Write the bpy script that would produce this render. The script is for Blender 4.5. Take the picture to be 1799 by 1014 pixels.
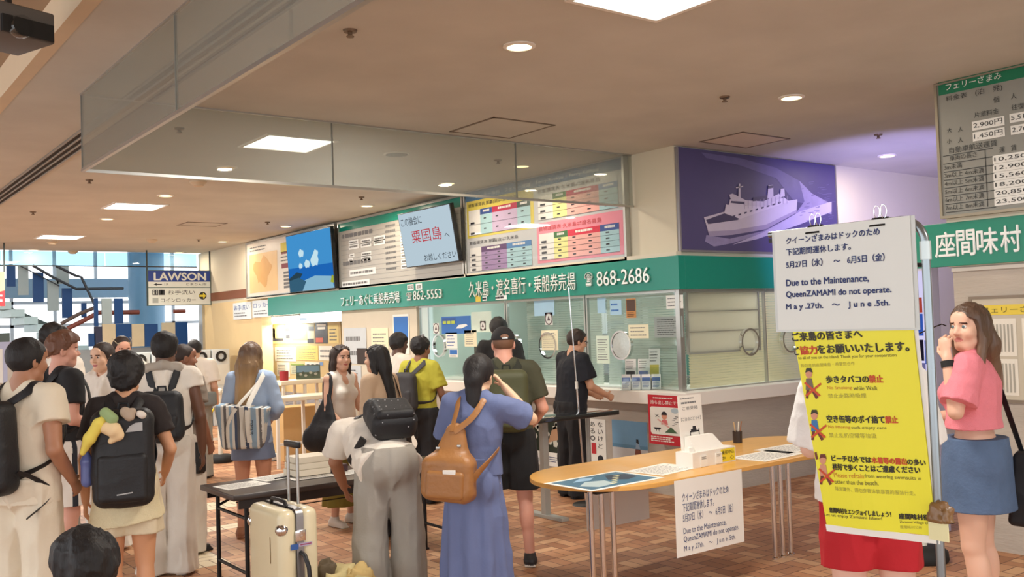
import bpy, bmesh, math, random
import numpy as np
from mathutils import Vector, Matrix, noise as mnoise

for _o in list(bpy.data.objects):
    bpy.data.objects.remove(_o, do_unlink=True)
SC = bpy.context.scene
COL = SC.collection
random.seed(4)
R = math.radians
# ------------------------------------------------------------------ camera
IMW, IMH, FPX, EYE = 1799.0, 1014.0, 1681.4, 1.70
YAW, PITCH, ROLL = R(52.948), R(2.079), R(1.903)
CF = Vector((math.cos(YAW) * math.cos(PITCH), math.sin(YAW) * math.cos(PITCH), math.sin(PITCH)))
_r0 = Vector((math.sin(YAW), -math.cos(YAW), 0.0))
_u0 = _r0.cross(CF)
CR = _r0 * math.cos(ROLL) - _u0 * math.sin(ROLL)
CU = _r0 * math.sin(ROLL) + _u0 * math.cos(ROLL)
cam_data = bpy.data.cameras.new('camera')
cam_data.sensor_fit = 'HORIZONTAL'
cam_data.sensor_width = 36.0
cam_data.lens = 36.0 * FPX / IMW
cam_data.clip_end = 200
cam = bpy.data.objects.new('camera', cam_data)
COL.objects.link(cam)
cam.matrix_world = Matrix(((CR.x, CU.x, -CF.x, 0), (CR.y, CU.y, -CF.y, 0), (CR.z, CU.z, -CF.z, EYE), (0, 0, 0, 1)))
SC.camera = cam
# ------------------------------------------------------------------ daylight, exposure
world = bpy.data.worlds.new('daylight')
SC.world = world
world.use_nodes = True
_bg = world.node_tree.nodes['Background']
_bg.inputs[0].default_value = (0.93, 0.97, 1.0, 1)
_bg.inputs[1].default_value = 2.35
SC.view_settings.view_transform = 'Standard'
SC.view_settings.look = 'None'
SC.view_settings.gamma = 1
SC.view_settings.use_curve_mapping = False
SC.view_settings.exposure = 0.0
P_PANEL, P_DOWN, P_OFFICE = 62.0, 14.0, 20.0     # watts of the square panels, downlights, office tubes


# ------------------------------------------------------------------ helpers
def ray(x, y):
    return CF + CR * ((x - IMW / 2) / FPX) - CU * ((y - IMH / 2) / FPX)


def PX(x, y, X):
    d = ray(x, y)
    t = X / d.x
    return Vector((X, d.y * t, EYE + d.z * t))


def PY(x, y, Y):
    d = ray(x, y)
    t = Y / d.y
    return Vector((d.x * t, Y, EYE + d.z * t))


def PZ(x, y, z):
    d = ray(x, y)
    t = (z - EYE) / d.z
    return Vector((d.x * t, d.y * t, z))


def PD(x, y, t):
    d = ray(x, y)
    return Vector((d.x * t, d.y * t, EYE + d.z * t))


def lin(r, g, b):
    f = lambda c: ((c / 255 + 0.055) / 1.055) ** 2.4 if c > 10 else c / 255 / 12.92
    return (f(r), f(g), f(b), 1.0)


_M = {}


def mat(name, rgb, rough=0.6, metal=0.0, var=0.08, scale=6.0, bump=0.0, emit=0.0, spec=0.5, sss=0.0, coat=0.0, stretch=None):
    """principled material with a noise-driven colour variation and bump"""
    if name in _M:
        return _M[name]
    m = bpy.data.materials.new(name)
    m.use_nodes = True
    nt = m.node_tree
    b = nt.nodes['Principled BSDF']
    c = lin(*rgb)
    b.inputs['Roughness'].default_value = rough
    b.inputs['Metallic'].default_value = metal
    b.inputs['Specular IOR Level'].default_value = spec
    if coat:
        b.inputs['Coat Weight'].default_value = coat
    if sss:
        b.inputs['Subsurface Weight'].default_value = sss
        b.inputs['Subsurface Radius'].default_value = (0.012, 0.005, 0.003)
    tc = nt.nodes.new('ShaderNodeTexCoord')
    vec = tc.outputs['Object']
    if stretch:
        mp = nt.nodes.new('ShaderNodeMapping')
        mp.inputs['Scale'].default_value = stretch
        nt.links.new(vec, mp.inputs[0])
        vec = mp.outputs[0]
    n = nt.nodes.new('ShaderNodeTexNoise')
    n.inputs['Scale'].default_value = scale
    n.inputs['Detail'].default_value = 4
    nt.links.new(vec, n.inputs['Vector'])
    mx = nt.nodes.new('ShaderNodeMix')
    mx.data_type = 'RGBA'
    mx.inputs[6].default_value = tuple(min(1, v * (1 - var)) for v in c[:3]) + (1,)
    mx.inputs[7].default_value = tuple(min(1, v * (1 + var)) for v in c[:3]) + (1,)
    nt.links.new(n.outputs[0], mx.inputs[0])
    nt.links.new(mx.outputs[2], b.inputs['Base Color'])
    if bump:
        bp = nt.nodes.new('ShaderNodeBump')
        bp.inputs['Strength'].default_value = bump
        bp.inputs['Distance'].default_value = 0.01
        n2 = nt.nodes.new('ShaderNodeTexNoise')
        n2.inputs['Scale'].default_value = scale * 6
        nt.links.new(vec, n2.inputs['Vector'])
        nt.links.new(n2.outputs[0], bp.inputs['Height'])
        nt.links.new(bp.outputs[0], b.inputs['Normal'])
    if emit:
        b.inputs['Emission Color'].default_value = c
        b.inputs['Emission Strength'].default_value = emit
    _M[name] = m
    return m


def translucent(name, rgb, mix=0.4):
    """thin sheet that lets some light through: diffuse mixed with translucent"""
    if name in _M:
        return _M[name]
    m = mat(name, rgb, 0.6)
    nt = m.node_tree
    b = nt.nodes['Principled BSDF']
    tl = nt.nodes.new('ShaderNodeBsdfTranslucent')
    tl.inputs[0].default_value = lin(*rgb)
    ms = nt.nodes.new('ShaderNodeMixShader')
    ms.inputs[0].default_value = mix
    nt.links.new(b.outputs[0], ms.inputs[1])
    nt.links.new(tl.outputs[0], ms.inputs[2])
    nt.links.new(ms.outputs[0], nt.nodes['Material Output'].inputs[0])
    return m


def glass(name, tint=(0.9, 0.97, 0.95), refl=1.0, haze=0.0, hazec=(0.6, 0.6, 0.55)):
    """thin pane: transparent plus fresnel mirror, optional dusty film"""
    if name in _M:
        return _M[name]
    m = bpy.data.materials.new(name)
    m.use_nodes = True
    nt = m.node_tree
    nt.nodes.clear()
    out = nt.nodes.new('ShaderNodeOutputMaterial')
    tr = nt.nodes.new('ShaderNodeBsdfTransparent')
    tr.inputs[0].default_value = (*tint, 1)
    gl = nt.nodes.new('ShaderNodeBsdfGlossy')
    gl.inputs['Roughness'].default_value = 0.02
    gl.inputs[0].default_value = (refl, refl, refl, 1)
    fr = nt.nodes.new('ShaderNodeFresnel')
    ge = nt.nodes.new('ShaderNodeNewGeometry')
    io = nt.nodes.new('ShaderNodeMapRange')      # the exit face inverts the index, so a thin pane needs its reciprocal there
    io.inputs[3].default_value = 1.5
    io.inputs[4].default_value = 1 / 1.5
    nt.links.new(ge.outputs['Backfacing'], io.inputs[0])
    nt.links.new(io.outputs[0], fr.inputs[0])
    ms = nt.nodes.new('ShaderNodeMixShader')
    nt.links.new(fr.outputs[0], ms.inputs[0])
    nt.links.new(tr.outputs[0], ms.inputs[1])
    nt.links.new(gl.outputs[0], ms.inputs[2])
    last = ms
    if haze:
        df = nt.nodes.new('ShaderNodeBsdfDiffuse')
        df.inputs[0].default_value = (*hazec, 1)
        tl = nt.nodes.new('ShaderNodeBsdfTranslucent')
        tl.inputs[0].default_value = (*hazec, 1)
        ad = nt.nodes.new('ShaderNodeMixShader')
        nt.links.new(df.outputs[0], ad.inputs[1])
        nt.links.new(tl.outputs[0], ad.inputs[2])
        nz = nt.nodes.new('ShaderNodeTexNoise')
        nz.inputs['Scale'].default_value = 1.5
        ml = nt.nodes.new('ShaderNodeMath')
        ml.operation = 'MULTIPLY'
        ml.operation = 'MULTIPLY_ADD'
        ml.inputs[1].default_value = haze * .5
        ml.inputs[2].default_value = haze * .75
        nt.links.new(nz.outputs[0], ml.inputs[0])
        m2 = nt.nodes.new('ShaderNodeMixShader')
        nt.links.new(ml.outputs[0], m2.inputs[0])
        nt.links.new(ms.outputs[0], m2.inputs[1])
        nt.links.new(ad.outputs[0], m2.inputs[2])
        last = m2
    nt.links.new(last.outputs[0], out.inputs[0])
    _M[name] = m
    return m


def emitter(name, rgb, strength):
    if name in _M:
        return _M[name]
    m = bpy.data.materials.new(name)
    m.use_nodes = True
    nt = m.node_tree
    nt.nodes.clear()
    out = nt.nodes.new('ShaderNodeOutputMaterial')
    e = nt.nodes.new('ShaderNodeEmission')
    e.inputs[0].default_value = lin(*rgb)
    e.inputs[1].default_value = strength
    nt.links.new(e.outputs[0], out.inputs[0])
    _M[name] = m
    return m


_TXT = {}


def text_geo(s, bold=0):
    """2-D outline mesh of a string, size 1, left aligned; returns (verts, faces, x0, x1, y0, y1)"""
    key = (s, bold)
    if key not in _TXT:
        cu = bpy.data.curves.new('lettering', 'FONT')
        cu.body = s
        cu.resolution_u = 3
        o = bpy.data.objects.new('lettering', cu)
        COL.objects.link(o)
        dg = bpy.context.evaluated_depsgraph_get()
        me = bpy.data.meshes.new_from_object(o.evaluated_get(dg))
        v = [(p.co.x, p.co.y) for p in me.vertices]
        f = [tuple(p.vertices) for p in me.polygons]
        bpy.data.meshes.remove(me)
        bpy.data.objects.remove(o)
        bpy.data.curves.remove(cu)
        if not v:
            v = [(0, 0)]
        xs = [p[0] for p in v]
        ys = [p[1] for p in v]
        _TXT[key] = (v, f, min(xs), max(xs), min(ys), max(ys))
    return _TXT[key]


class MB:
    """collects shapes; build() links them as ONE mesh object"""

    def __init__(self):
        self.v, self.f, self.m, self.s = [], [], [], []

    def add(self, vs, fs, mi=0, smooth=False):
        o = len(self.v)
        self.v += [tuple(p) for p in vs]
        self.f += [tuple(i + o for i in q) for q in fs]
        self.m += [mi] * len(fs)
        self.s += [smooth] * len(fs)
        return self

    def box(self, x0, x1, y0, y1, z0, z1, mi=0, M=None):
        vs = [Vector((x, y, z)) for z in (z0, z1) for x, y in ((x0, y0), (x1, y0), (x1, y1), (x0, y1))]
        if M is not None:
            vs = [M @ p for p in vs]
        return self.add(vs, [(3, 2, 1, 0), (4, 5, 6, 7), (0, 1, 5, 4), (1, 2, 6, 5), (2, 3, 7, 6), (3, 0, 4, 7)], mi)

    def rbox(self, c, h, r, mi=0, M=None, n=4, e=None):
        """rounded box, centre c, half sizes h, corner radius r"""
        bm = bmesh.new()
        bmesh.ops.create_cube(bm, size=2)
        for p in bm.verts:
            p.co = Vector((p.co.x * h[0], p.co.y * h[1], p.co.z * h[2]))
        bmesh.ops.bevel(bm, geom=list(bm.edges) + list(bm.verts), offset=r, segments=n, profile=0.5, affect='EDGES')
        vs = [p.co + Vector(c) for p in bm.verts]
        if M is not None:
            vs = [M @ p for p in vs]
        bm.verts.index_update()
        fs = [tuple(q.index for q in f.verts) for f in bm.faces]
        bm.free()
        return self.add(vs, fs, mi, True)

    def tube(self, path, r, mi=0, seg=10, closed=False, caps=True, flat=None, up=None):
        """sweep a circle (or an ellipse r x flat) along a path"""
        P = [Vector(p) for p in path]
        n = len(P)
        rs = r if isinstance(r, (list, tuple)) else [r] * n
        vs, fs = [], []
        prev = None
        for i, p in enumerate(P):
            if closed:
                t = (P[(i + 1) % n] - P[i - 1])
            else:
                t = P[min(i + 1, n - 1)] - P[max(i - 1, 0)]
            t.normalize()
            if up is not None:
                uu = Vector(up[i] if isinstance(up, list) else up)
                a = uu - t * uu.dot(t)
            elif prev is None:
                a = t.orthogonal()
            else:
                a = prev - t * prev.dot(t)
            if a.length < 1e-6:
                a = t.orthogonal()
            a.normalize()
            prev = a
            b = t.cross(a)
            for k in range(seg):
                th = 2 * math.pi * k / seg
                ra = rs[i]
                rb = rs[i] if flat is None else flat
                vs.append(p + a * (math.cos(th) * rb) + b * (math.sin(th) * ra))
        m = n if closed else n - 1
        for i in range(m):
            for k in range(seg):
                j = (i + 1) % n
                fs.append((i * seg + k, i * seg + (k + 1) % seg, j * seg + (k + 1) % seg, j * seg + k))
        if caps and not closed:
            fs.append(tuple(range(seg))[::-1])
            fs.append(tuple((n - 1) * seg + k for k in range(seg)))
        return self.add(vs, fs, mi, True)

    def cyl(self, c, r, z0, z1, mi=0, seg=24, r2=None):
        return self.lathe(c, [(0, z0), (r, z0), (r2 if r2 is not None else r, z1), (0, z1)], mi, seg)

    def lathe(self, c, prof, mi=0, seg=24, M=None, smooth=True):
        vs, fs = [], []
        for (r, z) in prof:
            for k in range(seg):
                a = 2 * math.pi * k / seg
                p = Vector((c[0] + r * math.cos(a), c[1] + r * math.sin(a), z))
                vs.append(M @ p if M is not None else p)
        for i in range(len(prof) - 1):
            for k in range(seg):
                fs.append((i * seg + k, i * seg + (k + 1) % seg, (i + 1) * seg + (k + 1) % seg, (i + 1) * seg + k))
        return self.add(vs, fs, mi, smooth)

    def prism(self, poly, fr, d0, d1, mi=0):
        """polygon in the (u, v) plane of frame fr, from depth d0 to d1 along the frame's normal"""
        n = len(poly)
        vs = [fr(u, v, d0) for u, v in poly] + [fr(u, v, d1) for u, v in poly]
        fs = [tuple(range(n))[::-1], tuple(range(n, 2 * n))]
        fs += [(i, (i + 1) % n, n + (i + 1) % n, n + i) for i in range(n)]
        return self.add(vs, fs, mi)

    def rect(self, fr, u0, v0, u1, v1, d=0.002, mi=0):
        return self.add([fr(u0, v0, d), fr(u1, v0, d), fr(u1, v1, d), fr(u0, v1, d)], [(0, 1, 2, 3)], mi)

    def poly(self, fr, pts, d=0.002, mi=0):
        return self.add([fr(u, v, d) for u, v in pts], [tuple(range(len(pts)))], mi)

    def text(self, fr, s, u0, v0, u1, v1, d=0.003, mi=0, depth=0.0, keep=False, bold=0, heavy=0):
        """fit a string into the rectangle u0..u1, v0 (base) .. v1 (top)"""
        vs, fs, a, b, c, e = text_geo(s, bold)
        if not fs:
            return self
        su = (u1 - u0) / max(b - a, 1e-6)
        sv = (v1 - v0) / max(e - c, 1e-6)
        if keep:
            su = min(su, sv)
            sv = su
        P = [(u0 + (x - a) * su, v0 + (y - c) * sv) for x, y in vs]
        self.add([fr(u, v, d) for u, v in P], fs, mi)
        for n, (hu, hv) in enumerate(((1, 0), (-1, 0), (0, 1), (0, -1)) if heavy else ()):      # heavier strokes, each layer a hair in front
            self.add([fr(u + hu * heavy, v + hv * heavy * (v1 - v0) / (u1 - u0) * len(s) * .8, d + .0003 * (n + 1)) for u, v in P], fs, mi)
        if depth:
            self.add([fr(u, v, d + depth) for u, v in P], fs, mi)
            cnt = {}
            for q in fs:
                for i in range(len(q)):
                    k = (q[i], q[(i + 1) % len(q)])
                    cnt[k] = 1
            o = []
            for (i, j) in cnt:
                if (j, i) not in cnt:
                    o.append((i, j))
            vv = [fr(*P[i], d) for i in range(len(P))] + [fr(*P[i], d + depth) for i in range(len(P))]
            self.add(vv, [(i, j, j + len(P), i + len(P)) for i, j in o], mi)
        return self

    def lines(self, fr, u0, v0, u1, v1, n, mi=0, d=0.003, fill=0.35, jag=0.3, rnd=None):
        """n rows of small print shown as broken strokes"""
        rg = rnd or random.Random(n * 7 + int(abs(u0) * 1000))
        h = (v1 - v0) / n
        for i in range(n):
            vb = v0 + h * (i + 0.5 - fill / 2)
            u = u0
            end = u1 - (u1 - u0) * jag * rg.random()
            while u < end:
                w = (u1 - u0) * (0.04 + 0.1 * rg.random())
                self.rect(fr, u, vb, min(u + w, end), vb + h * fill, d, mi)
                u += w + (u1 - u0) * 0.02
        return self

    def build(self, name, mats, parent=None, bevel=0.0, loc=None, rz=0.0, auto=None):
        me = bpy.data.meshes.new(name)
        me.from_pydata([tuple(p) for p in self.v], [], self.f)
        if not isinstance(mats, (list, tuple)):
            mats = [mats]
        for m in mats:
            me.materials.append(m)
        me.polygons.foreach_set('material_index', [min(i, len(mats) - 1) for i in self.m])
        me.polygons.foreach_set('use_smooth', self.s)
        me.update()
        o = bpy.data.objects.new(name, me)
        COL.objects.link(o)
        if parent is not None:
            o.parent = parent
        if loc is not None:
            o.location = loc
            o.rotation_euler = (0, 0, rz)
        if bevel:
            b = o.modifiers.new('edge', 'BEVEL')
            b.width = bevel
            b.segments = 2
            b.limit_method = 'ANGLE'
        elif any(self.s):
            e = o.modifiers.new('crease', 'EDGE_SPLIT')
            e.split_angle = R(50)
        return o


def tag(o, label=None, cat=None, group=None, kind=None):
    if label:
        o['label'] = label
    if cat:
        o['category'] = cat
    if group:
        o['group'] = group
    if kind:
        o['kind'] = kind
    return o


def empty(name, loc=(0, 0, 0), rz=0.0, label=None, cat=None, group=None):
    o = bpy.data.objects.new(name, None)
    o.empty_display_size = 0.1
    COL.objects.link(o)
    o.location = loc
    o.rotation_euler = (0, 0, rz)
    return tag(o, label, cat, group)


def struct(name, mb, mats, bevel=0.0, parent=None):
    o = mb.build(name, mats, parent, bevel)
    o['kind'] = 'structure'
    return o


def copy_tree(o, parent=None):
    c = o.copy()
    COL.objects.link(c)
    if parent is not None:
        c.parent = parent
    for ch in list(o.children):
        copy_tree(ch, c)
    return c


def frX(X, y0, z0):
    """frame on a wall facing the hall along -X: u runs right (towards -Y), v up"""
    return lambda u, v, d=0.0: Vector((X - d, y0 - u, z0 + v))


def frY(Y, x0, z0):
    """frame on a wall facing -Y: u runs right (+X), v up"""
    return lambda u, v, d=0.0: Vector((x0 + u, Y - d, z0 + v))


def frZ(x0, y0, z, ang=0.0):
    """frame lying on a table top: u, v horizontal"""
    ca, sa = math.cos(ang), math.sin(ang)
    return lambda u, v, d=0.0: Vector((x0 + u * ca - v * sa, y0 + u * sa + v * ca, z + d))


def frG(o, u, v):
    """general frame from an origin and two unit directions"""
    o, u, v = Vector(o), Vector(u).normalized(), Vector(v).normalized()
    n = u.cross(v).normalized()
    return lambda a, b, d=0.0: o + u * a + v * b + n * d


def lamp(name, kind, loc, power, color, size=0.3, rot=(0, 0, 0), parent=None, shape='SQUARE', sy=None, spread=None):
    l = bpy.data.lights.new(name, kind)
    l.energy = power
    l.color = color
    if kind == 'AREA':
        l.shape = shape
        l.size = size
        if sy:
            l.size_y = sy
        if spread:
            l.spread = spread
    else:
        l.shadow_soft_size = size
    o = bpy.data.objects.new(name, l)
    COL.objects.link(o)
    o.location = loc
    o.rotation_euler = rot
    if parent is not None:
        o.parent = parent
    return o
# ================================================================== the building
CEIL = 3.34
WX = 6.72          # ticket wall and price-board wall face the hall along -X
MY = 6.28          # mural wall faces -Y
FARY = 19.4

cream = mat('cream_plaster', (212, 204, 182), 0.8, var=0.04, scale=2.0, bump=0.05)
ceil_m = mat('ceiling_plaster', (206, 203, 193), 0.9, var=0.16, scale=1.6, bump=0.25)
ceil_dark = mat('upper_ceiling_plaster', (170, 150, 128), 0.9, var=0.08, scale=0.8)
fascia_m = mat('fascia_plaster', (222, 202, 172), 0.85, var=0.04)
concrete = mat('board_marked_concrete', (182, 172, 160), 0.85, var=0.16, scale=2.2, bump=0.35, stretch=(1, 1, 5))
stone = mat('beige_stone_cladding', (226, 200, 150), 0.6, var=0.08, scale=2.5, bump=0.1)
teal = mat('teal_enamel', (16, 136, 118), 0.22, var=0.03, scale=3)
white_p = mat('white_laminate', (238, 232, 222), 0.35, var=0.02)
alu = mat('brushed_aluminium', (190, 190, 186), 0.3, 0.9, var=0.05, scale=20)
chrome = mat('chrome', (225, 226, 228), 0.12, 1.0, var=0.02)
dark_metal = mat('black_steel', (38, 36, 35), 0.45, 0.3, var=0.05)
paper = mat('white_paper', (240, 238, 230), 0.7, var=0.03, scale=3)
ink = mat('black_ink', (34, 34, 40), 0.7, var=0.05)
grey_ink = mat('grey_print', (118, 120, 122), 0.8, var=0.05)
wood_trim = mat('brown_wood_trim', (128, 74, 48), 0.5, var=0.15, scale=5, stretch=(1, 6, 6))
blue_panel = mat('blue_painted_panel', (24, 72, 128), 0.5, var=0.06)
grey_panel = mat('grey_painted_panel', (176, 186, 184), 0.55, var=0.05)
ink_blue = mat('navy_ink', (52, 66, 118), 0.7, var=0.04)
red_ink = mat('red_ink', (196, 40, 48), 0.6, var=0.05)
white_ink = mat('white_ink', (238, 242, 240), 0.6, var=0.02)


def floor_material():
    """terracotta paving in a basket weave, two oblong tiles to each square, two rows of cream tiles"""
    m = bpy.data.materials.new('terracotta_basket_weave')
    m.use_nodes = True
    nt = m.node_tree
    b = nt.nodes['Principled BSDF']
    N = nt.nodes.new
    L = nt.links.new

    def mth(op, a, c=None, d=None):
        n = N('ShaderNodeMath')
        n.operation = op
        for i, v in enumerate((a, c, d)):
            if v is None:
                continue
            if hasattr(v, 'is_output'):
                L(v, n.inputs[i])
            else:
                n.inputs[i].default_value = v
        return n.outputs[0]
    tc = N('ShaderNodeTexCoord')
    sp = N('ShaderNodeSeparateXYZ')
    L(tc.outputs['Object'], sp.inputs[0])
    u = mth('MULTIPLY', sp.outputs[0], 1 / 0.2)
    v = mth('MULTIPLY', sp.outputs[1], 1 / 0.2)
    fu, fv = mth('FLOOR', u), mth('FLOOR', v)
    ru, rv = mth('FRACT', u), mth('FRACT', v)
    par = mth('FLOORED_MODULO', mth('ADD', fu, fv), 2.0)
    inv = mth('SUBTRACT', 1.0, par)
    a = mth('ADD', mth('MULTIPLY', ru, par), mth('MULTIPLY', rv, inv))     # split axis
    c = mth('ADD', mth('MULTIPLY', rv, par), mth('MULTIPLY', ru, inv))     # long axis
    a2 = mth('MULTIPLY', a, 2.0)
    ha, ra = mth('FLOOR', a2), mth('FRACT', a2)
    ea = mth('SUBTRACT', 0.5, mth('ABSOLUTE', mth('SUBTRACT', ra, 0.5)))   # 0 at a joint, in half cells
    ec = mth('SUBTRACT', 0.5, mth('ABSOLUTE', mth('SUBTRACT', c, 0.5)))
    e = mth('MINIMUM', mth('MULTIPLY', ea, 0.5), ec)
    joint = mth('LESS_THAN', e, 0.018)
    cb = N('ShaderNodeCombineXYZ')
    L(mth('ADD', fu, mth('MULTIPLY', ha, 0.37)), cb.inputs[0])
    L(mth('ADD', fv, mth('MULTIPLY', ha, 0.71)), cb.inputs[1])
    wn = N('ShaderNodeTexWhiteNoise')
    L(cb.outputs[0], wn.inputs[0])
    rmp = N('ShaderNodeValToRGB')
    rmp.color_ramp.elements[0].color = lin(164, 112, 78)
    rmp.color_ramp.elements[1].color = lin(218, 172, 130)
    k = rmp.color_ramp.elements.new(0.5)
    k.color = lin(194, 139, 100)
    L(wn.outputs[0], rmp.inputs[0])
    nz = N('ShaderNodeTexNoise')
    nz.inputs['Scale'].default_value = 2.0
    L(tc.outputs['Object'], nz.inputs[0])
    mxn = N('ShaderNodeMix')
    mxn.data_type = 'RGBA'
    mxn.blend_type = 'MULTIPLY'
    mxn.inputs[0].default_value = 0.25
    L(rmp.outputs[0], mxn.inputs[6])
    L(nz.outputs[0], mxn.inputs[7])
    # cream rows: squares whose row index is in a set, left of X = 3.7
    def band(val, lo, hi):
        return mth('MULTIPLY', mth('GREATER_THAN', val, lo), mth('LESS_THAN', val, hi))
    X, Y = sp.outputs[0], sp.outputs[1]
    crm = mth('MULTIPLY', mth('MAXIMUM', band(Y, 9.2, 9.6), band(Y, 8.2, 8.4)), band(X, 2.4, 3.8))
    crm = mth('MAXIMUM', crm, mth('MULTIPLY', band(Y, 7.0, 7.6), band(X, 2.2, 2.6)))
    mc = N('ShaderNodeMix')
    mc.data_type = 'RGBA'
    L(crm, mc.inputs[0])
    L(mxn.outputs[2], mc.inputs[6])
    mc.inputs[7].default_value = lin(222, 206, 176)
    mj = N('ShaderNodeMix')
    mj.data_type = 'RGBA'
    L(joint, mj.inputs[0])
    L(mc.outputs[2], mj.inputs[6])
    mj.inputs[7].default_value = lin(96, 62, 44)
    L(mj.outputs[2], b.inputs['Base Color'])
    b.inputs['Roughness'].default_value = 0.55
    bp = N('ShaderNodeBump')
    bp.inputs['Strength'].default_value = 0.4
    bp.inputs['Distance'].default_value = 0.004
    L(mth('SUBTRACT', 1.0, joint), bp.inputs['Height'])
    L(bp.outputs[0], b.inputs['Normal'])
    return m


struct('floor', MB().box(-7, 14, -6, 32, -0.1, 0), floor_material())
struct('ceiling', MB().box(1.22, 14, -6, FARY, CEIL, CEIL + 0.2), ceil_m)
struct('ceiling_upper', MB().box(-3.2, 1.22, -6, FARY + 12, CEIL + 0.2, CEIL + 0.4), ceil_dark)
struct('trim_1', MB().box(1.14, 1.22, -6, FARY, CEIL - 0.002, CEIL + 0.2), fascia_m)

# -- ticket wall: upper wall, concrete foot, pillars, jambs
b = MB()
b.box(WX, WX + 0.2, MY, FARY + 0.2, 2.29, CEIL)                # upper wall
struct('wall_ticket', b, cream)
b = MB()
b.box(WX, WX + 0.18, 11.05, 13.25, 0, 2.29)                    # wall between booth and information opening
struct('wall_pier', b, mat('grey_beige_plaster', (214, 204, 184), 0.7, var=0.04))
struct('wall_stone', MB().box(WX, WX + 0.2, 16.35, FARY + 0.2, 0, 2.29), stone)
struct('wall_counter_foot', MB().box(6.73, 6.85, MY - 0.03, 11.05, 0, 0.873), concrete)
struct('wall_mural_counter_foot', MB().box(6.85, 9.6, MY - 0.03, MY + 0.1, 0, 0.873), concrete)
struct('wall_mural', MB().box(WX + 0.2, 13.5, MY, MY + 0.2, 2.29, CEIL), cream)
struct('wall_recess', MB().box(9.6, 13.5, MY, MY + 0.2, 0, 2.29), cream)
# -- price-board wall on the right: plaster above, raw concrete below
struct('wall_right_upper', MB().box(WX - 0.02, WX + 0.3, -6, 3.62, 2.0, CEIL), cream)
struct('wall_right', MB().box(WX, WX + 0.3, -6, 3.6, 0, 2.0), concrete)
struct('wall_back', MB().box(13.5, 13.7, -6, 16, 0, CEIL), cream)
struct('trim_2', MB().box(WX - 0.02, WX + 0.001, -2, 3.6, 1.965, 1.99), mat('pale_grey_plaster', (206, 200, 190), 0.8))
# stone wall's brown band
struct('trim_3', MB().box(WX - 0.015, WX, 16.98, FARY, 2.34, 2.5), wood_trim)
struct('trim_4', MB().box(WX - 0.05, WX, FARY - 0.12, FARY + 0.1, 0, 2.9), alu)
# ledge under the boards
struct('trim_5', MB().box(WX - 0.07, WX, MY - 0.05, 17.0, 2.285, 2.325), mat('cream_ledge', (216, 206, 186), 0.6))

# -- far end: concrete lintel, jambs, stair hall beyond
white_steel = mat('white_window_steel', (226, 232, 236), 0.5, var=0.02)
struct('floor_stair_hall', MB().box(-7, 16, 32, 32.3, -0.1, 0), floor_material())
struct('wall_far_left', MB().box(-7, 1.14, FARY, FARY + 0.2, 0, CEIL), cream)
sky_blue = mat('pale_blue_soffit', (178, 212, 232), 0.6, var=0.03)
struct('ceiling_stair_hall', MB().box(-7, 16, FARY + 0.2, 29.5, 4.3, 4.5), sky_blue)
b = MB()
for i in range(11):                                            # glazed end wall: posts and rails
    x = 1.5 + i * 1.05
    b.box(x - 0.04, x + 0.04, 28.0, 28.1, 0, 4.3)
for z in (0.95, 2.05, 2.66, 3.05, 4.2):
    b.box(1.4, 13, 28.0, 28.1, z - 0.04, z + 0.04)
struct('window_1', b, white_steel)
struct('wall_far_sill', MB().box(1.4, 13, 28.02, 28.12, 0, 0.9), mat('blue_grey_dado', (120, 140, 165), 0.6))
struct('column_far', MB().cyl((7.0, 24.2), 0.42, 0, 4.3, 0, 32), mat('blue_round_column', (130, 178, 214), 0.4, var=0.05))
struct('beam_far', MB().box(1.4, 13, 26.0, 26.3, 2.72, 3.2), mat('pale_blue_beam', (166, 200, 226), 0.5, var=0.03))


# -- ceiling fittings
panel_e = emitter('panel_light', (255, 250, 240), 5.0)
down_e = emitter('downlight_lens', (255, 226, 168), 4.5)
dim_e = emitter('amber_downlight_lens', (236, 164, 66), 0.85)
LAMPC, DAYC = (1.0, 0.84, 0.64), (1.0, 0.95, 0.88)


def panel_light(x, y, label, boost=1.0):
    o = empty('ceiling_panel_light', (x, y, CEIL), 0, label, 'ceiling light', 'square ceiling lights in a row')
    b = MB()
    for x0, x1, y0, y1 in ((-.33, .33, -.33, -.3), (-.33, .33, .3, .33), (-.33, -.3, -.3, .3), (.3, .33, -.3, .3)):
        b.box(x0, x1, y0, y1, -0.012, 0.0)
    b.build('frame', white_p, o)
    MB().box(-.3, .3, -.3, .3, -0.006, 0.0).build('diffuser', panel_e, o)
    lamp('panel_lamp', 'AREA', (0, 0, -0.03), P_PANEL * boost, DAYC, 0.58, parent=o)


for y, lb in ((3.33, 'square ceiling light cut off by the top edge above the hall'),
              (7.8, 'large bright square ceiling light seen through the hanging glass screen'),
              (12.5, 'square ceiling light between the glass screen and the far end'),
              (16.7, 'square ceiling light nearest the far stair hall')):
    panel_light(3.49, y, lb, 2.2 if y > 12 else 1.0)
for y in (-1.0,):  # unseen panel added to light the near end of the hall
    panel_light(3.49, y, 'added unseen square ceiling light behind the viewer')


def downlight(x, y, label, on=True, power=None):
    o = empty('downlight', (x, y, CEIL), 0, label, 'downlight', 'round ceiling downlights')
    MB().lathe((0, 0), [(0.075, -0.001), (0.098, -0.001), (0.098, -0.008), (0.075, -0.014), (0.075, -0.001)], 0, 28).build('trim_ring', white_p, o)
    MB().lathe((0, 0), [(0, -0.009), (0.076, -0.009)], 0, 28).build('lens', down_e if on else dim_e, o)
    if on:
        lamp('downlight_lamp', 'AREA', (0, 0, -0.02), power or P_DOWN, LAMPC, 0.14, parent=o, shape='DISK')


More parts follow.
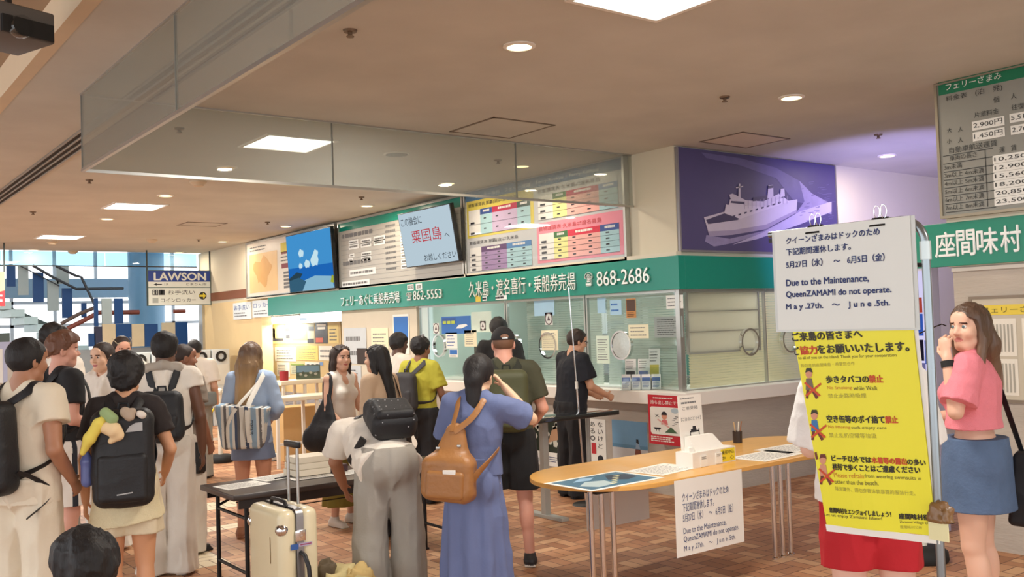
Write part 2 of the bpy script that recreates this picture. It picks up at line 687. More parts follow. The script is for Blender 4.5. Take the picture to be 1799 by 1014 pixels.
for x, y, lb in ((3.45, 4.42, 'round downlight alone in the middle of the near ceiling'),
                 (6.05, 4.43, 'round downlight above the white notice rack'),
                 (9.25, 5.61, 'round downlight in the recess right of the ship mural'),
                 (6.1, 7.84, 'round downlight in front of the coloured fare board'),
                 (6.05, 9.17, 'round downlight left of the coloured fare board'),
                 (6.17, 11.33, 'round downlight above the grey fare board'),
                 (6.2, 14.03, 'round downlight above the blue picture screen'),
                 (6.19, 16.76, 'round downlight near the left end of the map board'),
                 (3.53, 11.37, 'round downlight behind the middle square ceiling light'),
                 (3.52, 13.94, 'round downlight in front of the farther square ceiling light'),
                 (3.56, 19.2, 'round downlight above the far glass strip, left of the hanging sign'),
                 (6.2, 19.2, 'round downlight at the far end above the blue hanging sign')):
    downlight(x, y, lb)
downlight(3.46, 9.18, 'dim amber downlight behind the glass screen', False)


def sprinkler(x, y, label):
    o = empty('sprinkler_head', (x, y, CEIL), 0, label, 'sprinkler', 'ceiling sprinklers and sensors')
    MB().lathe((0, 0), [(0, 0), (0.04, 0), (0.035, -0.012), (0.012, -0.014), (0.012, -0.03), (0.022, -0.034), (0.02, -0.04), (0, -0.042)], 0, 16).build(
        'sprinkler_body', mat('bronze_metal', (120, 98, 78), 0.4, 0.5), o)


for px, py, lb in ((615, 53, 'bronze sprinkler near the end of the hanging glass rail'), (1273, 170, 'bronze sprinkler left of the downlight over the notice rack'),
                   (1543, 236, 'bronze sprinkler in the recess ceiling'), (315, 225, 'bronze sprinkler behind the corner of the glass screen'),
                   (157, 316, 'bronze sprinkler under the corner of the glass screen'), (875, 281, 'bronze sprinkler above the coloured fare board'),
                   (635, 346, 'bronze sprinkler below the front glass edge'), (58, 372, 'bronze sprinkler by the slot air vent'),
                   (470, 390, 'bronze sprinkler above the blue screen'), (349, 421, 'bronze sprinkler near the far square light')):
    p = PZ(px, py, CEIL)
    sprinkler(p.x, p.y, lb)


def detector(px, py, label, r=0.09):
    p = PZ(px, py, CEIL)
    o = empty('smoke_detector', (p.x, p.y, CEIL), 0, label, 'smoke detector', 'ceiling smoke detectors')
    MB().lathe((0, 0), [(0, 0), (r, 0), (r, -0.02), (r * .7, -0.04), (r * .6, -0.055), (0, -0.06)], 0, 20).build('detector_body', mat('ivory_plastic', (206, 188, 160), 0.5), o)


detector(348, 318, 'round ivory smoke detector just below the glass screen')
detector(267, 421, 'round ivory smoke detector in front of the far downlights')
detector(92, 424, 'round ivory smoke detector beside the farther square light')
detector(128, 441, 'round ivory smoke detector at the far ceiling edge')
p = PZ(697, 270, CEIL)
o = empty('ceiling_speaker', (p.x, p.y, CEIL), 0, 'round grey ceiling speaker above the tilted white screen', 'speaker')
MB().lathe((0, 0), [(0, -0.012), (0.1, -0.012), (0.11, 0)], 0, 24).build('grille', mat('dark_grey_mesh', (110, 108, 100), 0.7), o)
MB().lathe((0, 0), [(0.11, 0), (0.125, -0.001), (0.125, -0.006), (0.11, -0.012)], 0, 24).build('rim', white_p, o)
for px, py, sx, sy, lb in ((882, 225, .32, .32, 'square ceiling hatch in front of the coloured fare board'),
                           (1308, 246, .34, .26, 'square ceiling hatch above the ship mural'),
                           (355, 394, .3, .25, 'square ceiling hatch near the far end')):
    p = PZ(px, py, CEIL)
    o = empty('ceiling_hatch', (p.x, p.y, CEIL), 0, lb, 'ceiling hatch')
    b = MB()
    for x0, x1, y0, y1 in ((-sx, sx, -sy, -sy + .02), (-sx, sx, sy - .02, sy), (-sx, -sx + .02, -sy, sy), (sx - .02, sx, -sy, sy)):
        b.box(x0, x1, y0, y1, -0.006, 0)
    b.build('frame', mat('brown_grey_metal', (128, 112, 96), 0.5, 0.4), o)
    MB().box(-sx + .02, sx - .02, -sy + .02, sy - .02, -0.003, 0).build('lid', ceil_m if px != 1308 else mat('pale_hatch', (222, 208, 190), 0.7), o)
o = empty('slot_air_vent', (1.93, 8, CEIL), 0, 'long three-slot linear air vent in the ceiling at left', 'air vent')
b = MB()
for i in range(4):
    b.box(-.1 + i * .06, -.08 + i * .06, -10, 11.2, -0.012, 0)
b.build('vent_frame', mat('grey_aluminium', (150, 148, 142), 0.4, 0.6), o)
MB().box(-.08, .08, -10, 11.2, -0.004, 0).build('slots', mat('dark_slot', (40, 36, 33), 0.8), o)

# -- hanging glass smoke screens
sg = glass('smoke_screen_glass', (0.8, 0.82, 0.78), 1.0, 0.24, (0.52, 0.54, 0.52))


def screen_pane(p0, p1, label):
    p0, p1 = Vector(p0), Vector(p1)
    o = empty('hanging_glass_screen', (p0.x, p0.y, 0), math.atan2(p1.y - p0.y, p1.x - p0.x), label, 'glass screen', 'hanging glass smoke screens')
    L = (p1 - p0).length
    MB().box(0.004, L - 0.004, -0.004, 0.004, 2.83, CEIL - 0.005).build('pane', sg, o)
    MB().box(0, L, -0.012, 0.012, 2.812, 2.832).build('bottom_rail', alu, o)
    MB().box(0, L, -0.012, 0.012, CEIL - 0.012, CEIL).build('top_rail', alu, o)
    MB().box(-0.004, 0.005, -0.007, 0.007, 2.83, CEIL - 0.01).build('joint_strip', mat('grey_sealant', (120, 122, 116), 0.5), o)


GX = 1.575
ys = [6.83, 4.861, 2.89, 0.92, -1.05]
for i in range(3):
    screen_pane((GX, ys[i], 0), (GX, ys[i + 1], 0), ['glass smoke screen pane along the left, next to the corner', 'glass smoke screen pane along the left, second from the corner',
                'glass smoke screen pane along the left, nearest overhead', 'glass smoke screen pane behind the viewer'][i])
xs = [1.575, 3.423, 5.246, 6.7]
for i in range(3):
    screen_pane((xs[i], 6.83, 0), (xs[i + 1], 6.83, 0), ['glass smoke screen pane crossing the hall, in front of the large square light', 'glass smoke screen pane crossing the hall, in front of the speaker',
                'glass smoke screen pane ending at the coloured fare board'][i])
# far glass strip over the stair hall opening
for i in range(3):
    o = empty('transom_glass', (1.3 + i * 1.78, FARY + 0.05, 0), 0,
              ['glass strip over the far opening, left end', 'glass strip over the far opening, middle', 'glass strip over the far opening, behind the blue hanging sign'][i], 'glass screen')
    MB().box(0.005, 1.77, -0.004, 0.004, 3.07, CEIL - 0.01).build('pane', glass('transom_pane', (0.62, 0.82, 0.92), 1.0, 0.14, (0.5, 0.68, 0.8)), o)
    MB().box(0, 1.78, -0.012, 0.012, 3.05, 3.07).build('bottom_rail', dark_metal, o)

# projector-like spotlight under the raised ceiling at top left
p = PD(15, 58, 4.6)
o = empty('ceiling_projector', (p.x, p.y, p.z), R(20), 'dark box light hanging at the top left corner', 'projector')
MB().rbox((0, 0, 0.02), (0.14, 0.16, 0.075), 0.012).build('housing', mat('grey_projector_case', (92, 88, 84), 0.5), o)
MB().box(-.125, .125, -.175, -.16, -.05, .03).build('front_grille', mat('matt_black', (16, 15, 15), 0.6), o)
MB().lathe((0, 0), [(0, 0), (.05, 0), (.055, .02), (.05, .05)], 0, 20, M=Matrix.Translation((-.05, -.17, -.02)) @ Matrix.Rotation(R(90), 4, 'X')).build('lens', glass('lens_glass', (0.9, 0.9, 0.9)), o)
MB().box(-.012, .012, -.012, .012, 0.09, CEIL + 0.2 - p.z).build('hanger', dark_metal, o)
# ================================================================== ticket booth, boards and signs
def uX(px, py, X):
    p = PX(px, py, X)
    return (-p.y, p.z)


def uY(px, py, Y):
    p = PY(px, py, Y)
    return (p.x, p.z)


def rx(mb, X, a, c, mi, d=0.004, zoom=None):
    """axis-aligned rectangle on the wall X between two measured corners"""
    if zoom:
        a, c = zoom(*a), zoom(*c)
    (u0, v0), (u1, v1) = uX(*a, X), uX(*c, X)
    mb.rect(frX(X, 0, 0), min(u0, u1), min(v0, v1), max(u0, u1), max(v0, v1), d, mi)
    return min(u0, u1), min(v0, v1), max(u0, u1), max(v0, v1)


# -- counter running along the ticket wall and round the corner
b = MB()
CT, CB = 1.0, 0.875
poly = [(6.6, 11.05), (6.6, 6.13), (9.59, 6.13), (9.59, 6.9), (7.3, 6.9), (7.3, 11.05)]
b.prism(poly, lambda u, v, d=0: Vector((u, v, d)), CB, CT)
o = b.build('service_counter', white_p, bevel=0.006)
tag(o, 'long white service counter wrapping round the corner of the glass ticket booth', 'counter')

# -- teal fascia band with metal letters
o = empty('fascia_band', (WX, 6.28, 1.97), 0, 'teal green band above the ticket windows with metal letters', 'sign band')
b = MB()
b.box(-0.09, 0.0, -0.09, 9.56, 0, 0.315)
b.box(0.0, 2.88, -0.09, 0.0, 0, 0.315)
b.build('band', teal, o, bevel=0.004)
b = MB()
fr = frX(-0.09, -6.28, -1.97)
X = WX - 0.09
letter_metal = mat('polished_letter_metal', (228, 228, 222), 0.3, 0.8)


def band_text(s, pa, pb, z0, z1, dep=0.02, mi=0):
    b = MB()
    u0, u1 = uX(*pa, X)[0], uX(*pb, X)[0]
    b.text(fr, s, u0, z0, u1, z1, 0.002, mi, dep)
    b.build('metal_lettering', letter_metal, o)


band_text('久米島・渡名喜行・乗船券売場', (826, 510), (1013, 498), 2.03, 2.22)
band_text('☎', (1030, 495), (1043, 495), 2.06, 2.2)
band_text('868-2686', (1051, 492), (1143, 487), 2.05, 2.2)
band_text('フェリーあぐに乗船券売場', (601, 532), (704, 522), 2.03, 2.19)
band_text('☎', (716, 520), (725, 520), 2.05, 2.16)
band_text('862-5553', (728, 520), (778, 516), 2.05, 2.17)
b = MB()
u0, u1 = uX(717, 505, X)[0], uX(726, 505, X)[0]
for s, pa, pb in (('粟国', 716, 727), ('航路', 731, 742)):
    u0, u1 = uX(pa, 505, X)[0], uX(pb, 505, X)[0]
    b.rect(fr, u0, 2.185, u1, 2.265, 0.004, 0)
    b.text(fr, s, u0 + .02, 2.2, u1 - .02, 2.25, 0.006, 1)
u0, u1 = uX(836, 525, X)[0], uX(845, 525, X)[0]
b.rect(fr, u0, 1.975, u1, 2.045, 0.004, 2)
for pa, pb in ((848, 856), (871, 891)):
    u0, u1 = uX(pa, 522, X)[0], uX(pb, 522, X)[0]
    b.rect(fr, u0, 1.98, u1, 2.03, 0.004, 0)
    b.lines(fr, u0, 1.985, u1, 2.025, 1, 1, 0.006, 0.6)
b.build('small_plates', [white_ink, ink, mat('amber_plate', (214, 190, 60), 0.5)], o)
# two small blue-lettered plates left of the band
for i, (pa, pb) in enumerate((((412, 533), (444, 560)), ((446, 529), (481, 556)))):
    a, c = uX(*pa, WX), uX(*pb, WX)
    o = empty('small_notice_sign', (WX, -a[0], c[1]), 0, ['white plate with blue print at the far left of the teal band', 'white plate with grey print touching the teal band'][i], 'sign')
    b = MB()
    w, h = c[0] - a[0], a[1] - c[1]
    b.box(-.03, 0, -w, 0, 0, h, 0)
    f2 = frX(-.03, 0, 0)
    b.text(f2, ['お手洗い', 'ロッカー'][i], .06, h * .55, w - .06, h * .85, .003, 1)
    b.lines(f2, .08, h * .12, w - .08, h * .45, 2, 2, .003)
    b.build('plate', [mat('white_acrylic', (226, 236, 240), 0.3), mat('blue_print', (60, 96, 168), 0.6), grey_ink], o)

# ---------------------------------------------------------------- coloured fare board
ZA = lambda x, y: (680 + x / 3.381, 260 + y / 3.381)
BX = WX - 0.05
(ul, vt), (ur, vb_) = uX(818, 352, BX), uX(1100, 455, BX)
vt2 = uX(1097, 276, BX)[1]
o = empty('fare_board', (BX, -(ul + ur) / 2, vb_), 0, 'large coloured fare board with yellow, pink and grey tables above the ticket windows', 'notice board')
off = Vector((BX, -(ul + ur) / 2, vb_))
fr0 = frX(BX, 0, 0)
fr = lambda u, v, d=0.0: fr0(u, v, d) - off
cols = {}
names = dict(panel=(206, 206, 212), header=(66, 116, 160), yellow=(228, 208, 96), pink=(244, 150, 172), white=(244, 240, 240), blue=(52, 84, 160), crimson=(190, 36, 80),
             red=(222, 40, 76), dark=(40, 70, 66), green=(62, 116, 66), lav=(206, 184, 220), violet=(170, 140, 190), lb=(176, 214, 226), ly=(240, 236, 160), lp=(248, 184, 180),
             sky=(74, 130, 190), ink=(46, 46, 60), rednote=(206, 70, 80), plum=(92, 52, 110))
keys = list(names)
mats_ = [mat('fare_' + k, v, 0.35, var=0.02) for k, v in names.items()]
K = keys.index
b = MB()
b.rect(fr, ul, vb_, ur, vt2, 0.0, K('panel'))


def zr(a, c, k, d=0.002):
    (u0, v0), (u1, v1) = uX(*ZA(*a), BX), uX(*ZA(*c), BX)
    b.rect(fr, min(u0, u1), min(v0, v1), max(u0, u1), max(v0, v1), d, K(k))
    return min(u0, u1), min(v0, v1), max(u0, u1), max(v0, v1)


zh = uX(*ZA(1385, 128), BX)[1]
b.rect(fr, ul, zh, ur, vt2, 0.002, K('header'))
um = uX(*ZA(880, 400), BX)[0]
zy = uX(*ZA(872, 478), BX)[1]
b.rect(fr, ul + .02, zy, um - .02, zh, 0.002, K('yellow'))
zp = uX(*ZA(1390, 368), BX)[1]
b.rect(fr, um + .02, vb_ + .05, ur - .02, zp, 0.002, K('pink'))
b.text(fr, 'フェリー海邦・フェリー琉球', ul + .22, zh + .025, um - .06, vt2 - .045, .004, K('white'))
b.text(fr, 'Ferry-Ryukyu・Ferry-Kaihou', um + .04, zh + .025, ur - .36, vt2 - .045, .004, K('white'))


def fare_table(u0, v0, u1, v1, segs, body, rows, title, tc):
    """segs: (fraction, header colour, body colour) after a white row-name column"""
    h = v1 - v0
    b.text(fr, title, u0, v1 - h * .16, u0 + (u1 - u0) * .8, v1 - h * .03, .005, K(tc))
    t = v1 - h * .24
    b.rect(fr, u0, v0, u1, t, .003, K('white'))
    x = u0 + (u1 - u0) * .2
    for fx, hc, bc in segs:
        x1 = x + (u1 - u0) * fx
        b.rect(fr, x, v0, x1, t, .004, K(bc))
        b.rect(fr, x, t - h * .17, x1, t, .005, K(hc))
        b.lines(fr, x + (x1 - x) * .25, t - h * .11, x1 - (x1 - x) * .2, t - h * .03, 1, K('white'), .006, .8, .1)
        for r in range(rows):
            vv = t - h * .14 - (t - h * .14 - v0) * (r + .5) / rows
            for c2 in range(max(1, int(fx * 7))):
                cx0 = x + (x1 - x) * (c2 + .3) / max(1, int(fx * 7))
                b.rect(fr, cx0, vv - h * .015, cx0 + (u1 - u0) * .04, vv + h * .02, .006, K('ink'))
        x = x1
    for r in range(rows):
        vv = t - h * .14 - (t - h * .14 - v0) * (r + 1) / rows
        b.rect(fr, u0, vv, u1, vv + h * .008, .007, K('ink'))
        b.rect(fr, u0 + .04, vv + h * .03, u0 + (u1 - u0) * .1, vv + h * .09, .006, K('ink'))


H = zh - vb_
fare_table(ul + .06, zy + .03, um - .08, zh - .02, ((.2, 'blue', 'lb'), (.4, 'crimson', 'lav'), (.2, 'dark', 'lb')), 0, 2, '旅客運賃表 那覇(泊)⇄渡名喜島', 'ink')
fare_table(ul + .06, vb_ + .04, um - .08, zy - .03, ((.42, 'plum', 'violet'), (.38, 'sky', 'lb')), 0, 4, '旅客運賃表 那覇(泊)⇄久米島', 'ink')
fare_table(um + .06, zp + .03, ur - .08, zh - .02, ((.18, 'green', 'ly'), (.4, 'crimson', 'lp'), (.22, 'sky', 'lb')), 0, 3, '旅客運賃表 久米島⇄渡名喜島', 'ink')
fare_table(um + .06, vb_ + .08, ur - .08, zp - .03, ((.18, 'green', 'ly'), (.4, 'red', 'lp'), (.22, 'blue', 'lb')), 0, 4, '貨物運賃表 久米島⇄渡名喜島', 'rednote')
b.build('printed_panel', mats_, o)
b = MB()
for (u0, v0, u1, v1) in ((ul - .03, vb_ - .03, ur + .03, vb_), (ul - .03, vt2, ur + .03, vt2 + .012), (ul - .03, vb_, ul, vt2), (ur, vb_, ur + .03, vt2)):
    b.prism([(u0, v0), (u1, v0), (u1, v1), (u0, v1)], fr, -0.045, 0.02)
b.build('aluminium_frame', alu, o)
b = MB()
b.prism([(ul, vb_), (ur, vb_), (ur, vt2), (ul, vt2)], fr, 0.013, 0.016)
b.build('cover_glass', glass('cover_glass', (0.97, 0.98, 0.97), .22), o)

# ---------------------------------------------------------------- grey fare board
ZB = lambda x, y: (400 + x / 4.283, 380 + y / 4.283)
(ul, _), (ur, vb_) = uX(597, 440, BX), uX(815, 482, BX)
vt2 = CEIL - .05
off = Vector((BX, -(ul + ur) / 2, vb_))
o = empty('grey_fare_board', off, 0, 'grey timetable board with small white fare cells behind the tilted white screen', 'notice board')
b = MB()
gb = mat('grey_board_face', (176, 174, 166), 0.35, var=0.05, scale=1)
b.prism([(ul, vb_), (ur, vb_), (ur, vt2), (ul, vt2)], fr, -.03, 0.0, 0)
b.rect(fr, ul, vt2 - .12, ur, vt2, .003, 1)
for a, c in (((912, 185), (985, 205)), ((912, 215), (990, 240)), ((1003, 175), (1083, 195)), ((1003, 203), (1083, 225)), ((1100, 155), (1185, 178)), ((1100, 185), (1185, 208)),
             ((1007, 272), (1083, 295)), ((1007, 302), (1083, 328)), ((918, 285), (955, 305)), ((908, 320), (945, 342)), ((918, 408), (1115, 432)), ((860, 495), (1070, 515))):
    (u0, v0), (u1, v1) = uX(*ZB(*a), BX), uX(*ZB(*c), BX)
    b.rect(fr, u0, min(v0, v1), u1, max(v0, v1), .003, 2)
    b.lines(fr, u0 + .03, min(v0, v1) + .005, u1 - .02, max(v0, v1) - .005, 1, 3, .005, .4, .1)
for i in range(9):
    v = vt2 - .2 - i * .075
    u0 = ul + (ur - ul) * .42
    b.lines(fr, u0, v, u0 + .35, v + .05, 1, 3, .003, .6)
    b.rect(fr, u0 + .42, v, u0 + .62, v + .055, .003, 2)
    b.lines(fr, u0 + .44, v, u0 + .6, v + .055, 1, 3, .005, .4)
b.lines(fr, ul + .1, vb_ + .3, ul + 1.2, vb_ + .4, 1, 3, .003, .6)
b.lines(fr, ul + .1, vt2 - .25, ul + 1.3, vt2 - .15, 1, 3, .003, .6)
for i in range(11):
    b.rect(fr, ul + .05, vt2 - .2 - i * .07, ur - .05, vt2 - .197 - i * .07, .002, 3)
b.build('printed_panel', [gb, teal, white_ink, grey_ink], o)
b = MB()
for (u0, v0, u1, v1) in ((ul - .03, vb_ - .03, ur + .03, vb_), (ul - .03, vt2, ur + .03, vt2 + .03), (ul - .03, vb_, ul, vt2), (ur, vb_, ur + .03, vt2)):
    b.prism([(u0, v0), (u1, v0), (u1, v1), (u0, v1)], fr, -0.045, 0.02)
b.build('aluminium_frame', alu, o)

# ---------------------------------------------------------------- map board at the far left
(ul, _), (ur, vb_) = uX(434, 440, BX), uX(590, 505, BX)
off = Vector((BX, -(ul + ur) / 2, vb_))
o = empty('map_board', off, 0, 'pale map board with a tan island and red tabs, left of the blue picture screen', 'notice board')
b = MB()
b.prism([(ul, vb_), (ur, vb_), (ur, vt2), (ul, vt2)], fr, -.03, 0.0, 0)
b.rect(fr, ul + .1, vb_ + .06, ul + 1.35, vt2 - .2, .002, 1)
rg = random.Random(5)
isl = [(ul + .7 + .36 * math.cos(t) * (1 + .3 * math.sin(3 * t)), vb_ + .42 + .24 * math.sin(t) * (1 + .25 * math.cos(5 * t))) for t in [k * .26 for k in range(24)]]
b.poly(fr, isl, .004, 2)
b.rect(fr, ul + 1.5, vt2 - .26, ul + 1.95, vt2 - .1, .003, 4)
b.rect(fr, ul + 1.52, vb_ + .42, ul + 1.95, vb_ + .5, .003, 3)
b.rect(fr, ul + 1.52, vb_ + .66, ul + 1.9, vb_ + .7, .003, 3)
for i in range(5):
    b.rect(fr, ul + 1.6, vb_ + .08 + i * .06, ul + 1.85, vb_ + .12 + i * .06, .003, 5)
b.lines(fr, ul + .15, vt2 - .16, ul + 1.0, vt2 - .05, 2, 5, .003)
b.lines(fr, ul + 1.5, vb_ + .52, ul + 1.95, vb_ + .64, 2, 5, .003)
b.build('printed_panel', [mat('map_white', (222, 216, 204), 0.4), mat('map_sand', (232, 196, 140), 0.4, var=0.1, scale=3), mat('map_tan', (214, 168, 104), 0.5), mat('map_maroon', (128, 44, 54), 0.5),
                          mat('map_yellow', (212, 196, 60), 0.5), grey_ink], o)
b = MB()
for (u0, v0, u1, v1) in ((ul - .03, vb_ - .03, ur + .03, vb_), (ul - .03, vt2, ur + .03, vt2 + .03), (ul - .03, vb_, ul, vt2), (ur, vb_, ur + .03, vt2)):
    b.prism([(u0, v0), (u1, v0), (u1, v1), (u0, v1)], fr, -0.045, 0.02)
b.build('aluminium_frame', alu, o)


# ---------------------------------------------------------------- tilted screens
def tilted_screen(tl, tr, br, bl, Xb, label, draw, mats_):
    """screen whose lower edge is at Xb from the wall plane and whose top leans into the hall"""
    B0, B1 = PX(*bl, Xb), PX(*br, Xb)
    def lean(p, q):
        d = ray(*p)
        t = q.y / d.y
        return d.x * t
    xt = (lean(tl, B0) + lean(tr, B1)) / 2
    zt = (PX(*tl, xt).z + PX(*tr, xt).z) / 2
    zb = (B0.z + B1.z) / 2
    o0 = Vector((Xb, B0.y, zb))
    up = Vector((xt - Xb, 0, zt - zb))
    Hh = up.length
    Ww = B0.y - B1.y
    o = empty('wall_screen', o0, 0, label, 'screen')
    f2 = frG((0, 0, 0), (0, -1, 0), up)
    MB().prism([(-.012, -.012), (Ww + .012, -.012), (Ww + .012, Hh + .012), (-.012, Hh + .012)], f2, -.06, 0.0).build('bezel', mat('black_plastic', (14, 14, 16), 0.35), o, bevel=.004)
    b = MB()
    draw(b, f2, Ww, Hh)
    b.build('display', mats_, o)
    b = MB()
    c = f2(Ww / 2, Hh * .55, -.06)
    b.tube([c, (WX - .04 - o0.x, c.y, c.z - .03)], .025)
    b.rbox((WX - .05 - o0.x, c.y, c.z - .03), (.012, .18, .14), .008)
    b.build('wall_bracket', dark_metal, o)
    return o


def draw_sea(b, f, W, Hh):
    n = 12
    for i in range(n):
        b.rect(f, 0, Hh * i / n, W, Hh * (i + 1) / n, .002, 0 if i > 4 else 1)
    b.poly(f, [(0, Hh * .24), (W * .2, Hh * .34), (W * .33, Hh * .3), (W * .24, Hh * .2), (0, Hh * .16)], .003, 2)
    b.poly(f, [(0, 0), (0, Hh * .2), (W * .24, Hh * .24), (W * .4, Hh * .16), (W * .3, 0)], .004, 3)
    b.poly(f, [(W * .3, 0), (W * .36, Hh * .18), (W * .6, Hh * .24), (W * .95, Hh * .2), (W, 0)], .003, 4)
    for u, v, r in ((.33, .66, .07), (.62, .5, .1), (.66, .62, .06), (.3, .44, .05), (.45, .46, .07)):
        b.poly(f, [(W * u + r * W * math.cos(t * .6) * .9, Hh * v + r * Hh * math.sin(t * .6) * (1.2 if t % 2 else .8)) for t in range(10)], .004, 5)
    b.poly(f, [(W * .93, Hh * .1), (W * .97, Hh * .22), (W, Hh * .2), (W, Hh * .08)], .005, 6)


tilted_screen((503, 416), (579, 400), (588, 505), (510, 514), WX - .16, 'flat screen showing a blue sea and sky picture, left of the grey fare board', draw_sea,
              [emitter('screen_sky', (74, 160, 226), .8), emitter('screen_sea', (36, 116, 206), .75), emitter('screen_hill', (60, 92, 110), .5), emitter('screen_rock', (70, 120, 150), .6),
               emitter('screen_surf', (150, 200, 226), .8), emitter('screen_cloud', (206, 236, 246), .9), emitter('screen_leaf', (190, 200, 60), .7)])


def draw_notice(b, f, W, Hh):
    b.rect(f, 0, 0, W, Hh, .002, 0)
    b.text(f, 'この機会に', W * .04, Hh * .76, W * .45, Hh * .92, .004, 1)
    b.text(f, '粟国島', W * .2, Hh * .42, W * .78, Hh * .66, .004, 2)
    b.text(f, 'へ', W * .83, Hh * .44, W * .92, Hh * .51, .004, 1)
    b.text(f, 'お越しください', W * .38, Hh * .06, W * .98, Hh * .19, .004, 1)


tilted_screen((699, 379), (789, 358), (806, 458), (715, 469), WX - .16, 'tilted white screen with red and black lettering about an island', draw_notice,
              [emitter('screen_white', (196, 216, 228), .85), emitter('screen_black', (40, 44, 56), .5), emitter('screen_red', (206, 62, 72), .8)])

# ---------------------------------------------------------------- ferry mural
ZC = lambda x, y: (1150 + x / 2.205, 100 + y / 2.205)
MF = MY - 0.03
off = Vector((8.0, MF, 2.35))
o = empty('ship_mural', off, 0, 'dark violet photo mural of a white passenger ship turning at sea', 'mural')
fy0 = frY(MF, 0, 0)
fr = lambda u, v, d=0.0: fy0(u, v, d) - off
U0, U1, V0, V1 = 6.75, 9.25, 2.345, 3.328
b = MB()
b.prism([(U0, V0), (U1, V0), (U1, V1), (U0, V1)], fr, -.028, 0)


def zp_(pts, mi, d):
    q = [uY(*ZC(*p), MF) for p in pts]
    b.poly(fr, [(min(max(u, U0), U1), min(max(v, V0), V1)) for u, v in q], d, mi)


zp_([(180, 370), (330, 392), (470, 430), (560, 480), (610, 530), (590, 570), (540, 560), (470, 470), (330, 420), (200, 392)], 1, .0015)
zp_([(560, 480), (610, 530), (685, 570), (685, 610), (600, 590), (545, 640), (480, 668), (300, 722), (230, 735), (195, 715), (200, 690), (290, 705), (420, 675), (540, 615), (580, 560)], 2, .002)
zp_([(560, 600), (685, 560), (685, 600), (560, 650), (400, 705), (300, 728), (420, 680)], 3, .003)
zp_([(190, 622), (212, 696), (300, 690), (430, 668), (548, 604), (552, 552), (500, 560), (420, 596), (330, 612), (270, 600)], 4, .004)       # hull
zp_([(212, 696), (300, 690), (430, 668), (548, 604), (550, 592), (430, 650), (300, 672), (205, 676)], 5, .005)      # hull shade
zp_([(198, 632), (270, 606), (330, 618), (322, 632), (206, 648)], 6, .005)           # foredeck
zp_([(268, 606), (275, 572), (330, 582), (500, 545), (520, 560), (420, 596), (330, 628)], 7, .006)           # lower house
zp_([(285, 575), (290, 552), (350, 556), (350, 580), (330, 584)], 7, .007)           # bridge
zp_([(292, 566), (294, 558), (346, 562), (346, 572)], 6, .008)      # bridge windows
zp_([(287, 534), (300, 530), (352, 556), (420, 560), (480, 530), (490, 545), (420, 582), (352, 576), (292, 550)], 4, .0075)
zp_([(378, 560), (380, 545), (440, 536), (440, 552)], 6, .0085)
zp_([(434, 550), (438, 498), (456, 496), (458, 545)], 4, .009)   # funnel
zp_([(484, 545), (486, 512), (500, 510), (502, 540)], 4, .009)
zp_([(437, 512), (438, 500), (456, 498), (456, 508)], 6, .0095)
zp_([(322, 545), (324, 492), (329, 492), (330, 545)], 4, .0095)
zp_([(312, 505), (340, 500), (340, 504), (312, 510)], 4, .0095)
for k in range(9):
    x = 300 + k * 22
    y = 618 - k * 6.5
    zp_([(x, y + 4), (x + 10, y + 1), (x + 10, y - 5), (x, y - 2)], 6, .0095)
for k in range(12):
    x = 345 + k * 15
    zp_([(x, 560 - k * 2), (x + 1.5, 560 - k * 2), (x + 1.5, 590 - k * 2), (x, 590 - k * 2)], 5, .0098)
u0, v0 = uY(*ZC(362, 622), MF)
u1, v1 = uY(*ZC(428, 598), MF)
rg = random.Random(3)
for k in range(34):
    x, y = rg.uniform(560, 680), rg.uniform(480, 640)
    w = rg.uniform(6, 22)
    zp_([(x, y), (x + w, y - 2), (x + w, y), (x, y + 2)], 1, .0035)
b.build('mural_print', [mat('mural_sea', (74, 66, 112), 0.5, var=0.1, scale=3), mat('mural_dark_wake', (98, 90, 138), 0.5, var=0.2, scale=8), mat('mural_wake', (142, 132, 176), 0.5, var=0.25, scale=12),
                        mat('mural_foam', (178, 168, 204), 0.5, var=0.1), mat('mural_hull', (196, 186, 208), 0.5), mat('mural_hull_side', (160, 148, 182), 0.5), mat('mural_window', (62, 54, 92), 0.5),
                        mat('mural_house', (208, 198, 218), 0.5)], o)
b = MB()
for (u0, v0, u1, v1) in ((U0 - .02, V0 - .02, U1 + .02, V0), (U0 - .02, V0, U0, V1), (U1, V0, U1 + .02, V1)):
    b.prism([(u0, v0), (u1, v0), (u1, v1), (u0, v1)], fr, -.028, 0.006)
b.build('mural_frame', mat('grey_frame', (150, 146, 148), 0.4, 0.6), o)

# ---------------------------------------------------------------- glass of the ticket booth
bg = glass('booth_glass', (0.94, 0.975, 0.965), 1.0)


def booth_pane(y0, y1, label, ring=None, disc=False):
    """pane on the long side between y0 > y1"""
    o = empty('ticket_window', (WX + .04, y1, CT), 0, label, 'ticket window', 'ticket windows of the booth')
    w = y0 - y1
    MB().box(-.005, .005, .02, w - .02, .006, .95).build('pane', bg, o)
    b = MB()
    b.box(-.02, .02, 0, w, 0, .012)
    b.box(-.02, .02, 0, w, .945, .97)
    b.box(-.018, .018, 0, .016, .012, .945)
    b.box(-.018, .018, w - .016, w, .012, .945)
    b.build('frame', alu, o)
    if ring:
        for ry, rr in ring:
            M = Matrix.Translation((0, ry - y1, .44)) @ Matrix.Rotation(R(90), 4, 'Y')
            MB().lathe((0, 0), [(rr - .018, -.02), (rr, -.02), (rr, .02), (rr - .018, .02), (rr - .018, -.02)], 0, 36, M=M).build('speaking_ring', chrome, o)
            if disc:
                MB().lathe((0, 0), [(0, -.014), (rr - .02, -.012), (rr - .02, .012), (0, .014)], 0, 36, M=M).build('speaking_disc', mat('perforated_acrylic', (200, 206, 204), 0.2, 0.6, scale=60, var=.2), o)


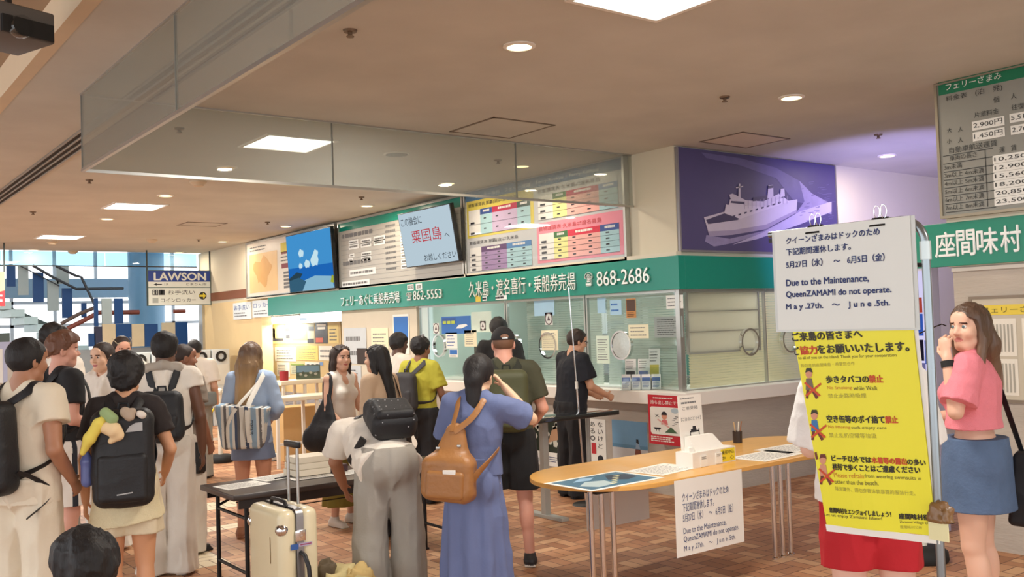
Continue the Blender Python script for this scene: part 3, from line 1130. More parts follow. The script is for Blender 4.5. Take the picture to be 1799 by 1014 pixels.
booth_pane(11.03, 9.08, 'ticket window pane at the left end behind the yellow shirt', ((10.56, .15),))
booth_pane(9.06, 7.66, 'ticket window pane behind the capped man in olive', ((9.3 - .35, .13), (8.61 - .3, .15)))
booth_pane(7.64, 6.34, 'ticket window pane with the round chrome speaking disc', ((7.13, .15),), True)


def booth_pane_y(x0, x1, label, rings):
    o = empty('ticket_window', (x0, MY + .04, CT), 0, label, 'ticket window', 'ticket windows of the booth')
    w = x1 - x0
    MB().box(.02, w - .02, -.005, .005, .006, .95).build('pane', bg, o)
    b = MB()
    b.box(0, w, -.02, .02, 0, .012)
    b.box(0, w, -.02, .02, .945, .97)
    b.box(w - .012, w, -.018, .018, .012, .945)
    b.build('frame', alu, o)
    for rxx in rings:
        M = Matrix.Translation((rxx - x0, 0, .43)) @ Matrix.Rotation(R(90), 4, 'X')
        MB().lathe((0, 0), [(.12, -.02), (.14, -.02), (.14, .02), (.12, .02), (.12, -.02)], 0, 36, M=M).build('speaking_ring', chrome, o)


booth_pane_y(6.8, 8.02, 'ticket window pane beside the corner with closed blinds and one speaking ring', (7.76,))
booth_pane_y(8.04, 9.58, 'ticket window pane half hidden by the notice rack', (8.42,))
MB().box(WX + .02, WX + .075, MY + .02, MY + .075, CT, 1.97).build('corner_post', alu)
tag(bpy.data.objects['corner_post'], 'slim metal corner post of the glass ticket booth', 'post')


def blind(x0, y0, x1, y1, z0, z1, label, m):
    v = Vector((x1 - x0, y1 - y0, 0))
    L = v.length
    o = empty('window_blind', (x0, y0, z0), math.atan2(v.y, v.x), label, 'blind')
    b = MB()
    n = int((z1 - z0) / .026)
    for i in range(n):
        z = i * .026
        b.add([(0, -.008, z), (L, -.008, z), (L, .008, z + .0235), (0, .008, z + .0235)], [(0, 1, 2, 3)], 0)
    b.build('slats', m, o)
    MB().box(0, L, -.02, .02, z1 - z0 - .03, z1 - z0).build('head_rail', alu, o)


blind(6.95, MY + .12, 9.55, MY + .12, 1.01, 1.97, 'cream horizontal blind closed behind the right-hand ticket windows', translucent('cream_slat', (236, 222, 190), .45))
blind(WX + .3, 7.62, WX + .3, 6.5, 1.01, 1.97, 'pale green horizontal blind behind the window with the chrome disc', translucent('green_white_slat', (196, 204, 194), .3))
blind(WX + .3, 9.02, WX + .3, 7.7, 1.01, 1.97, 'pale green horizontal blind behind the window of the olive backpack', translucent('green_white_slat', (196, 204, 194), .3))
# picture frame-like rack behind the corner pane
o = empty('wall_planner', (6.93, MY + .09, 1.36), 0, 'large pale framed planner sheet behind the corner ticket window', 'planner')
MB().box(0, 1.05, 0, .02, 0, .58).build('sheet', translucent('planner_sheet', (244, 238, 230), .75), o)
b = MB()
for x0, x1, z0, z1 in ((-.02, 1.07, -.02, 0), (-.02, 1.07, .58, .6), (-.02, 0, 0, .58), (1.05, 1.07, 0, .58), (0, 1.05, .19, .2), (0, 1.05, .39, .4)):
    b.box(x0, x1, -.008, .022, z0, z1)
b.build('frame', mat('planner_frame', (176, 168, 160), 0.4), o)

# office inside the booth
of_w = mat('office_wall', (176, 198, 190), 0.8, var=.03)
struct('wall_office_back', MB().box(10.4, 10.5, MY + .2, 16.4, 0, 2.5), of_w)
struct('wall_office_left', MB().box(6.92, 10.4, 11.05, 11.15, 0, 2.5), of_w)
struct('wall_office_right', MB().box(9.6, 9.7, MY + .2, 11.05, 0, 2.5), of_w)
struct('ceiling_office', MB().box(6.92, 10.5, MY + .2, 16.4, 2.5, 2.55), white_p)
for i, (x, y, lb) in enumerate(((7.6, 8.0, 'fluorescent tube light inside the booth near the corner'), (7.6, 10.0, 'fluorescent tube light inside the booth near its left end'), (8.3, 7.2, 'added fluorescent tube light inside the booth, backlighting the cream blind'))):  # the third tube is added to brighten the cream blind
    o = empty('tube_light', (x, y, 2.5), 0, lb, 'ceiling light')
    MB().box(-.09, .09, -.6, .6, -.04, 0).build('fitting', white_p, o)
    MB().tube([(0, -.58, -.055), (0, .58, -.055)], .016).build('tube', emitter('office_tube', (236, 255, 248), 6), o)
    lamp('tube_lamp', 'AREA', (0, 0, -.08), P_OFFICE, (.95, 1, .97), .1, parent=o, shape='RECTANGLE', sy=1.1)


def sheet_on(X, y, z, w, h, label, colors, kind='text', name='paper_notice', cat='notice', rows=5):
    """paper fixed on a surface facing -X; y, z = lower left corner seen from the hall"""
    o = empty(name, (X, y, z), 0, label, cat)
    f2 = frX(-.003, 0, 0)
    b = MB()
    b.prism([(0, 0), (w, 0), (w, h), (0, h)], f2, -.002, 0, 0)
    if kind == 'text':
        b.lines(f2, w * .1, h * .1, w * .9, h * .9, rows, 1, .001, .3)
    elif kind == 'picture':
        b.rect(f2, w * .06, h * .35, w * .94, h * .94, .001, 1)
        b.lines(f2, w * .1, h * .06, w * .9, h * .3, 3, 2, .001, .4)
    elif kind == 'none':
        pass
    else:
        kind(b, f2, w, h)
    b.build('sheet', colors, o)
    return o


cream_paper = mat('cream_paper', (236, 228, 196), 0.7)
GXp = WX + .035


def px_sheet(a, c, X, label, colors, kind='text', **k):
    (u0, v0), (u1, v1) = uX(*a, X), uX(*c, X)
    return sheet_on(X, -min(u0, u1), min(v0, v1), abs(u1 - u0), abs(v1 - v0), label, colors, kind, **k)


Z4 = lambda x, y: (720 + x / 3.598, 500 + y / 3.6)


def blue_poster(b, f, w, h):
    b.rect(f, w * .03, h * .55, w * .5, h * .92, .001, 1)
    for k in range(3):
        b.rect(f, w * (.05 + .15 * k), h * .58, w * (.17 + .15 * k), h * .75, .002, 2)
    b.poly(f, [(w * .5, h * .3), (w * .6, h * .5), (w * .85, h * .55), (w * .9, h * .45), (w * .7, h * .3)], .002, 3)


px_sheet(Z4(200, 205), Z4(388, 310), GXp, 'blue travel poster with lime squares on the left ticket window', [mat('poster_blue', (40, 110, 190), .5), mat('poster_navy', (36, 84, 160), .5), mat('poster_lime', (190, 210, 70), .5), white_ink], blue_poster, name='travel_poster', cat='poster')
px_sheet(Z4(228, 305), Z4(302, 405), GXp, 'white notice with blue blocks beside the left speaking ring', [paper, mat('poster_navy', (36, 84, 160), .5)], rows=4)
px_sheet(Z4(345, 290), Z4(425, 392), GXp, 'cream handwritten notice behind the black-haired head', [cream_paper, grey_ink], rows=6)
px_sheet(Z4(250, 410), Z4(305, 460), GXp, 'small blue and white card under the left window notices', [paper, mat('poster_blue', (40, 110, 190), .5), grey_ink], 'picture')
px_sheet(Z4(388, 175), Z4(520, 300), GXp - .0, 'large pale sheet on the left ticket window', [mat('pale_green_sheet', (214, 230, 214), .6)], 'none')
px_sheet(Z4(832, 290), Z4(940, 415), GXp, 'cream notice with dark lines on the middle window', [cream_paper, grey_ink], rows=8)
px_sheet(Z4(1382, 255), Z4(1512, 340), GXp, 'cream notice above the chrome speaking disc', [cream_paper, grey_ink], rows=3)
px_sheet(Z4(1178, 325), Z4(1265, 500), GXp, 'tall pale notice behind the black shirt', [mat('pale_green_sheet', (214, 230, 214), .6), grey_ink], rows=9)
px_sheet(Z4(1545, 205), Z4(1730, 335), GXp, 'grey sheet of dense print near the booth corner', [mat('grey_sheet', (150, 160, 156), .6), ink], rows=8)
px_sheet(Z4(1620, 70), Z4(1730, 150), GXp, 'white sheet at the top of the booth corner', [paper, grey_ink], rows=3)
px_sheet(Z4(1366, 90), Z4(1432, 210), GXp, 'orange picture card hanging high in the disc window', [mat('orange_card', (206, 140, 70), .5), mat('brown_card', (90, 64, 50), .6), ink], 'picture')
px_sheet(Z4(785, 105), Z4(915, 195), GXp, 'painted pale blue window reflection at the top of the middle window', [mat('pale_blue_reflection', (176, 214, 236), .5)], 'none')  # bright window reflected in the glass, painted as a flat block
px_sheet(Z4(1185, 85), Z4(1240, 180), GXp, 'painted narrow window reflection at the top of the disc window', [mat('pale_blue_reflection', (176, 214, 236), .5)], 'none')  # narrow reflected window, painted onto the pane
px_sheet(Z4(1265, 100), Z4(1340, 190), GXp, 'painted blue and white window reflection at the top of the disc window', [mat('pale_blue_reflection', (176, 214, 236), .5), mat('poster_blue', (40, 110, 190), .5)], rows=2)  # reflected window painted as a pale block with blue strokes


def emblem(b, f, w, h):
    b.poly(f, [(w / 2 + w * .5 * math.cos(t), h / 2 + h * .5 * math.sin(t)) for t in [k * .3 for k in range(21)]], .001, 1)
    b.poly(f, [(w / 2 + w * .4 * math.cos(t), h / 2 + h * .4 * math.sin(t)) for t in [k * .3 for k in range(21)]], .002, 0)
    b.poly(f, [(w * .3, h * .35), (w * .5, h * .75), (w * .7, h * .35)], .003, 1)


for (a, c, lb) in (((148, 245), (187, 310), 'round number sticker at the left of the ticket windows'), ((445, 232), (482, 290), 'round number sticker beside the capped head'), ((855, 178), (905, 255), 'dark round emblem sticker on the middle window')):
    px_sheet(Z4(*a), Z4(*c), GXp, lb, [mat('sticker_white', (226, 226, 220), .5), mat('sticker_dark', (84, 60, 66), .5)], emblem, name='round_sticker', cat='sticker')

# desks and machines inside the booth, seen through the glass
o = empty('office_shelf', (8.3, 8.4, 0), 0, 'grey steel shelf unit at the back of the booth', 'shelf')
b = MB()
for z in (.02, .5, 1.0, 1.5, 1.95):
    b.box(0, .4, -1.6, 1.6, z, z + .03)
for y in (-1.6, 0, 1.57):
    b.box(0, .03, y, y + .03, 0, 1.98)
    b.box(.37, .4, y, y + .03, 0, 1.98)
b.build('rack', mat('grey_steel', (150, 158, 160), .5, .3), o)
rg = random.Random(8)
for lvl, z in enumerate((.53, 1.03, 1.53)):
    y = 6.95
    while y < 9.8:
        w = rg.uniform(.05, .12)
        h = rg.uniform(.24, .34)
        MB().box(8.34, 8.6, y, y + w, z, z + h).build('binder', [mat('binder_%d' % rg.randrange(5), [(60, 100, 160), (200, 206, 208), (170, 70, 70), (70, 130, 120), (220, 210, 170)][rg.randrange(5)], .5)])
        bb = bpy.context.scene.objects[-1]
        tag(bb, 'office binder standing on the booth shelf', 'binder', 'binders on the booth shelf')
        y += w + (.005 if rg.random() < .8 else .25)
for y, lb in ((10.1, 'dark monitor behind the left ticket window'), (8.2, 'dark monitor behind the middle ticket window'), (7.0, 'dark monitor behind the disc window')):
    o = empty('monitor', (7.15, y, CT), R(-90), lb, 'monitor')
    MB().rbox((0, 0, .28), (.22, .015, .14), .008).build('screen', mat('black_plastic', (14, 14, 16), 0.35), o)
    MB().box(-.02, .02, -.02, .02, .01, .16).build('neck', dark_metal, o)
    MB().rbox((0, 0, .008), (.1, .08, .008), .004).build('foot', dark_metal, o)

# ---------------------------------------------------------------- pier notices and information opening
px_sheet((604, 577), (645, 640), WX - .005, 'pale grey framed sheet on the wall left of the ticket windows', [mat('grey_sheet_pale', (196, 202, 206), .4), grey_ink], rows=2, name='framed_notice')
px_sheet((652, 577), (684, 650), WX - .005, 'cream framed notice with a brown border on the wall', [cream_paper, grey_ink], rows=9, name='framed_notice')
px_sheet((690, 553), (720, 622), WX - .005, 'white poster with a blue square above the black-haired head', [paper, mat('poster_blue', (40, 110, 190), .5), grey_ink], 'picture', name='framed_notice')
px_sheet((606, 642), (636, 700), WX - .005, 'grey leaflet sheet behind the facing woman', [mat('grey_sheet_pale', (196, 202, 206), .4), ink], rows=8)
px_sheet((627, 612), (645, 640), WX - .01, 'small dark box notice on the wall', [mat('dark_brown_card', (50, 38, 34), .6)], 'none')
# information board standing behind the far counter
IX = 7.15
(u0, v0), (u1, v1) = uX(445, 690, IX), uX(598, 565, IX)
yl, yr = -u0, -u1
o = empty('information_board', (IX, (yl + yr) / 2, 0), 0, 'tan pin board covered in maps and notices behind the far counter', 'notice board')
W = yl - yr
f2 = frX(0, W / 2, 0)
b = MB()
b.prism([(0, .6), (W, .6), (W, v1), (0, v1)], f2, -.04, 0, 0)
b.build('board', mat('tan_board', (206, 180, 130), .7), o)
b = MB()
ZI = lambda x, y: (420 + x / 5.633, 520 + y / 5.633)


def ib(a, c, mi, rows=0, d=.004, inkm=8):
    (p0, q0), (p1, q1) = uX(*ZI(*a), IX), uX(*ZI(*c), IX)
    p0, p1 = p0 + yl, p1 + yl
    q0, q1 = min(q0, q1), max(q0, q1)
    b.rect(f2, p0, q0, p1, q1, d, mi)
    if rows:
        b.lines(f2, p0 + (p1 - p0) * .1, q0 + (q1 - q0) * .1, p1 - (p1 - p0) * .1, q1 - (q1 - q0) * .15, rows, inkm, d + .002, .3)


ib((150, 290), (455, 475), 1)
ib((160, 330), (360, 440), 2, 3)
ib((240, 290), (325, 325), 6, d=.006)
ib((330, 420), (440, 445), 6, d=.006)
ib((460, 285), (750, 470), 3)
ib((530, 310), (680, 440), 4, d=.006)
ib((460, 320), (505, 350), 6, d=.006)
ib((465, 385), (505, 420), 6, d=.006)
ib((690, 305), (745, 345), 6, d=.006)
ib((680, 425), (745, 465), 6, d=.006)
ib((752, 268), (880, 470), 6)
ib((770, 280), (862, 300), 5, d=.006)
ib((780, 310), (855, 330), 5, d=.006)
ib((762, 415), (835, 460), 7, d=.006)
ib((885, 290), (990, 470), 1, 4)
ib((290, 510), (350, 800), 5, 9)
ib((355, 505), (565, 650), 5, 4)
ib((575, 495), (785, 640), 2, 6)
ib((790, 495), (930, 640), 5, 2)
ib((510, 665), (650, 780), 3, 5)
ib((515, 668), (648, 690), 9, d=.007)
ib((375, 655), (505, 800), 5, 6)
ib((655, 655), (800, 840), 5)
for i in range(3):
    for j in range(3):
        ib((672 + j * 45, 672 + i * 50), (700 + j * 45, 696 + i * 50), 8, d=.007)
ib((800, 655), (835, 690), 10, d=.007)
b.build('pinned_sheets', [paper, mat('map_buff', (222, 200, 132), .6), mat('notice_yellow', (232, 208, 120), .6), mat('map_grey_green', (190, 190, 160), .6), mat('map_olive', (170, 168, 110), .6),
                          mat('sheet_white', (228, 222, 208), .6), mat('photo_dark', (66, 66, 74), .5), mat('photo_red', (196, 92, 70), .5), grey_ink, mat('print_green', (130, 150, 80), .6), mat('print_blue', (120, 150, 190), .6)], o)
b = MB()
b.box(-.06, .06, -W / 2, -W / 2 + .05, 0, .6)
b.box(-.06, .06, W / 2 - .05, W / 2, 0, .6)
b.build('board_legs', alu, o)
# fluorescent strip under the teal band in the information opening
p = PX(495, 562, WX + .25)
o = empty('strip_light', (WX + .25, p.y, p.z), 0, 'bright fluorescent strip light under the teal band above the pin board', 'strip light')
MB().rbox((0, 0, .0), (.06, .62, .055), .012).build('diffuser', emitter('strip_tube', (250, 255, 250), 5), o)
MB().box(-.07, .07, -.64, .64, .055, .09).build('fitting', white_p, o)
lamp('strip_lamp', 'AREA', (0, 0, -.08), 25, (.95, 1, .96), .1, parent=o, shape='RECTANGLE', sy=1.2)

# ---------------------------------------------------------------- posters under the counter
CX = 6.728


def plant_poster(b, f, w, h):
    b.rect(f, 0, h * .3, w, h, .001, 1)
    rg = random.Random(2)
    for k in range(26):
        u, v, r = rg.uniform(.05, .9) * w, rg.uniform(.34, .94) * h, rg.uniform(.02, .05)
        b.poly(f, [(u + r * math.cos(t), v + r * math.sin(t)) for t in (0, 1.2, 2.6, 4, 5.2)], .002, 2)
    b.poly(f, [(w * .55, h * .5), (w * .98, h * .6), (w * .98, h * .85), (w * .7, h * .78)], .003, 3)
    b.text(f, 'TOMARI', w * .12, h * .06, w * .5, h * .15, .002, 4)
    b.lines(f, w * .55, h * .08, w * .92, h * .22, 3, 4, .002)


px_sheet((938, 735), (986, 822), CX, 'white poster with a dark photo of blossoms under the counter', [paper, mat('leaf_dark', (40, 48, 34), .6), mat('blossom_white', (206, 204, 190), .6), mat('tan_photo', (188, 146, 112), .6), ink_blue], plant_poster, name='wall_poster', cat='poster')


def jp_poster(b, f, w, h):
    for i, ch in enumerate('ないけど'):
        b.text(f, ch, w * .58, h * (.86 - .13 * i), w * .86, h * (.95 - .13 * i), .002, 1)
    for i, ch in enumerate('ある。'):
        b.text(f, ch, w * .14, h * (.86 - .13 * i), w * .42, h * (.95 - .13 * i), .002, 1)
    b.rect(f, w * .2, h * .36, w * .45, h * .56, .002, 2)
    b.poly(f, [(w * .68 + w * .16 * math.cos(k * .6), h * .28 + h * .07 * math.sin(k * .6)) for k in range(11)], .002, 1)
    b.rect(f, 0, 0, w, h * .2, .002, 3)
    b.rect(f, w * .05, h * .03, w * .95, h * .12, .003, 4)


px_sheet((1032, 735), (1067, 835), CX, 'narrow white poster with vertical black Japanese lettering and a red tag', [paper, ink, red_ink, mat('poster_navy', (36, 84, 160), .5), mat('night_photo', (70, 80, 110), .5)], jp_poster, name='wall_poster', cat='poster')


def beach_poster(b, f, w, h):
    b.rect(f, 0, .42 * h, w, h, .001, 1)
    b.rect(f, 0, .38 * h, w, .46 * h, .002, 2)
    b.rect(f, 0, .1 * h, w, .38 * h, .001, 3)
    b.rect(f, 0, 0, w, .1 * h, .001, 0)
    b.text(f, '島旅', w * .05, .015 * h, w * .4, .09 * h, .003, 4)
    b.poly(f, [(w * .66, h * .38), (w * .69, h * .52), (w * .76, h * .52), (w * .8, h * .36)], .003, 5)
    b.poly(f, [(w * .62, h * .12), (w * .66, h * .38), (w * .8, h * .38), (w * .84, h * .12)], .003, 6)
    b.poly(f, [(w * .69, h * .52), (w * .69, h * .6), (w * .75, h * .6), (w * .76, h * .5)], .004, 4)


px_sheet((1075, 737), (1140, 822), CX, 'beach poster of a standing figure under a blue sky', [paper, mat('beach_sky', (112, 160, 196), .5), mat('beach_sea', (92, 140, 172), .5), mat('beach_sand', (206, 206, 206), .5), ink, mat('shirt_blue', (150, 176, 200), .6), mat('skirt_brown', (132, 72, 52), .6)],
         beach_poster, name='wall_poster', cat='poster')


def red_poster(b, f, w, h):
    b.prism([(w * .06 + a, h * .2 + c) for a, c in ((.02, 0), (w * .84, 0), (w * .88, .02), (w * .88, h * .54), (w * .84, h * .56), (.02, h * .56), (0, h * .54), (0, .02))], f, .001, .002, 1)
    b.text(f, '持ち出し禁止です！', w * .08, h * .81, w * .92, h * .89, .002, 1)
    b.lines(f, w * .15, h * .92, w * .85, h * .96, 1, 1, .002, .5)
    b.lines(f, w * .06, h * .05, w * .7, h * .17, 3, 1, .002, .5)
    cx, cy = w * .45, h * .58
    b.poly(f, [(cx + .035 * math.cos(t), cy + .035 * math.sin(t)) for t in [k * .5 for k in range(13)]], .003, 2)
    b.poly(f, [(cx + .038 * math.cos(t), cy + .01 + .034 * math.sin(t)) for t in [k * .4 for k in range(9)]], .004, 3)
    b.poly(f, [(cx - .045, cy - .08), (cx - .03, cy - .035), (cx + .03, cy - .035), (cx + .045, cy - .08)], .003, 4)
    b.poly(f, [(w * .25, h * .5), (w * .28, h * .52), (w * .6, h * .36), (w * .57, h * .34)], .004, 5)
    b.poly(f, [(w * .45, h * .25), (w * .62, h * .37), (w * .8, h * .25)], .003, 6)
    b.poly(f, [(w * .14, h * .34), (w * .36, h * .34), (w * .32, h * .3), (w * .18, h * .3)], .003, 3)
    b.poly(f, [(w * .2, h * .24), (w * .22, h * .3), (w * .24, h * .3)], .003, 3)
    b.poly(f, [(w * .3, h * .24), (w * .28, h * .3), (w * .3, h * .3)], .003, 3)
    for a in (0, 1):
        b.poly(f, [(w * (.2 if a else .3), h * .55), (w * (.22 if a else .32), h * .55), (w * (.3 if a else .2), h * .61), (w * (.28 if a else .18), h * .61)], .003, 3)
    b.poly(f, [(w * .74 + .05 * math.cos(t), h * .7 + .025 * math.sin(t)) for t in [k * .5 for k in range(13)]], .003, 7)
    for k in range(6):
        b.rect(f, w * (.66 + .04 * (k % 3)), h * (.4 + .035 * k), w * (.74 + .04 * (k % 3)), h * (.412 + .035 * k), .003, 3)


px_sheet((1138, 693), (1206, 786), 6.585, 'red bordered prohibition poster hanging from the counter corner', [mat('poster_red', (192, 36, 48), .5), mat('poster_cream', (234, 230, 220), .5), mat('cartoon_skin', (214, 150, 120), .6), ink, mat('cartoon_pink', (210, 110, 110), .6), mat('cartoon_rose', (220, 170, 160), .6), mat('cartoon_green', (72, 100, 70), .6), mat('bubble_grey', (176, 190, 196), .6)],
         red_poster, name='warning_poster', cat='poster')

# leaflet rack on the counter at the booth corner
LX = 6.64
p = PX(1135, 684, LX)
o = empty('leaflet_stand', (LX + .02, p.y + .1, CT), R(34), 'clear acrylic stand of folded leaflets on the counter corner', 'leaflet stand')
ac = glass('clear_acrylic', (.93, .96, .96))
b = MB()
for k in range(2):
    b.box(.0 + k * .07, .004 + k * .07, -.2, .2, 0, .12 + .1 * k)
b.box(0, .16, -.2, .2, 0, .004)
b.box(.15, .154, -.2, .2, 0, .3)
b.build('acrylic_body', ac, o)
lf = [mat('leaflet_blue', (92, 116, 170), .6), mat('leaflet_white', (232, 230, 226), .6), mat('leaflet_dark', (60, 62, 66), .6), mat('leaflet_yellow', (206, 190, 90), .6), mat('leaflet_peach', (226, 160, 130), .6)]
for k in range(4):
    w = .09
    y = .19 - k * .1
    b = MB()
    ff = frG((.02, y, .006), (0, -1, 0), (.12, 0, 1))
    b.prism([(0, 0), (w, 0), (w, .15), (0, .15)], ff, -.006, 0, 1)
    b.rect(ff, .005, .08, w - .005, .12, .001, 0)
    b.lines(ff, .01, .02, w - .01, .07, 4, 0, .001, .4)
    t = b.build('leaflet', lf)
    t.matrix_world = o.matrix_basis.copy()
    tag(t, 'blue and white folded leaflet in the front row of the acrylic stand', 'leaflet', 'front row leaflets in the stand')
for k, (y, h, m1, m2, lb) in enumerate(((.17, .3, 1, 2, 'white leaflet with dark print in the back of the acrylic stand, left'), (.04, .3, 1, 0, 'white and blue leaflet in the middle back of the acrylic stand'),
                                        (-.07, .4, 1, 3, 'tall white booklet with a yellow picture in the acrylic stand'))):
    b = MB()
    ff = frG((.09, y, .006), (0, -1, 0), (.15, 0, 1))
    w = .11
    b.prism([(0, 0), (w, 0), (w, h), (0, h)], ff, -.008, 0, m1)
    b.rect(ff, .01, h * .35, w - .01, h * .6, .001, m2)
    b.lines(ff, .01, h * .66, w - .02, h * .95, 4, 2, .001, .3)
    t = b.build('leaflet', lf)
    t.matrix_world = o.matrix_basis.copy()
    tag(t, lb, 'leaflet')

# ---------------------------------------------------------------- hanging direction sign at the far end
SY = 18.9
a, c = uY(258, 475, SY), uY(370, 536, SY)
W, Hs = c[0] - a[0], a[1] - c[1]
o = empty('hanging_sign', (a[0], SY, c[1]), 0, 'blue and white hanging sign with a yellow arrow at the far end', 'sign')
f2 = frY(-.03, 0, 0)
MB().box(0, W, -.03, .03, 0, Hs).build('sign_box', [mat('green_grey_edge', (84, 110, 100), .5)], o)
b = MB()
b.rect(f2, .012, Hs * .68, W - .012, Hs - .01, .002, 1)
b.rect(f2, .012, Hs * .52, W - .012, Hs * .68, .002, 0)
b.rect(f2, .012, .012, W - .012, Hs * .5, .002, 0)
b.text(f2, 'LAWSON', W * .1, Hs * .72, W * .92, Hs * .93, .004, 0, heavy=.008)
b.poly(f2, [(W * .09, Hs * .6), (W * .14, Hs * .64), (W * .14, Hs * .615), (W * .22, Hs * .615), (W * .22, Hs * .585), (W * .14, Hs * .585), (W * .14, Hs * .56)], .004, 2)
b.text(f2, '1F', W * .26, Hs * .57, W * .32, Hs * .63, .004, 2)
b.text(f2, 'とまりん店', W * .6, Hs * .57, W * .93, Hs * .64, .004, 2)
for k in range(2):
    b.rect(f2, W * (.07 + .1 * k), Hs * .3, W * (.16 + .1 * k), Hs * .45, .004, 2)
    for s_ in (-1, 1):
        xx = W * (.115 + .1 * k) + s_ * W * .022 * (1 - k)
        b.rect(f2, xx - .008, Hs * .32, xx + .008, Hs * .40, .006, 0)
        b.rect(f2, xx - .009, Hs * .41, xx + .009, Hs * .435, .006, 0)
b.text(f2, 'お手洗い', W * .31, Hs * .31, W * .74, Hs * .44, .004, 2)
b.rect(f2, W * .07, Hs * .08, W * .16, Hs * .22, .004, 4)
b.text(f2, 'コインロッカー', W * .2, Hs * .09, W * .75, Hs * .21, .004, 2)
b.poly(f2, [(W * .865 + .075 * math.cos(k * .3), Hs * .27 + .075 * math.sin(k * .3)) for k in range(21)], .004, 2)
b.poly(f2, [(W * .92, Hs * .27), (W * .87, Hs * .36), (W * .87, Hs * .3), (W * .81, Hs * .3), (W * .81, Hs * .24), (W * .87, Hs * .24), (W * .87, Hs * .18)], .006, 3)
b.build('sign_face', [mat('sign_white', (226, 230, 222), .4), mat('sign_blue', (30, 62, 146), .4), mat('sign_black', (40, 42, 48), .5), mat('sign_yellow', (226, 206, 60), .5), mat('sign_grey', (170, 176, 170), .5)], o)
for k, x in enumerate((.0, W)):
    MB().box(x - .012, x + .012, -.012, .012, 0, CEIL - c[1]).build('hanger', mat('dark_green_steel', (58, 66, 62), .5), o)
# red sign half out of frame at far left
p = PY(8, 510, 18.0)
o = empty('hanging_sign', (p.x, 18.0, 0), 0, 'cream and red hanging sign cut off by the left edge', 'sign')
pz = lambda y: PY(8, y, 18.0).z
b = MB()
b.box(-.55, 0, -.03, .03, pz(538), pz(478), 0)
f2 = frY(-.03, 0, 0)
b.poly(f2, [(-.55, pz(538)), (0, pz(538)), (0, pz(510)), (-.55, pz(530))], .002, 1)
b.rect(f2, -.14, pz(521), -.04, pz(518), .004, 2)
b.rect(f2, -.14, pz(530), -.04, pz(526), .004, 2)
b.build('sign_panel', [mat('sign_sand', (206, 184, 140), .5), mat('sign_red', (196, 44, 52), .5), white_ink], o)
MB().box(-.012, .012, -.012, .012, pz(478), CEIL).build('hanger', mat('dark_green_steel', (58, 66, 62), .5), o)

# ---------------------------------------------------------------- price-board wall on the right
ZD = lambda x, y: (1620 + x / 3.2737, 90 + y / 3.271)
PXW = WX - .06
off = Vector((PXW, 3.2, 2.37))
o = empty('price_board', off, 0, 'grey ferry price board with a green heading and white price strips, upper right', 'notice board')
fr0 = frX(PXW, 0, 0)
fr = lambda u, v, d=0.0: fr0(u, v, d) - off
(ul, vt) = uX(1646, 147, PXW)
ur = ul + 2.0
vb_ = uX(1656, 380, PXW)[1]
vt = CEIL - .02
b = MB()
b.prism([(ul, vb_), (ur, vb_), (ur, vt), (ul, vt)], fr, -.04, 0, 0)
g0 = uX(*ZD(92, 258), PXW)[1]
g1 = uX(*ZD(92, 182), PXW)[1]
b.rect(fr, ul + .01, g0, ur, g1, .002, 1)


def zt(s, a, c, mi=2, d=.004):
    """text between two measured corners; the base line is level on the wall"""
    (u0, v0), (u1, v1) = uX(*ZD(*a), PXW), uX(*ZD(*c), PXW)
    vm0 = uX(*ZD(*a), PXW)[1]
    b.text(fr, s, u0, vm0, u1, vm0 + abs(v1 - v0), d, mi)


def zrow(s, x0, ybase, x1, hpx, mi=2):
    u0, v0 = uX(*ZD(x0, ybase), PXW)
    u1 = uX(*ZD(x1, ybase), PXW)[0]
    h = uX(*ZD(x0, ybase - hpx), PXW)[1] - v0
    b.text(fr, s, u0, v0, u1, v0 + h, .004, mi)


zrow('フェリーざまみ', 138, 228, 462, 40, 3)
zrow('料金表', 138, 290, 262, 30)
zrow('(泊　発)', 308, 260, 465, 40)
zrow('個', 412, 300, 446, 36)
zrow('人', 512, 278, 545, 34)
zrow('片道料金', 302, 385, 444, 32)
zrow('往復', 516, 342, 590, 34)
for a, c, s in (((290, 458), (478, 52), '2,900円'), ((294, 520), (480, 52), '1,450円'), ((506, 414), (690, 52), '5,510円'), ((512, 482), (696, 52), '2,760円')):
    u0, v0 = uX(*ZD(*a), PXW)
    u1 = uX(*ZD(c[0], a[1]), PXW)[0]
    h = uX(*ZD(a[0], a[1] - c[1]), PXW)[1] - v0
    b.rect(fr, u0, v0, u1, v0 + h, .003, 3)
    b.text(fr, s, u0 + .01, v0 + h * .2, u1 - .015, v0 + h * .82, .005, 2)
zrow('大', 145, 472, 172, 28)
zrow('人', 208, 466, 238, 30)
zrow('小', 145, 535, 172, 28)
zrow('人', 208, 528, 238, 30)
zrow('自動車航送運賃', 158, 590, 436, 36)
zrow('運　賃', 446, 585, 545, 34)
zrow('車両の長さ', 160, 632, 318, 30)
rows = ['3m未満', '3m以上 4m未満', '4m以上 5m未満', '5m以上 6m未満', '6m以上 7m未満', '7m以上 8m未満']
fares = ['10,250円', '12,900円', '15,560円', '18,200円', '20,850円', '23,500円']
for i in range(6):
    y = 685 + i * 46.5
    zrow(rows[i], 128 + i * 2, y, (232 if i == 0 else 360), 30)
    u0, v0 = uX(*ZD(408 + i * 2, y - 37 + 8), PXW)
    u1 = u0 + .34
    h = uX(*ZD(408, y - 37 + 8 - 47), PXW)[1] - uX(*ZD(408, y - 37 + 8), PXW)[1]
    v0 = uX(*ZD(120, y + 8), PXW)[1]
    b.rect(fr, u0, v0, u1, v0 + h, .003, 3)
    b.text(fr, fares[i], u0 + .012, v0 + h * .2, u1 - .03, v0 + h * .8, .005, 2)
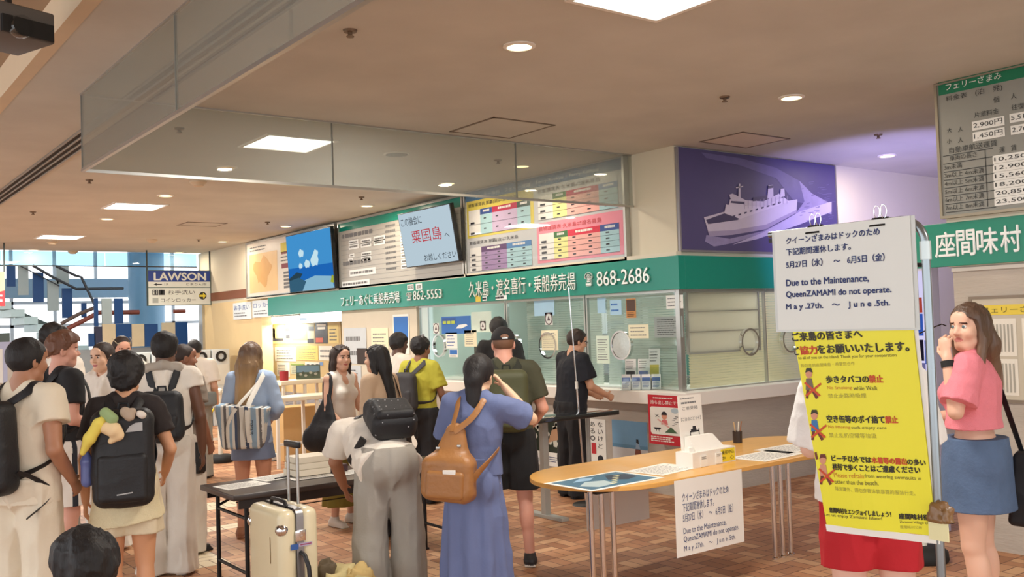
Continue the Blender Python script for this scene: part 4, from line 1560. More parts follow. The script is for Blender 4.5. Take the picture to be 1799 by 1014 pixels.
for i in range(8):
    y = 608 + i * 46.5
    v = uX(*ZD(115, y), PXW)[1]
    b.rect(fr, ul + .02, v, ul + .38 - .0, v + .005, .003, 2)
v = uX(*ZD(115, 608), PXW)[1]
u = uX(*ZD(362, 600), PXW)[0]
b.rect(fr, u, vb_ + .03, u + .005, v, .003, 2)
b.build('printed_panel', [mat('price_grey', (138, 138, 130), .45, var=.03), mat('price_green', (0, 112, 76), .4), mat('price_black', (40, 42, 42), .6), mat('price_white', (226, 226, 220), .5)], o)
b = MB()
for (u0, v0, u1, v1) in ((ul - .02, vb_ - .02, ur + .02, vb_), (ul - .02, vt, ur + .02, vt + .012), (ul - .02, vb_, ul, vt), (ur, vb_, ur + .02, vt)):
    b.prism([(u0, v0), (u1, v0), (u1, v1), (u0, v1)], fr, -.04, .012)
b.build('board_frame', mat('bronze_frame', (150, 140, 122), .4, .6), o)

# green village-name band
yl_ = PX(1603, 436, WX - .05).y
o = empty('village_sign', (WX - .04, yl_, 2.005), 0, 'green band with large white Japanese characters below the price board', 'sign band')
b = MB()
b.box(0, .03, -3.2, 0, 0, .315)
b.build('band', mat('band_green', (0, 128, 100), .3, var=.03), o, bevel=.003)
b = MB()
f2 = frX(0, 0, 0)
for ch, x0, x1 in (('座', 850, 950), ('間', 958, 1048), ('味', 1058, 1162), ('村', 1176, 1278)):
    px0, px1 = 1340 + x0 / 2.817, 1340 + x1 / 2.817
    u0, u1 = uX(px0, 430, WX - .05)[0], uX(px1, 430, WX - .05)[0]
    b.text(f2, ch, u0 + yl_, .07, u1 + yl_, .25, .003, 0, .006, heavy=.003)
b.build('white_lettering', white_ink, o)

# framed notice on the concrete
a = uX(1705, 527, WX - .03)
o = empty('framed_notice', (WX, -a[0], 1.06), 0, 'framed timetable sheets with a yellow heading on the concrete wall at right', 'notice')
f2 = frX(-.015, 0, 0)
b = MB()
b.prism([(0, 0), (1.2, 0), (1.2, .7), (0, .7)], f2, -.014, 0, 0)
b.rect(f2, .04, .585, 1.1, .655, .002, 1)
b.text(f2, 'フェリーざまみ・クイーンざまみ', .07, .6, 1.05, .645, .004, 2)
b.rect(f2, .05, .3, .3, .56, .002, 3)
b.rect(f2, .05, .03, .3, .28, .002, 3)
b.rect(f2, .34, .03, .8, .56, .002, 3)
for k in range(9):
    u = .065 + k * .025
    b.rect(f2, u, .33, u + .012, .52, .004, 4)
    b.rect(f2, u, .05, u + .012, .25, .004, 4)
b.lines(f2, .37, .06, .78, .53, 10, 4, .004, .4)
b.build('sheets', [mat('notice_backing', (196, 186, 166), .6), mat('notice_heading', (226, 200, 70), .6), mat('olive_ink', (110, 96, 40), .6), mat('sheet_white', (228, 222, 208), .6), mat('sheet_print', (168, 164, 152), .7)], o)
b = MB()
for (u0, v0, u1, v1) in ((-.02, -.02, 1.22, 0), (-.02, .7, 1.22, .72), (-.02, 0, 0, .7), (1.2, 0, 1.22, .7)):
    b.prism([(u0, v0), (u1, v0), (u1, v1), (u0, v1)], f2, -.014, .006)
b.build('notice_frame', mat('wood_grey_frame', (132, 118, 102), .5), o)

# lit poster panel in the recess
LXp = 7.0
a, c = uX(1588, 470, LXp), uX(1657, 900, LXp)
o = empty('light_box', (LXp, -a[0], 0), 0, 'tall lavender backlit poster panel between the notice rack and the price-board wall', 'light box')
w = c[0] - a[0]
MB().box(0, .1, -w, 0, 0, 2.05).build('case', mat('lavender_case', (206, 200, 226), .4), o)
b = MB()
f2 = frX(0, 0, 0)
b.rect(f2, .02, .2, w - .02, 2.0, .003, 0)
rg = random.Random(9)
zof = lambda y: PX(1630, y, LXp).z
for (y0, y1, u0, u1, mi) in ((522, 549, .1, .62, 1), (526, 549, .68, .98, 2), (551, 590, .1, .62, 3), (590, 596, .5, .98, 0), (597, 634, .1, .6, 2), (548, 640, .7, .98, 4), (638, 660, .1, .64, 5), (598, 640, .64, .98, 3)):
    b.rect(f2, w * u0, zof(y1), w * u1, zof(y0), .005, mi)
b.lines(f2, w * .1, zof(690), w * .9, zof(664), 3, 2, .005, .3)
b.lines(f2, w * .3, zof(735), w * .9, zof(720), 2, 2, .005, .3)
b.build('poster_face', [emitter('lightbox_lavender', (212, 206, 242), 1.0), emitter('lightbox_red', (206, 84, 70), .6), emitter('lightbox_black', (44, 40, 60), .4), emitter('lightbox_blue', (60, 100, 200), .7),
                        emitter('lightbox_sky', (110, 170, 230), .7), emitter('lightbox_slate', (120, 116, 170), .7)], o)
MB().rect(lambda u, v, d=0: Vector((.101 + d, u, v)), -w + .02, .2, -.02, 2.0, .003).build('added_back_glow', emitter('added_violet_glow', (150, 140, 255), .8), o)  # glowing back, added to throw violet light on the recess wall
lamp('added_glow_lamp', 'AREA', (.14, -w / 2, 1.96), 52, (.45, .4, 1.0), w, Vector((3.4, 2.3, .75)).to_track_quat('-Z', 'Y').to_euler(), o, 'RECTANGLE', .3, R(80))  # added lamp, aimed at the recess wall for its violet glow
# ================================================================== furniture and loose things
oak = mat('honey_wood_laminate', (226, 172, 92), 0.3, var=0.1, scale=3, stretch=(1, 8, 8))
dk_lam = mat('dark_brown_laminate', (62, 52, 48), 0.3, var=0.08, scale=4)

# -- racetrack table with tripod legs
TZ = 0.72
o = empty('oval_table', (4.9, 4.57, 0), 0, 'long round-ended honey wood table on clustered chrome legs', 'table')
x0, x1, yc, rr = 3.66 + .47 - 4.9, 1.15, 0.0, .47
pts = []
for k in range(25):
    a = R(90) + math.pi * k / 24
    pts.append((x0 + rr * math.cos(a), yc + rr * math.sin(a)))
for k in range(25):
    a = -R(90) + math.pi * k / 24
    pts.append((x1 + rr * math.cos(a), yc + rr * math.sin(a)))
MB().prism(pts, lambda u, v, d=0: Vector((u, v, d)), TZ - .03, TZ).build('tabletop', [oak], o, bevel=.004)
for cx, cy in ((-1.04, -.27), (.65, -.27)):
    for k, (dx, dy) in enumerate(((-.085, .0), (0, .0), (.09, .0))):
        b = MB()
        b.tube([(cx + dx, cy + dy, .0), (cx + dx, cy + dy, TZ - .03)], .0175, 0, 14)
        b.lathe((cx + dx, cy + dy), [(0, 0), (.024, 0), (.024, .012), (.018, .016)], 0, 14)
        b.build('leg', chrome, o)
b = MB()
b.box(-.86, 1.05, -.03, .03, TZ - .07, TZ - .03)
b.box(-1.1, -.8, -.3, .3, TZ - .05, TZ - .03)
b.box(.55, .95, -.3, .3, TZ - .05, TZ - .03)
b.build('under_rail', dark_metal, o)

TY0 = 4.57 - .47


def notice_lines(b, f, W, H, mi):
    rows = (('クイーンざまみはドックのため', .1, .74, .86), ('下記期間運休します。', .1, .6, .72), ('5月27日（水）　～　6月5日（金）', .1, .46, .58), ('Due to the Maintenance,', .1, .29, .38), ('QueenZAMAMI do not operate.', .1, .17, .27), ('M a y .27th.　～　J u n e .5th.', .1, .05, .14))
    wid = (.72, .48, .78, .66, .86, .8)
    for (s, u, v0, v1), w in zip(rows, wid):
        b.text(f, s, W * u, H * v0, W * (u + w * .95), H * v1, .002, mi)


a = PY(1185, 862, TY0 - .004)
c = PY(1303, 975, TY0 - .004)
cl = PY(1188, 980, TY0 - .004)
Wn, Hn = .45, .36
xa = a.x
o = empty('paper_notice', (xa, TY0 - .004, TZ - .01), 0, 'white notice taped to the front edge of the oval table', 'notice')
c = PY(1303, 832, TY0 - .004)
Wn = c.x - xa
Hn = TZ - .005 - cl.z
f2 = frY(0, 0, -Hn)
b = MB()
n = 10
for i in range(n):
    v0, v1 = Hn * i / n, Hn * (i + 1) / n
    b.prism([(0, v0), (Wn, v0), (Wn, v1), (0, v1)], f2, -.002, 0, 0)
notice_lines(b, f2, Wn, Hn * .96, 1)
b.build('sheet', [paper, ink_blue], o)
b = MB()
yr = TY0 + .94 + .003
xl = PY(1030, 890, yr).x
f3 = frY(yr, 0, 0)
o = empty('paper_notice', (0, 0, 0), 0, 'blank back of a white notice hanging from the rear edge of the oval table', 'notice')
zb = PY(1040, 932, yr).z
xr = PY(1141, 905, yr).x
MB().box(xl, xr, yr, yr + .002, zb, TZ - .01).build('sheet', [paper], o)

# things on the oval table
def tsheet(px, py, w, h, ang, label, z, draw=None, mats_=None, lift=.001, name='paper_sheet', cat='paper'):
    p = PZ(px, py, z)
    o = empty(name, (p.x, p.y, z + lift), ang, label, cat)
    b = MB()
    b.box(-w / 2, w / 2, -h / 2, h / 2, 0, .0015, 0)
    f = frZ(0, 0, .0015)
    if draw == 'text' or draw is None:
        b.lines(f, -w * .42, -h * .4, w * .42, h * .4, 9, 1, .0006, .25)
    else:
        draw(b, f, w, h)
    b.build('sheet', mats_ or [paper, grey_ink], o)
    return o


def draw_map(b, f, w, h):
    b.rect(f, -w * .45, -h * .43, w * .45, h * .43, .0005, 1)
    b.poly(f, [(-w * .4, -h * .1), (-w * .2, h * .1), (0, 0), (-w * .05, -h * .3), (-w * .3, -h * .35)], .001, 2)
    b.poly(f, [(w * .05, h * .0), (w * .2, h * .3), (w * .42, h * .2), (w * .4, -h * .1), (w * .2, -h * .2)], .001, 3)
    b.poly(f, [(-w * .3, h * .2), (-w * .1, h * .38), (w * .05, h * .3), (-w * .1, h * .15)], .001, 4)
    for k in range(5):
        b.rect(f, -w * .1 + k * .05, -h * .3 + k * .045, -w * .02 + k * .05, -h * .26 + k * .045, .0014, 5)


tsheet(1062, 845, .62, .42, R(2), 'framed sea chart print lying at the rounded table end', TZ, draw_map, [paper, mat('chart_sea', (64, 112, 140), .4), mat('chart_pale', (176, 196, 200), .5), mat('chart_navy', (50, 64, 84), .5), mat('chart_light', (150, 190, 220), .5), mat('chart_cream', (226, 222, 176), .5)], name='chart_print', cat='map')
tsheet(1165, 825, .42, .3, R(8), 'white form sheet on the oval table left of the cardboard display', TZ)
tsheet(1348, 801, .5, .3, R(5), 'white form sheet on the oval table right of the cardboard display', TZ)
tsheet(1385, 789, .42, .3, R(2), 'white sheet on the oval table next to the notice rack', TZ)

# cardboard display: holder, leaflet, trays
p = PZ(1244, 815, TZ)
o = empty('display_box', (p.x, p.y, TZ), R(4), 'white cardboard display with tall back card and small trays on the oval table', 'display')
wc = mat('white_card', (236, 232, 224), .6, var=.03)
b = MB()
b.box(-.235, -.0, -.06, .08, 0, .1)
b.build('card_tray', wc, o)
MB().box(.0, .225, -.06, .08, 0, .1).build('card_tray', wc, o)
b = MB()
b.add([(-.15, -.02, .1), (.16, -.02, .1), (.16, .07, .1), (-.15, .07, .1), (-.15, .03, .19), (.1, .03, .19), (.1, .07, .19), (-.15, .07, .19)],
      [(0, 1, 5, 4), (1, 2, 6, 5), (2, 3, 7, 6), (3, 0, 4, 7), (4, 5, 6, 7), (0, 3, 2, 1)])
b.build('sloped_holder', wc, o)
b = MB()
f2 = frG((-.18, .072, .1), (1, 0, 0), (0, .05, 1))
b.prism([(0, 0), (.245, 0), (.245, .36), (0, .36)], f2, -.004, 0, 0)
b.lines(f2, .02, .33, .2, .348, 1, 2, .001, .4)
b.lines(f2, .03, .295, .225, .325, 1, 2, .001, .4)
b.text(f2, 'ご意見箱', .04, .262, .2, .285, .001, 2)
b.text(f2, '【ご自由にどうぞ】', .02, .19, .225, .215, .001, 2)
for (u0, v0, u1, v1) in ((.1, .11, .2, .12), (.1, .075, .2, .082), (.1, .05, .2, .055), (.1, .05, .108, .12), (.192, .05, .2, .13), (.11, .12, .17, .132), (.13, .13, .165, .15)):
    b.rect(f2, u0, v0, u1, v1, .001, 1)
b.build('back_card', [wc, ink, grey_ink], o)
b = MB()
f2 = frY(-.061, 0, 0)
b.rect(f2, .06, .008, .215, .092, .001, 0)
b.text(f2, '乗船申込', .07, .055, .205, .082, .002, 1)
b.text(f2, '中　心', .07, .018, .2, .045, .002, 1)
b.build('yellow_label', [mat('label_yellow', (236, 214, 40), .5), ink], o)
for x in (-.13, .03):
    b = MB()
    b.box(x - .028, x + .04, -.066, -.0615, .003, .075, 0)
    b.lines(frY(-.0665, 0, 0), x - .02, .05, x + .03, .07, 2, 1, .001, .4)
    b.build('small_card', [paper, grey_ink], o)
b = MB()
b.box(-.215, -.17, -.02, .02, .1, .13)
b.build('card_stack', paper, o)
# pencil cup
p = PZ(1296, 778, TZ)
o = empty('pencil_cup', (p.x, p.y, TZ), 0, 'dark pencil cup behind the cardboard display', 'cup')
MB().lathe((0, 0), [(0, 0), (.034, 0), (.037, .09), (.033, .09), (.03, .006), (0, .006)], 0, 20).build('cup', mat('dark_brown_plastic', (50, 40, 36), .4), o)
pm = [mat('pencil_wood', (206, 176, 130), .5), mat('pencil_cream', (230, 222, 206), .5), mat('pencil_brown', (150, 96, 60), .5)]
for k, (dx, dy) in enumerate(((-.03, .0), (.028, .01), (.045, .0))):
    t = MB().tube([(p.x + dx * .3, p.y + dy, TZ + .01), (p.x + dx * 1.2, p.y + dy, TZ + .16)], .0045, 0, 6).build('pencil', pm[k])
    tag(t, ['thin wood pencil in the cup, leftmost', 'cream pencil in the middle of the cup', 'brown pencil leaning right in the cup'][k], 'pencil')

# -- dark folding table
FZ = .70
o = empty('folding_table', (3.06, 6.06, 0), 0, 'dark brown folding table the bending man writes on', 'folding table')
MB().rbox((0, 0, FZ - .018), (.9, .3, .018), .006).build('tabletop', dk_lam, o)
b = MB()
b.box(-.86, .86, -.285, -.27, FZ - .09, FZ - .036)
b.box(-.86, .86, .27, .285, FZ - .09, FZ - .036)
b.build('apron', mat('black_brown_metal', (44, 36, 34), .4, .2), o)
bk = mat('black_steel_tube', (30, 28, 28), .4, .4)
for sx in (-1, 1):
    b = MB()
    x = sx * .8
    b.tube([(x, -.25, .015), (x, -.25, FZ - .05)], .014)
    b.tube([(x, .25, .015), (x, .25, FZ - .05)], .014)
    b.tube([(x, -.25, .2), (x, .25, .2)], .011)
    b.tube([(x, -.25, FZ - .16), (x, .25, FZ - .16)], .011)
    lf_ = b.build('leg_frame', bk, o)
    for sy in (-1, 1):
        MB().tube([(x, sy * .24, FZ - .14), (x - sx * .22, sy * .24, FZ - .05)], .009).build('brace', bk, lf_)
    MB().rbox((x, -.25, .008), (.02, .02, .008), .004).build('foot_cap', mat('black_rubber', (22, 22, 22), .7), lf_)
    MB().rbox((x, .25, .008), (.02, .02, .008), .004).build('foot_cap', mat('black_rubber', (22, 22, 22), .7), lf_)
b = MB()
for k in range(4):
    b.tube([(-.7, -.2 + k * .13, FZ - .13), (.7, -.2 + k * .13, FZ - .13)], .004, 0, 6)
b.build('wire_shelf', bk, o)
tsheet(425, 853, .3, .22, R(6), 'white form at the left end of the dark folding table', FZ)
tsheet(490, 838, .34, .22, R(10), 'white form beside the pen on the dark folding table', FZ)
tsheet(545, 838, .3, .2, R(-4), 'white form in front of the stack of boxes on the folding table', FZ, lift=.003)
tsheet(618, 830, .22, .16, R(12), 'white form under the writing hand of the bending man', FZ, lift=.002)
p = PZ(500, 842, FZ)
t = MB().tube([(p.x - .07, p.y, FZ + .012), (p.x + .07, p.y + .02, FZ + .012)], .005, 0, 8).build('pen', ink)
tag(t, 'black pen lying on the forms on the folding table', 'pen')
p = PZ(553, 838, FZ)
for k in range(3):
    t = MB().rbox((p.x + .005 * k, p.y + .12, FZ + .03 + k * .043), (.13 - .004 * k, .1, .0205), .003).build('paper_box', mat('cream_card', (230, 220, 200), .6))
    tag(t, ['cream box at the bottom of the stack on the folding table', 'cream box in the middle of the stack on the folding table', 'cream box on top of the stack on the folding table'][k], 'box', 'stacked cream boxes on the folding table')
p = PZ(602, 832, FZ)
t = MB().rbox((p.x, p.y + .1, FZ + .03), (.07, .05, .025), .008).build('tape_dispenser', mat('dark_maroon_plastic', (62, 36, 42), .4))
tag(t, 'dark small desk box beside the writing hand', 'desk box')

# -- grey high table with dark top, behind the capped man
hx0, hx1, hy0, hy1, HZ = 4.45, 5.97, 6.36, 6.78, .885
o = empty('writing_table', ((hx0 + hx1) / 2, (hy0 + hy1) / 2, 0), 0, 'high writing table with a dark glossy top beside the olive backpack', 'table')
hw, hd = (hx1 - hx0) / 2, (hy1 - hy0) / 2
MB().rbox((0, 0, HZ - .02), (hw, hd, .02), .006).build('tabletop', mat('black_glass_top', (40, 42, 42), .08, coat=.5), o)
gm = mat('grey_painted_steel', (172, 172, 166), .4, .2)
p = PZ(1008, 920, 0)
lx = p.x - (hx0 + hx1) / 2
for sx in (lx, -hw + .12):
    b = MB()
    b.box(sx - .03, sx + .03, -.03, .03, .02, HZ - .04)
    b.box(sx - .04, sx + .04, -.26, .26, 0, .03)
    b.build('leg', gm, o, bevel=.004)
MB().tube([(hw - .06, hd - .05, 0), (hw - .06, hd - .05, HZ - .04)], .022).build('leg', gm, o)

# -- thin telescopic rod
P0, P1 = PY(999, 505, 6.75), PY(1024, 812, 6.75)
t = P0 - P1
base = P0 - t * (P0.z / t.z)
o = empty('telescopic_pole', (base.x, base.y, 0), 0, 'thin chrome telescopic pole rising past the writing table', 'pole')
top = P0 - base
mid = top * .55
b = MB()
b.tube([top * .02, mid], .009)
b.build('lower_tube', chrome, o)
MB().tube([mid, top], .006).build('upper_tube', chrome, o)
MB().tube([mid * .97, mid * 1.03], .014).build('joint', white_p, o)
MB().lathe((0, 0), [(0, 0), (.13, 0), (.12, .015), (.02, .03), (0, .03)], 0, 28).build('base', dark_metal, o)

# -- white barrier posts
def barrier(px, py, hpx, label, chain=None, hgt=.95):
    p = PZ(px, py, 0)
    o = empty('barrier_post', (p.x, p.y, 0), 0, label, 'barrier post')
    MB().lathe((0, 0), [(0, 0), (.155, 0), (.165, .02), (.16, .07), (.12, .1), (.05, .105), (0, .105)], 0, 28).build('base', mat('black_rubber', (22, 22, 22), .7), o)
    b = MB()
    b.tube([(0, 0, .1), (0, 0, hgt - .03)], .03, 0, 18)
    b.build('post', mat('white_plastic_post', (232, 226, 210), .4), o)
    MB().lathe((0, 0), [(.034, hgt - .06), (.04, hgt - .05), (.04, hgt), (.02, hgt + .02), (0, hgt + .02)], 0, 18).build('cap', mat('white_plastic_post', (232, 226, 210), .4), o)
    return o, p


bo, bp_ = barrier(388, 812, 100, 'white barrier post on a black rubber base left of the striped tote')
barrier(1622, 985, 60, 'white barrier post with a black base behind the notice rack', hgt=.5)
# yellow chain from the post to the left
b = MB()
q = bp_ + Vector((0, 0, .8))
e = bp_ + Vector((-1.0, .9, .78))
pts = [q.lerp(e, k / 12) + Vector((0, 0, -.55 * math.sin(math.pi * k / 12) ** 1)) for k in range(13)]
yel = mat('yellow_plastic', (230, 208, 60), .5)
t = b.tube(pts, .014, 0, 8).build('barrier_rope', yel)
tag(t, 'yellow barrier rope hanging from the white post', 'rope')
b = MB()
b.tube([bp_ + Vector((-.42, .3, .45)), bp_ + Vector((-.1, .05, .68))], .02, 0, 8)

# -- far white counters
def long_counter(x0, y0, x1, y1, z, label, depth=.45, name='display_counter', thick=.05):
    v = Vector((x1 - x0, y1 - y0, 0))
    L = v.length
    o = empty(name, (x0, y0, 0), math.atan2(v.y, v.x), label, 'counter')
    MB().rbox((L / 2, depth / 2, z - thick / 2), (L / 2, depth / 2, thick / 2), .006).build('top', mat('ivory_top', (232, 220, 196), .4), o)
    wm = mat('white_steel_leg', (230, 224, 212), .4)
    for x in (.05, L * .35, L * .68, L - .05):
        for y in (.04, depth - .04):
            MB().box(x - .018, x + .018, y - .018, y + .018, 0, z - thick).build('leg', wm, o)
    MB().box(.05, L - .05, .03, .05, .28, .31).build('lower_rail', wm, o)
    return o


long_counter(3.7, 12.6, 5.35, 12.5, .9, 'long ivory counter behind the blond woman with the striped tote')
long_counter(4.75, 11.2, 6.45, 11.3, .87, 'long ivory counter behind the two talking women')
tx = PZ(400, 684, .92)
t = MB().rbox((3.98, 12.8, 1.0), (.24, .15, .1), .01).build('storage_bin', mat('blue_plastic', (28, 56, 130), .4))
tag(t, 'blue plastic bin on the far ivory counter', 'bin')
t = MB().box(3.78, 4.1, 12.72, 12.92, 1.1, 1.2).build('carton', mat('cardboard', (206, 170, 116), .7, var=.1), bevel=.003)
tag(t, 'open tan carton standing in the blue bin', 'carton')
o = long_counter(5.42, 12.55, 6.5, 12.6, 1.0, 'short ivory shelf counter carrying the red cup', .4, 'display_counter', .06)
p = PZ(505, 680, 1.0)
t = MB().lathe((5.55, 12.75), [(0, 1.0), (.06, 1.0), (.065, 1.13), (.058, 1.13), (.055, 1.01), (0, 1.01)], 0, 24).build('red_cup', mat('red_plastic', (150, 36, 40), .4))
tag(t, 'dark red cup on the far ivory counter', 'cup')
o = empty('photo_stand', (5.92, 12.75, 1.0), R(-30), 'small framed photo card standing beside the red cup', 'photo stand')
b = MB()
b.box(-.17, .17, -.01, .01, 0, .2, 0)
f2 = frY(-.011, 0, 0)
b.rect(f2, -.16, .1, .16, .19, .001, 1)
for k in range(9):
    b.poly(f2, [(-.14 + .035 * k + .025 * math.cos(t), .05 + .02 * (k % 3) + .02 * math.sin(t)) for t in (0, 1.3, 2.4, 3.7, 5)], .002, 2 + k % 2)
b.build('card', [mat('photo_green', (70, 80, 60), .5), mat('photo_sea', (96, 120, 134), .5), mat('photo_leaf', (60, 66, 50), .5), mat('photo_stone', (150, 146, 130), .5)], o)
t = MB().rbox((5.4, 11.95, .35), (.3, .18, .35), .006).build('carton', mat('cardboard', (206, 170, 116), .7, var=.1))
tag(t, 'large tan carton on the floor under the ivory counter', 'carton')
p = PZ(487, 808, 0)
t = MB().rbox((p.x, p.y, .05), (.14, .1, .045), .02).build('plastic_bag', mat('pale_blue_film', (206, 222, 230), .25))
tag(t, 'crumpled pale blue plastic bag on the floor behind the blond woman', 'bag')
# dark bundles under the far counter at left
for k, (px, py) in enumerate(((372, 740), (398, 741), (430, 738))):
    p = PZ(px, py, 0)
    t = MB().rbox((p.x, p.y, .06), (.16, .12, .06), .04).build('cable_bundle', mat('dark_bundle', (70, 56, 46), .7, var=.3, bump=.4))
    tag(t, ['dark bundle on the floor behind the barrier post', 'dark bundle right of the barrier post', 'dark bundle on the floor under the far ivory counter'][k], 'bundle')

# -- suitcase
SD = 5.3
p = PD(497, 960, SD)
o = empty('suitcase', (p.x, p.y, 0), R(-1), 'cream hard-shell suitcase with its pull handle raised', 'suitcase')
o.rotation_euler = (0, 0, R(1))
sh = mat('cream_shell', (226, 214, 178), .35, var=.04, scale=3, coat=.3)
sz = .74
# depth along local x is 0.25 (two half shells), width along local y is 0.42
MB().rbox((-.058, 0, .05 + (sz - .05) / 2), (.056, .215, (sz - .05) / 2), .045).build('half_shell', sh, o)
MB().rbox((.062, 0, .05 + (sz - .05) / 2), (.056, .215, (sz - .05) / 2), .045).build('half_shell', sh, o)
band = mat('satin_grey_frame', (150, 148, 148), .35, .8)
MB().rbox((.003, 0, .05 + (sz - .05) / 2), (.024, .2185, (sz - .05) / 2 + .0035), .044).build('closing_frame', band, o)
frame_o = COL.objects['closing_frame']
b = MB()
for sy in (-.06, .06):
    b.tube([(.07, sy, sz - .02), (.07, sy, 1.055)], .009, 0, 12)
rods_o = b.build('handle_rods', alu, o)
MB().rbox((.07, 0, 1.065), (.015, .085, .018), .008).build('pull_handle', mat('black_plastic', (14, 14, 16), 0.35), rods_o)
hb = mat('black_grip', (28, 27, 30), .45)
MB().tube([(.003, -.218, .24), (.01, -.25, .25), (.022, -.272, .3), (.026, -.275, .37), (.022, -.272, .44), (.01, -.25, .5), (.003, -.218, .51)], .012, 0, 10).build('side_handle', hb, frame_o)
MB().tube([(-.02, -.1, sz), (-.02, -.08, sz + .025), (-.02, 0, sz + .03), (-.02, .08, sz + .025), (-.02, .1, sz)], .011, 0, 10).build('top_handle', hb, o)
for z in (.6, .2):
    b = MB()
    b.rbox((.003, -.219, z), (.03, .006, .03), .004)
    b.build('latch', chrome, frame_o)
for sy in (-1, 1):
    MB().lathe((0, 0), [(0, .03), (.02, .026), (.034, .012), (.036, 0)], 0, 20, M=Matrix.Translation((-.09, sy * .19, sz - .1)) @ Matrix.Rotation(R(-sy * 40), 4, 'Z') @ Matrix.Rotation(R(-60), 4, 'Y')).build('corner_cap', chrome, o)
for sx in (-.075, .08):
    for sy in (-.16, .16):
        b = MB()
        b.lathe((0, 0), [(0, -.014), (.026, -.014), (.026, .014), (0, .014)], 0, 18, M=Matrix.Translation((sx, sy, .027)) @ Matrix.Rotation(R(90), 4, 'Y'))
        b.box(sx - .02, sx + .02, sy - .012, sy + .012, .03, .06)
        b.build('wheel', mat('black_rubber', (22, 22, 22), .7), o)
b = MB()
f2 = frG((-.02, -.2175, .53), (1, 0, 0), (0, 0, 1))
b.rect(f2, -.035, .0, .01, .03, .003, 0)
b.rect(f2, .012, .012, .09, .03, .003, 1)
b.rect(f2, .02, .018, .085, .024, .0036, 2)
b.build('sticker', [mat('sticker_blue', (52, 92, 160), .5), mat('sticker_lilac', (180, 170, 200), .5), mat('sticker_red_line', (150, 60, 90), .5)], o)
b = MB()
f2 = frG((-.1145, 0, .35), (0, -1, 0), (0, 0, 1))
b.rect(f2, .09, .1, .098, .24, .002, 0)
b.build('badge', mat('tan_badge', (160, 132, 90), .5), o)

# -- khaki tote lying open on the floor
p = PD(602, 985, 5.3)
rgb_ = random.Random(21)


def crumple(name, c, h, mats_, parent, seed, amp=.05, n=18, squash=None):
    bm = bmesh.new()
    bmesh.ops.create_icosphere(bm, subdivisions=4, radius=1)
    for v in bm.verts:
        d = v.co.normalized()
        q = Vector((math.copysign(abs(d.x) ** .7, d.x), math.copysign(abs(d.y) ** .7, d.y), math.copysign(abs(d.z) ** .7, d.z)))
        nz = mnoise.noise(d * 2.2 + Vector((seed, 0, 0))) * 1.0 + abs(mnoise.noise(d * 4.5 + Vector((0, seed, 0)))) * .8
        q *= 1 + nz * amp / .2
        v.co = Vector((q.x * h[0], q.y * h[1], q.z * h[2])) + Vector(c)
        if v.co.z < .004:
            v.co.z = .004
    me = bpy.data.meshes.new(name)
    bm.to_mesh(me)
    bm.free()
    for pl in me.polygons:
        pl.use_smooth = True
    for m in mats_:
        me.materials.append(m)
    t = bpy.data.objects.new(name, me)
    COL.objects.link(t)
    t.parent = parent
    return t


o = empty('canvas_bag', (p.x, p.y, 0), R(-25), 'crumpled khaki canvas bag on the floor beside the suitcase', 'bag')
kh = mat('khaki_canvas', (206, 190, 138), .8, var=.12, scale=8, bump=.2)
kd = mat('dark_khaki_lining', (92, 78, 58), .8, var=.15, scale=8)
crumple('bag_body', (0, 0, .17), (.14, .09, .19), [kh], o, 3.1, .08)
crumple('bag_flap', (.09, -.05, .27), (.08, .05, .12), [mat('tan_canvas', (200, 172, 112), .8, var=.1)], o, 8.4, .05)
crumple('bag_lining', (-.09, .03, .3), (.06, .05, .11), [kd], o, 1.7, .05)
for k in range(3):
    b = MB()
    b.tube([(-.18 + .1 * k, -.1, .28), (-.12 + .1 * k, -.19, .36), (-.02 + .1 * k, -.2, .34), (.05 + .08 * k, -.18, .24), (.1 + .06 * k, -.17, .14)], .026, 0, 8, flat=.006)
    b.build('webbing_strap', kh if k else kd, o)

# -- black stuff left
# information panel standing behind the left group
p = PD(22, 690, 11)
o = empty('exhibition_board', (p.x, p.y, 0), R(-30), 'pale lavender exhibition board behind the man at the far left', 'board')
b = MB()
b.box(-.55, .32, 0, .05, .1, 1.68, 0)
f2 = frY(0, 0, 0)
b.rect(f2, -.5, 1.0, -.1, 1.6, .002, 1)
b.rect(f2, -.05, 1.1, .25, 1.55, .002, 2)
b.lines(f2, -.05, .6, .25, 1.0, 6, 3, .002)
b.build('panel', [mat('lavender_panel', (186, 190, 214), .5), paper, mat('pale_print', (206, 196, 180), .6), grey_ink], o)
b = MB()
b.box(-.5, -.45, -.2, .25, 0, .1)
b.box(.2, .25, -.2, .25, 0, .1)
b.build('panel_feet', dark_metal, o)

# row of capsule machines at the far end
for k in range(6):
    x = 4.55 + k * .36
    o = empty('capsule_machine', (x, 17.6, 0), 0, 'pale capsule vending machine with a round knob in the far row', 'vending machine', 'capsule machines in the far row')
    MB().rbox((0, 0, .7), (.165, .2, .7), .01).build('cabinet', mat('pale_machine', (196, 204, 206), .4), o)
    M = Matrix.Translation((0, -.2, 1.42 - .0)) @ Matrix.Rotation(R(90), 4, 'X')
    MB().lathe((0, 0), [(.055, 0), (.1, 0), (.1, .02), (.055, .02), (.055, 0)], 0, 20, M=Matrix.Translation((0, -.2, 1.27)) @ Matrix.Rotation(R(90), 4, 'X')).build('knob', mat('matt_black', (16, 15, 15), 0.6), o)
    b = MB()
    b.box(-.14, .14, -.208, -.2, .75, 1.12)
    b.build('window', [mat('capsule_card_%d' % (k % 3), [(206, 190, 110), (150, 176, 196), (204, 206, 200)][k % 3], .4)], o)

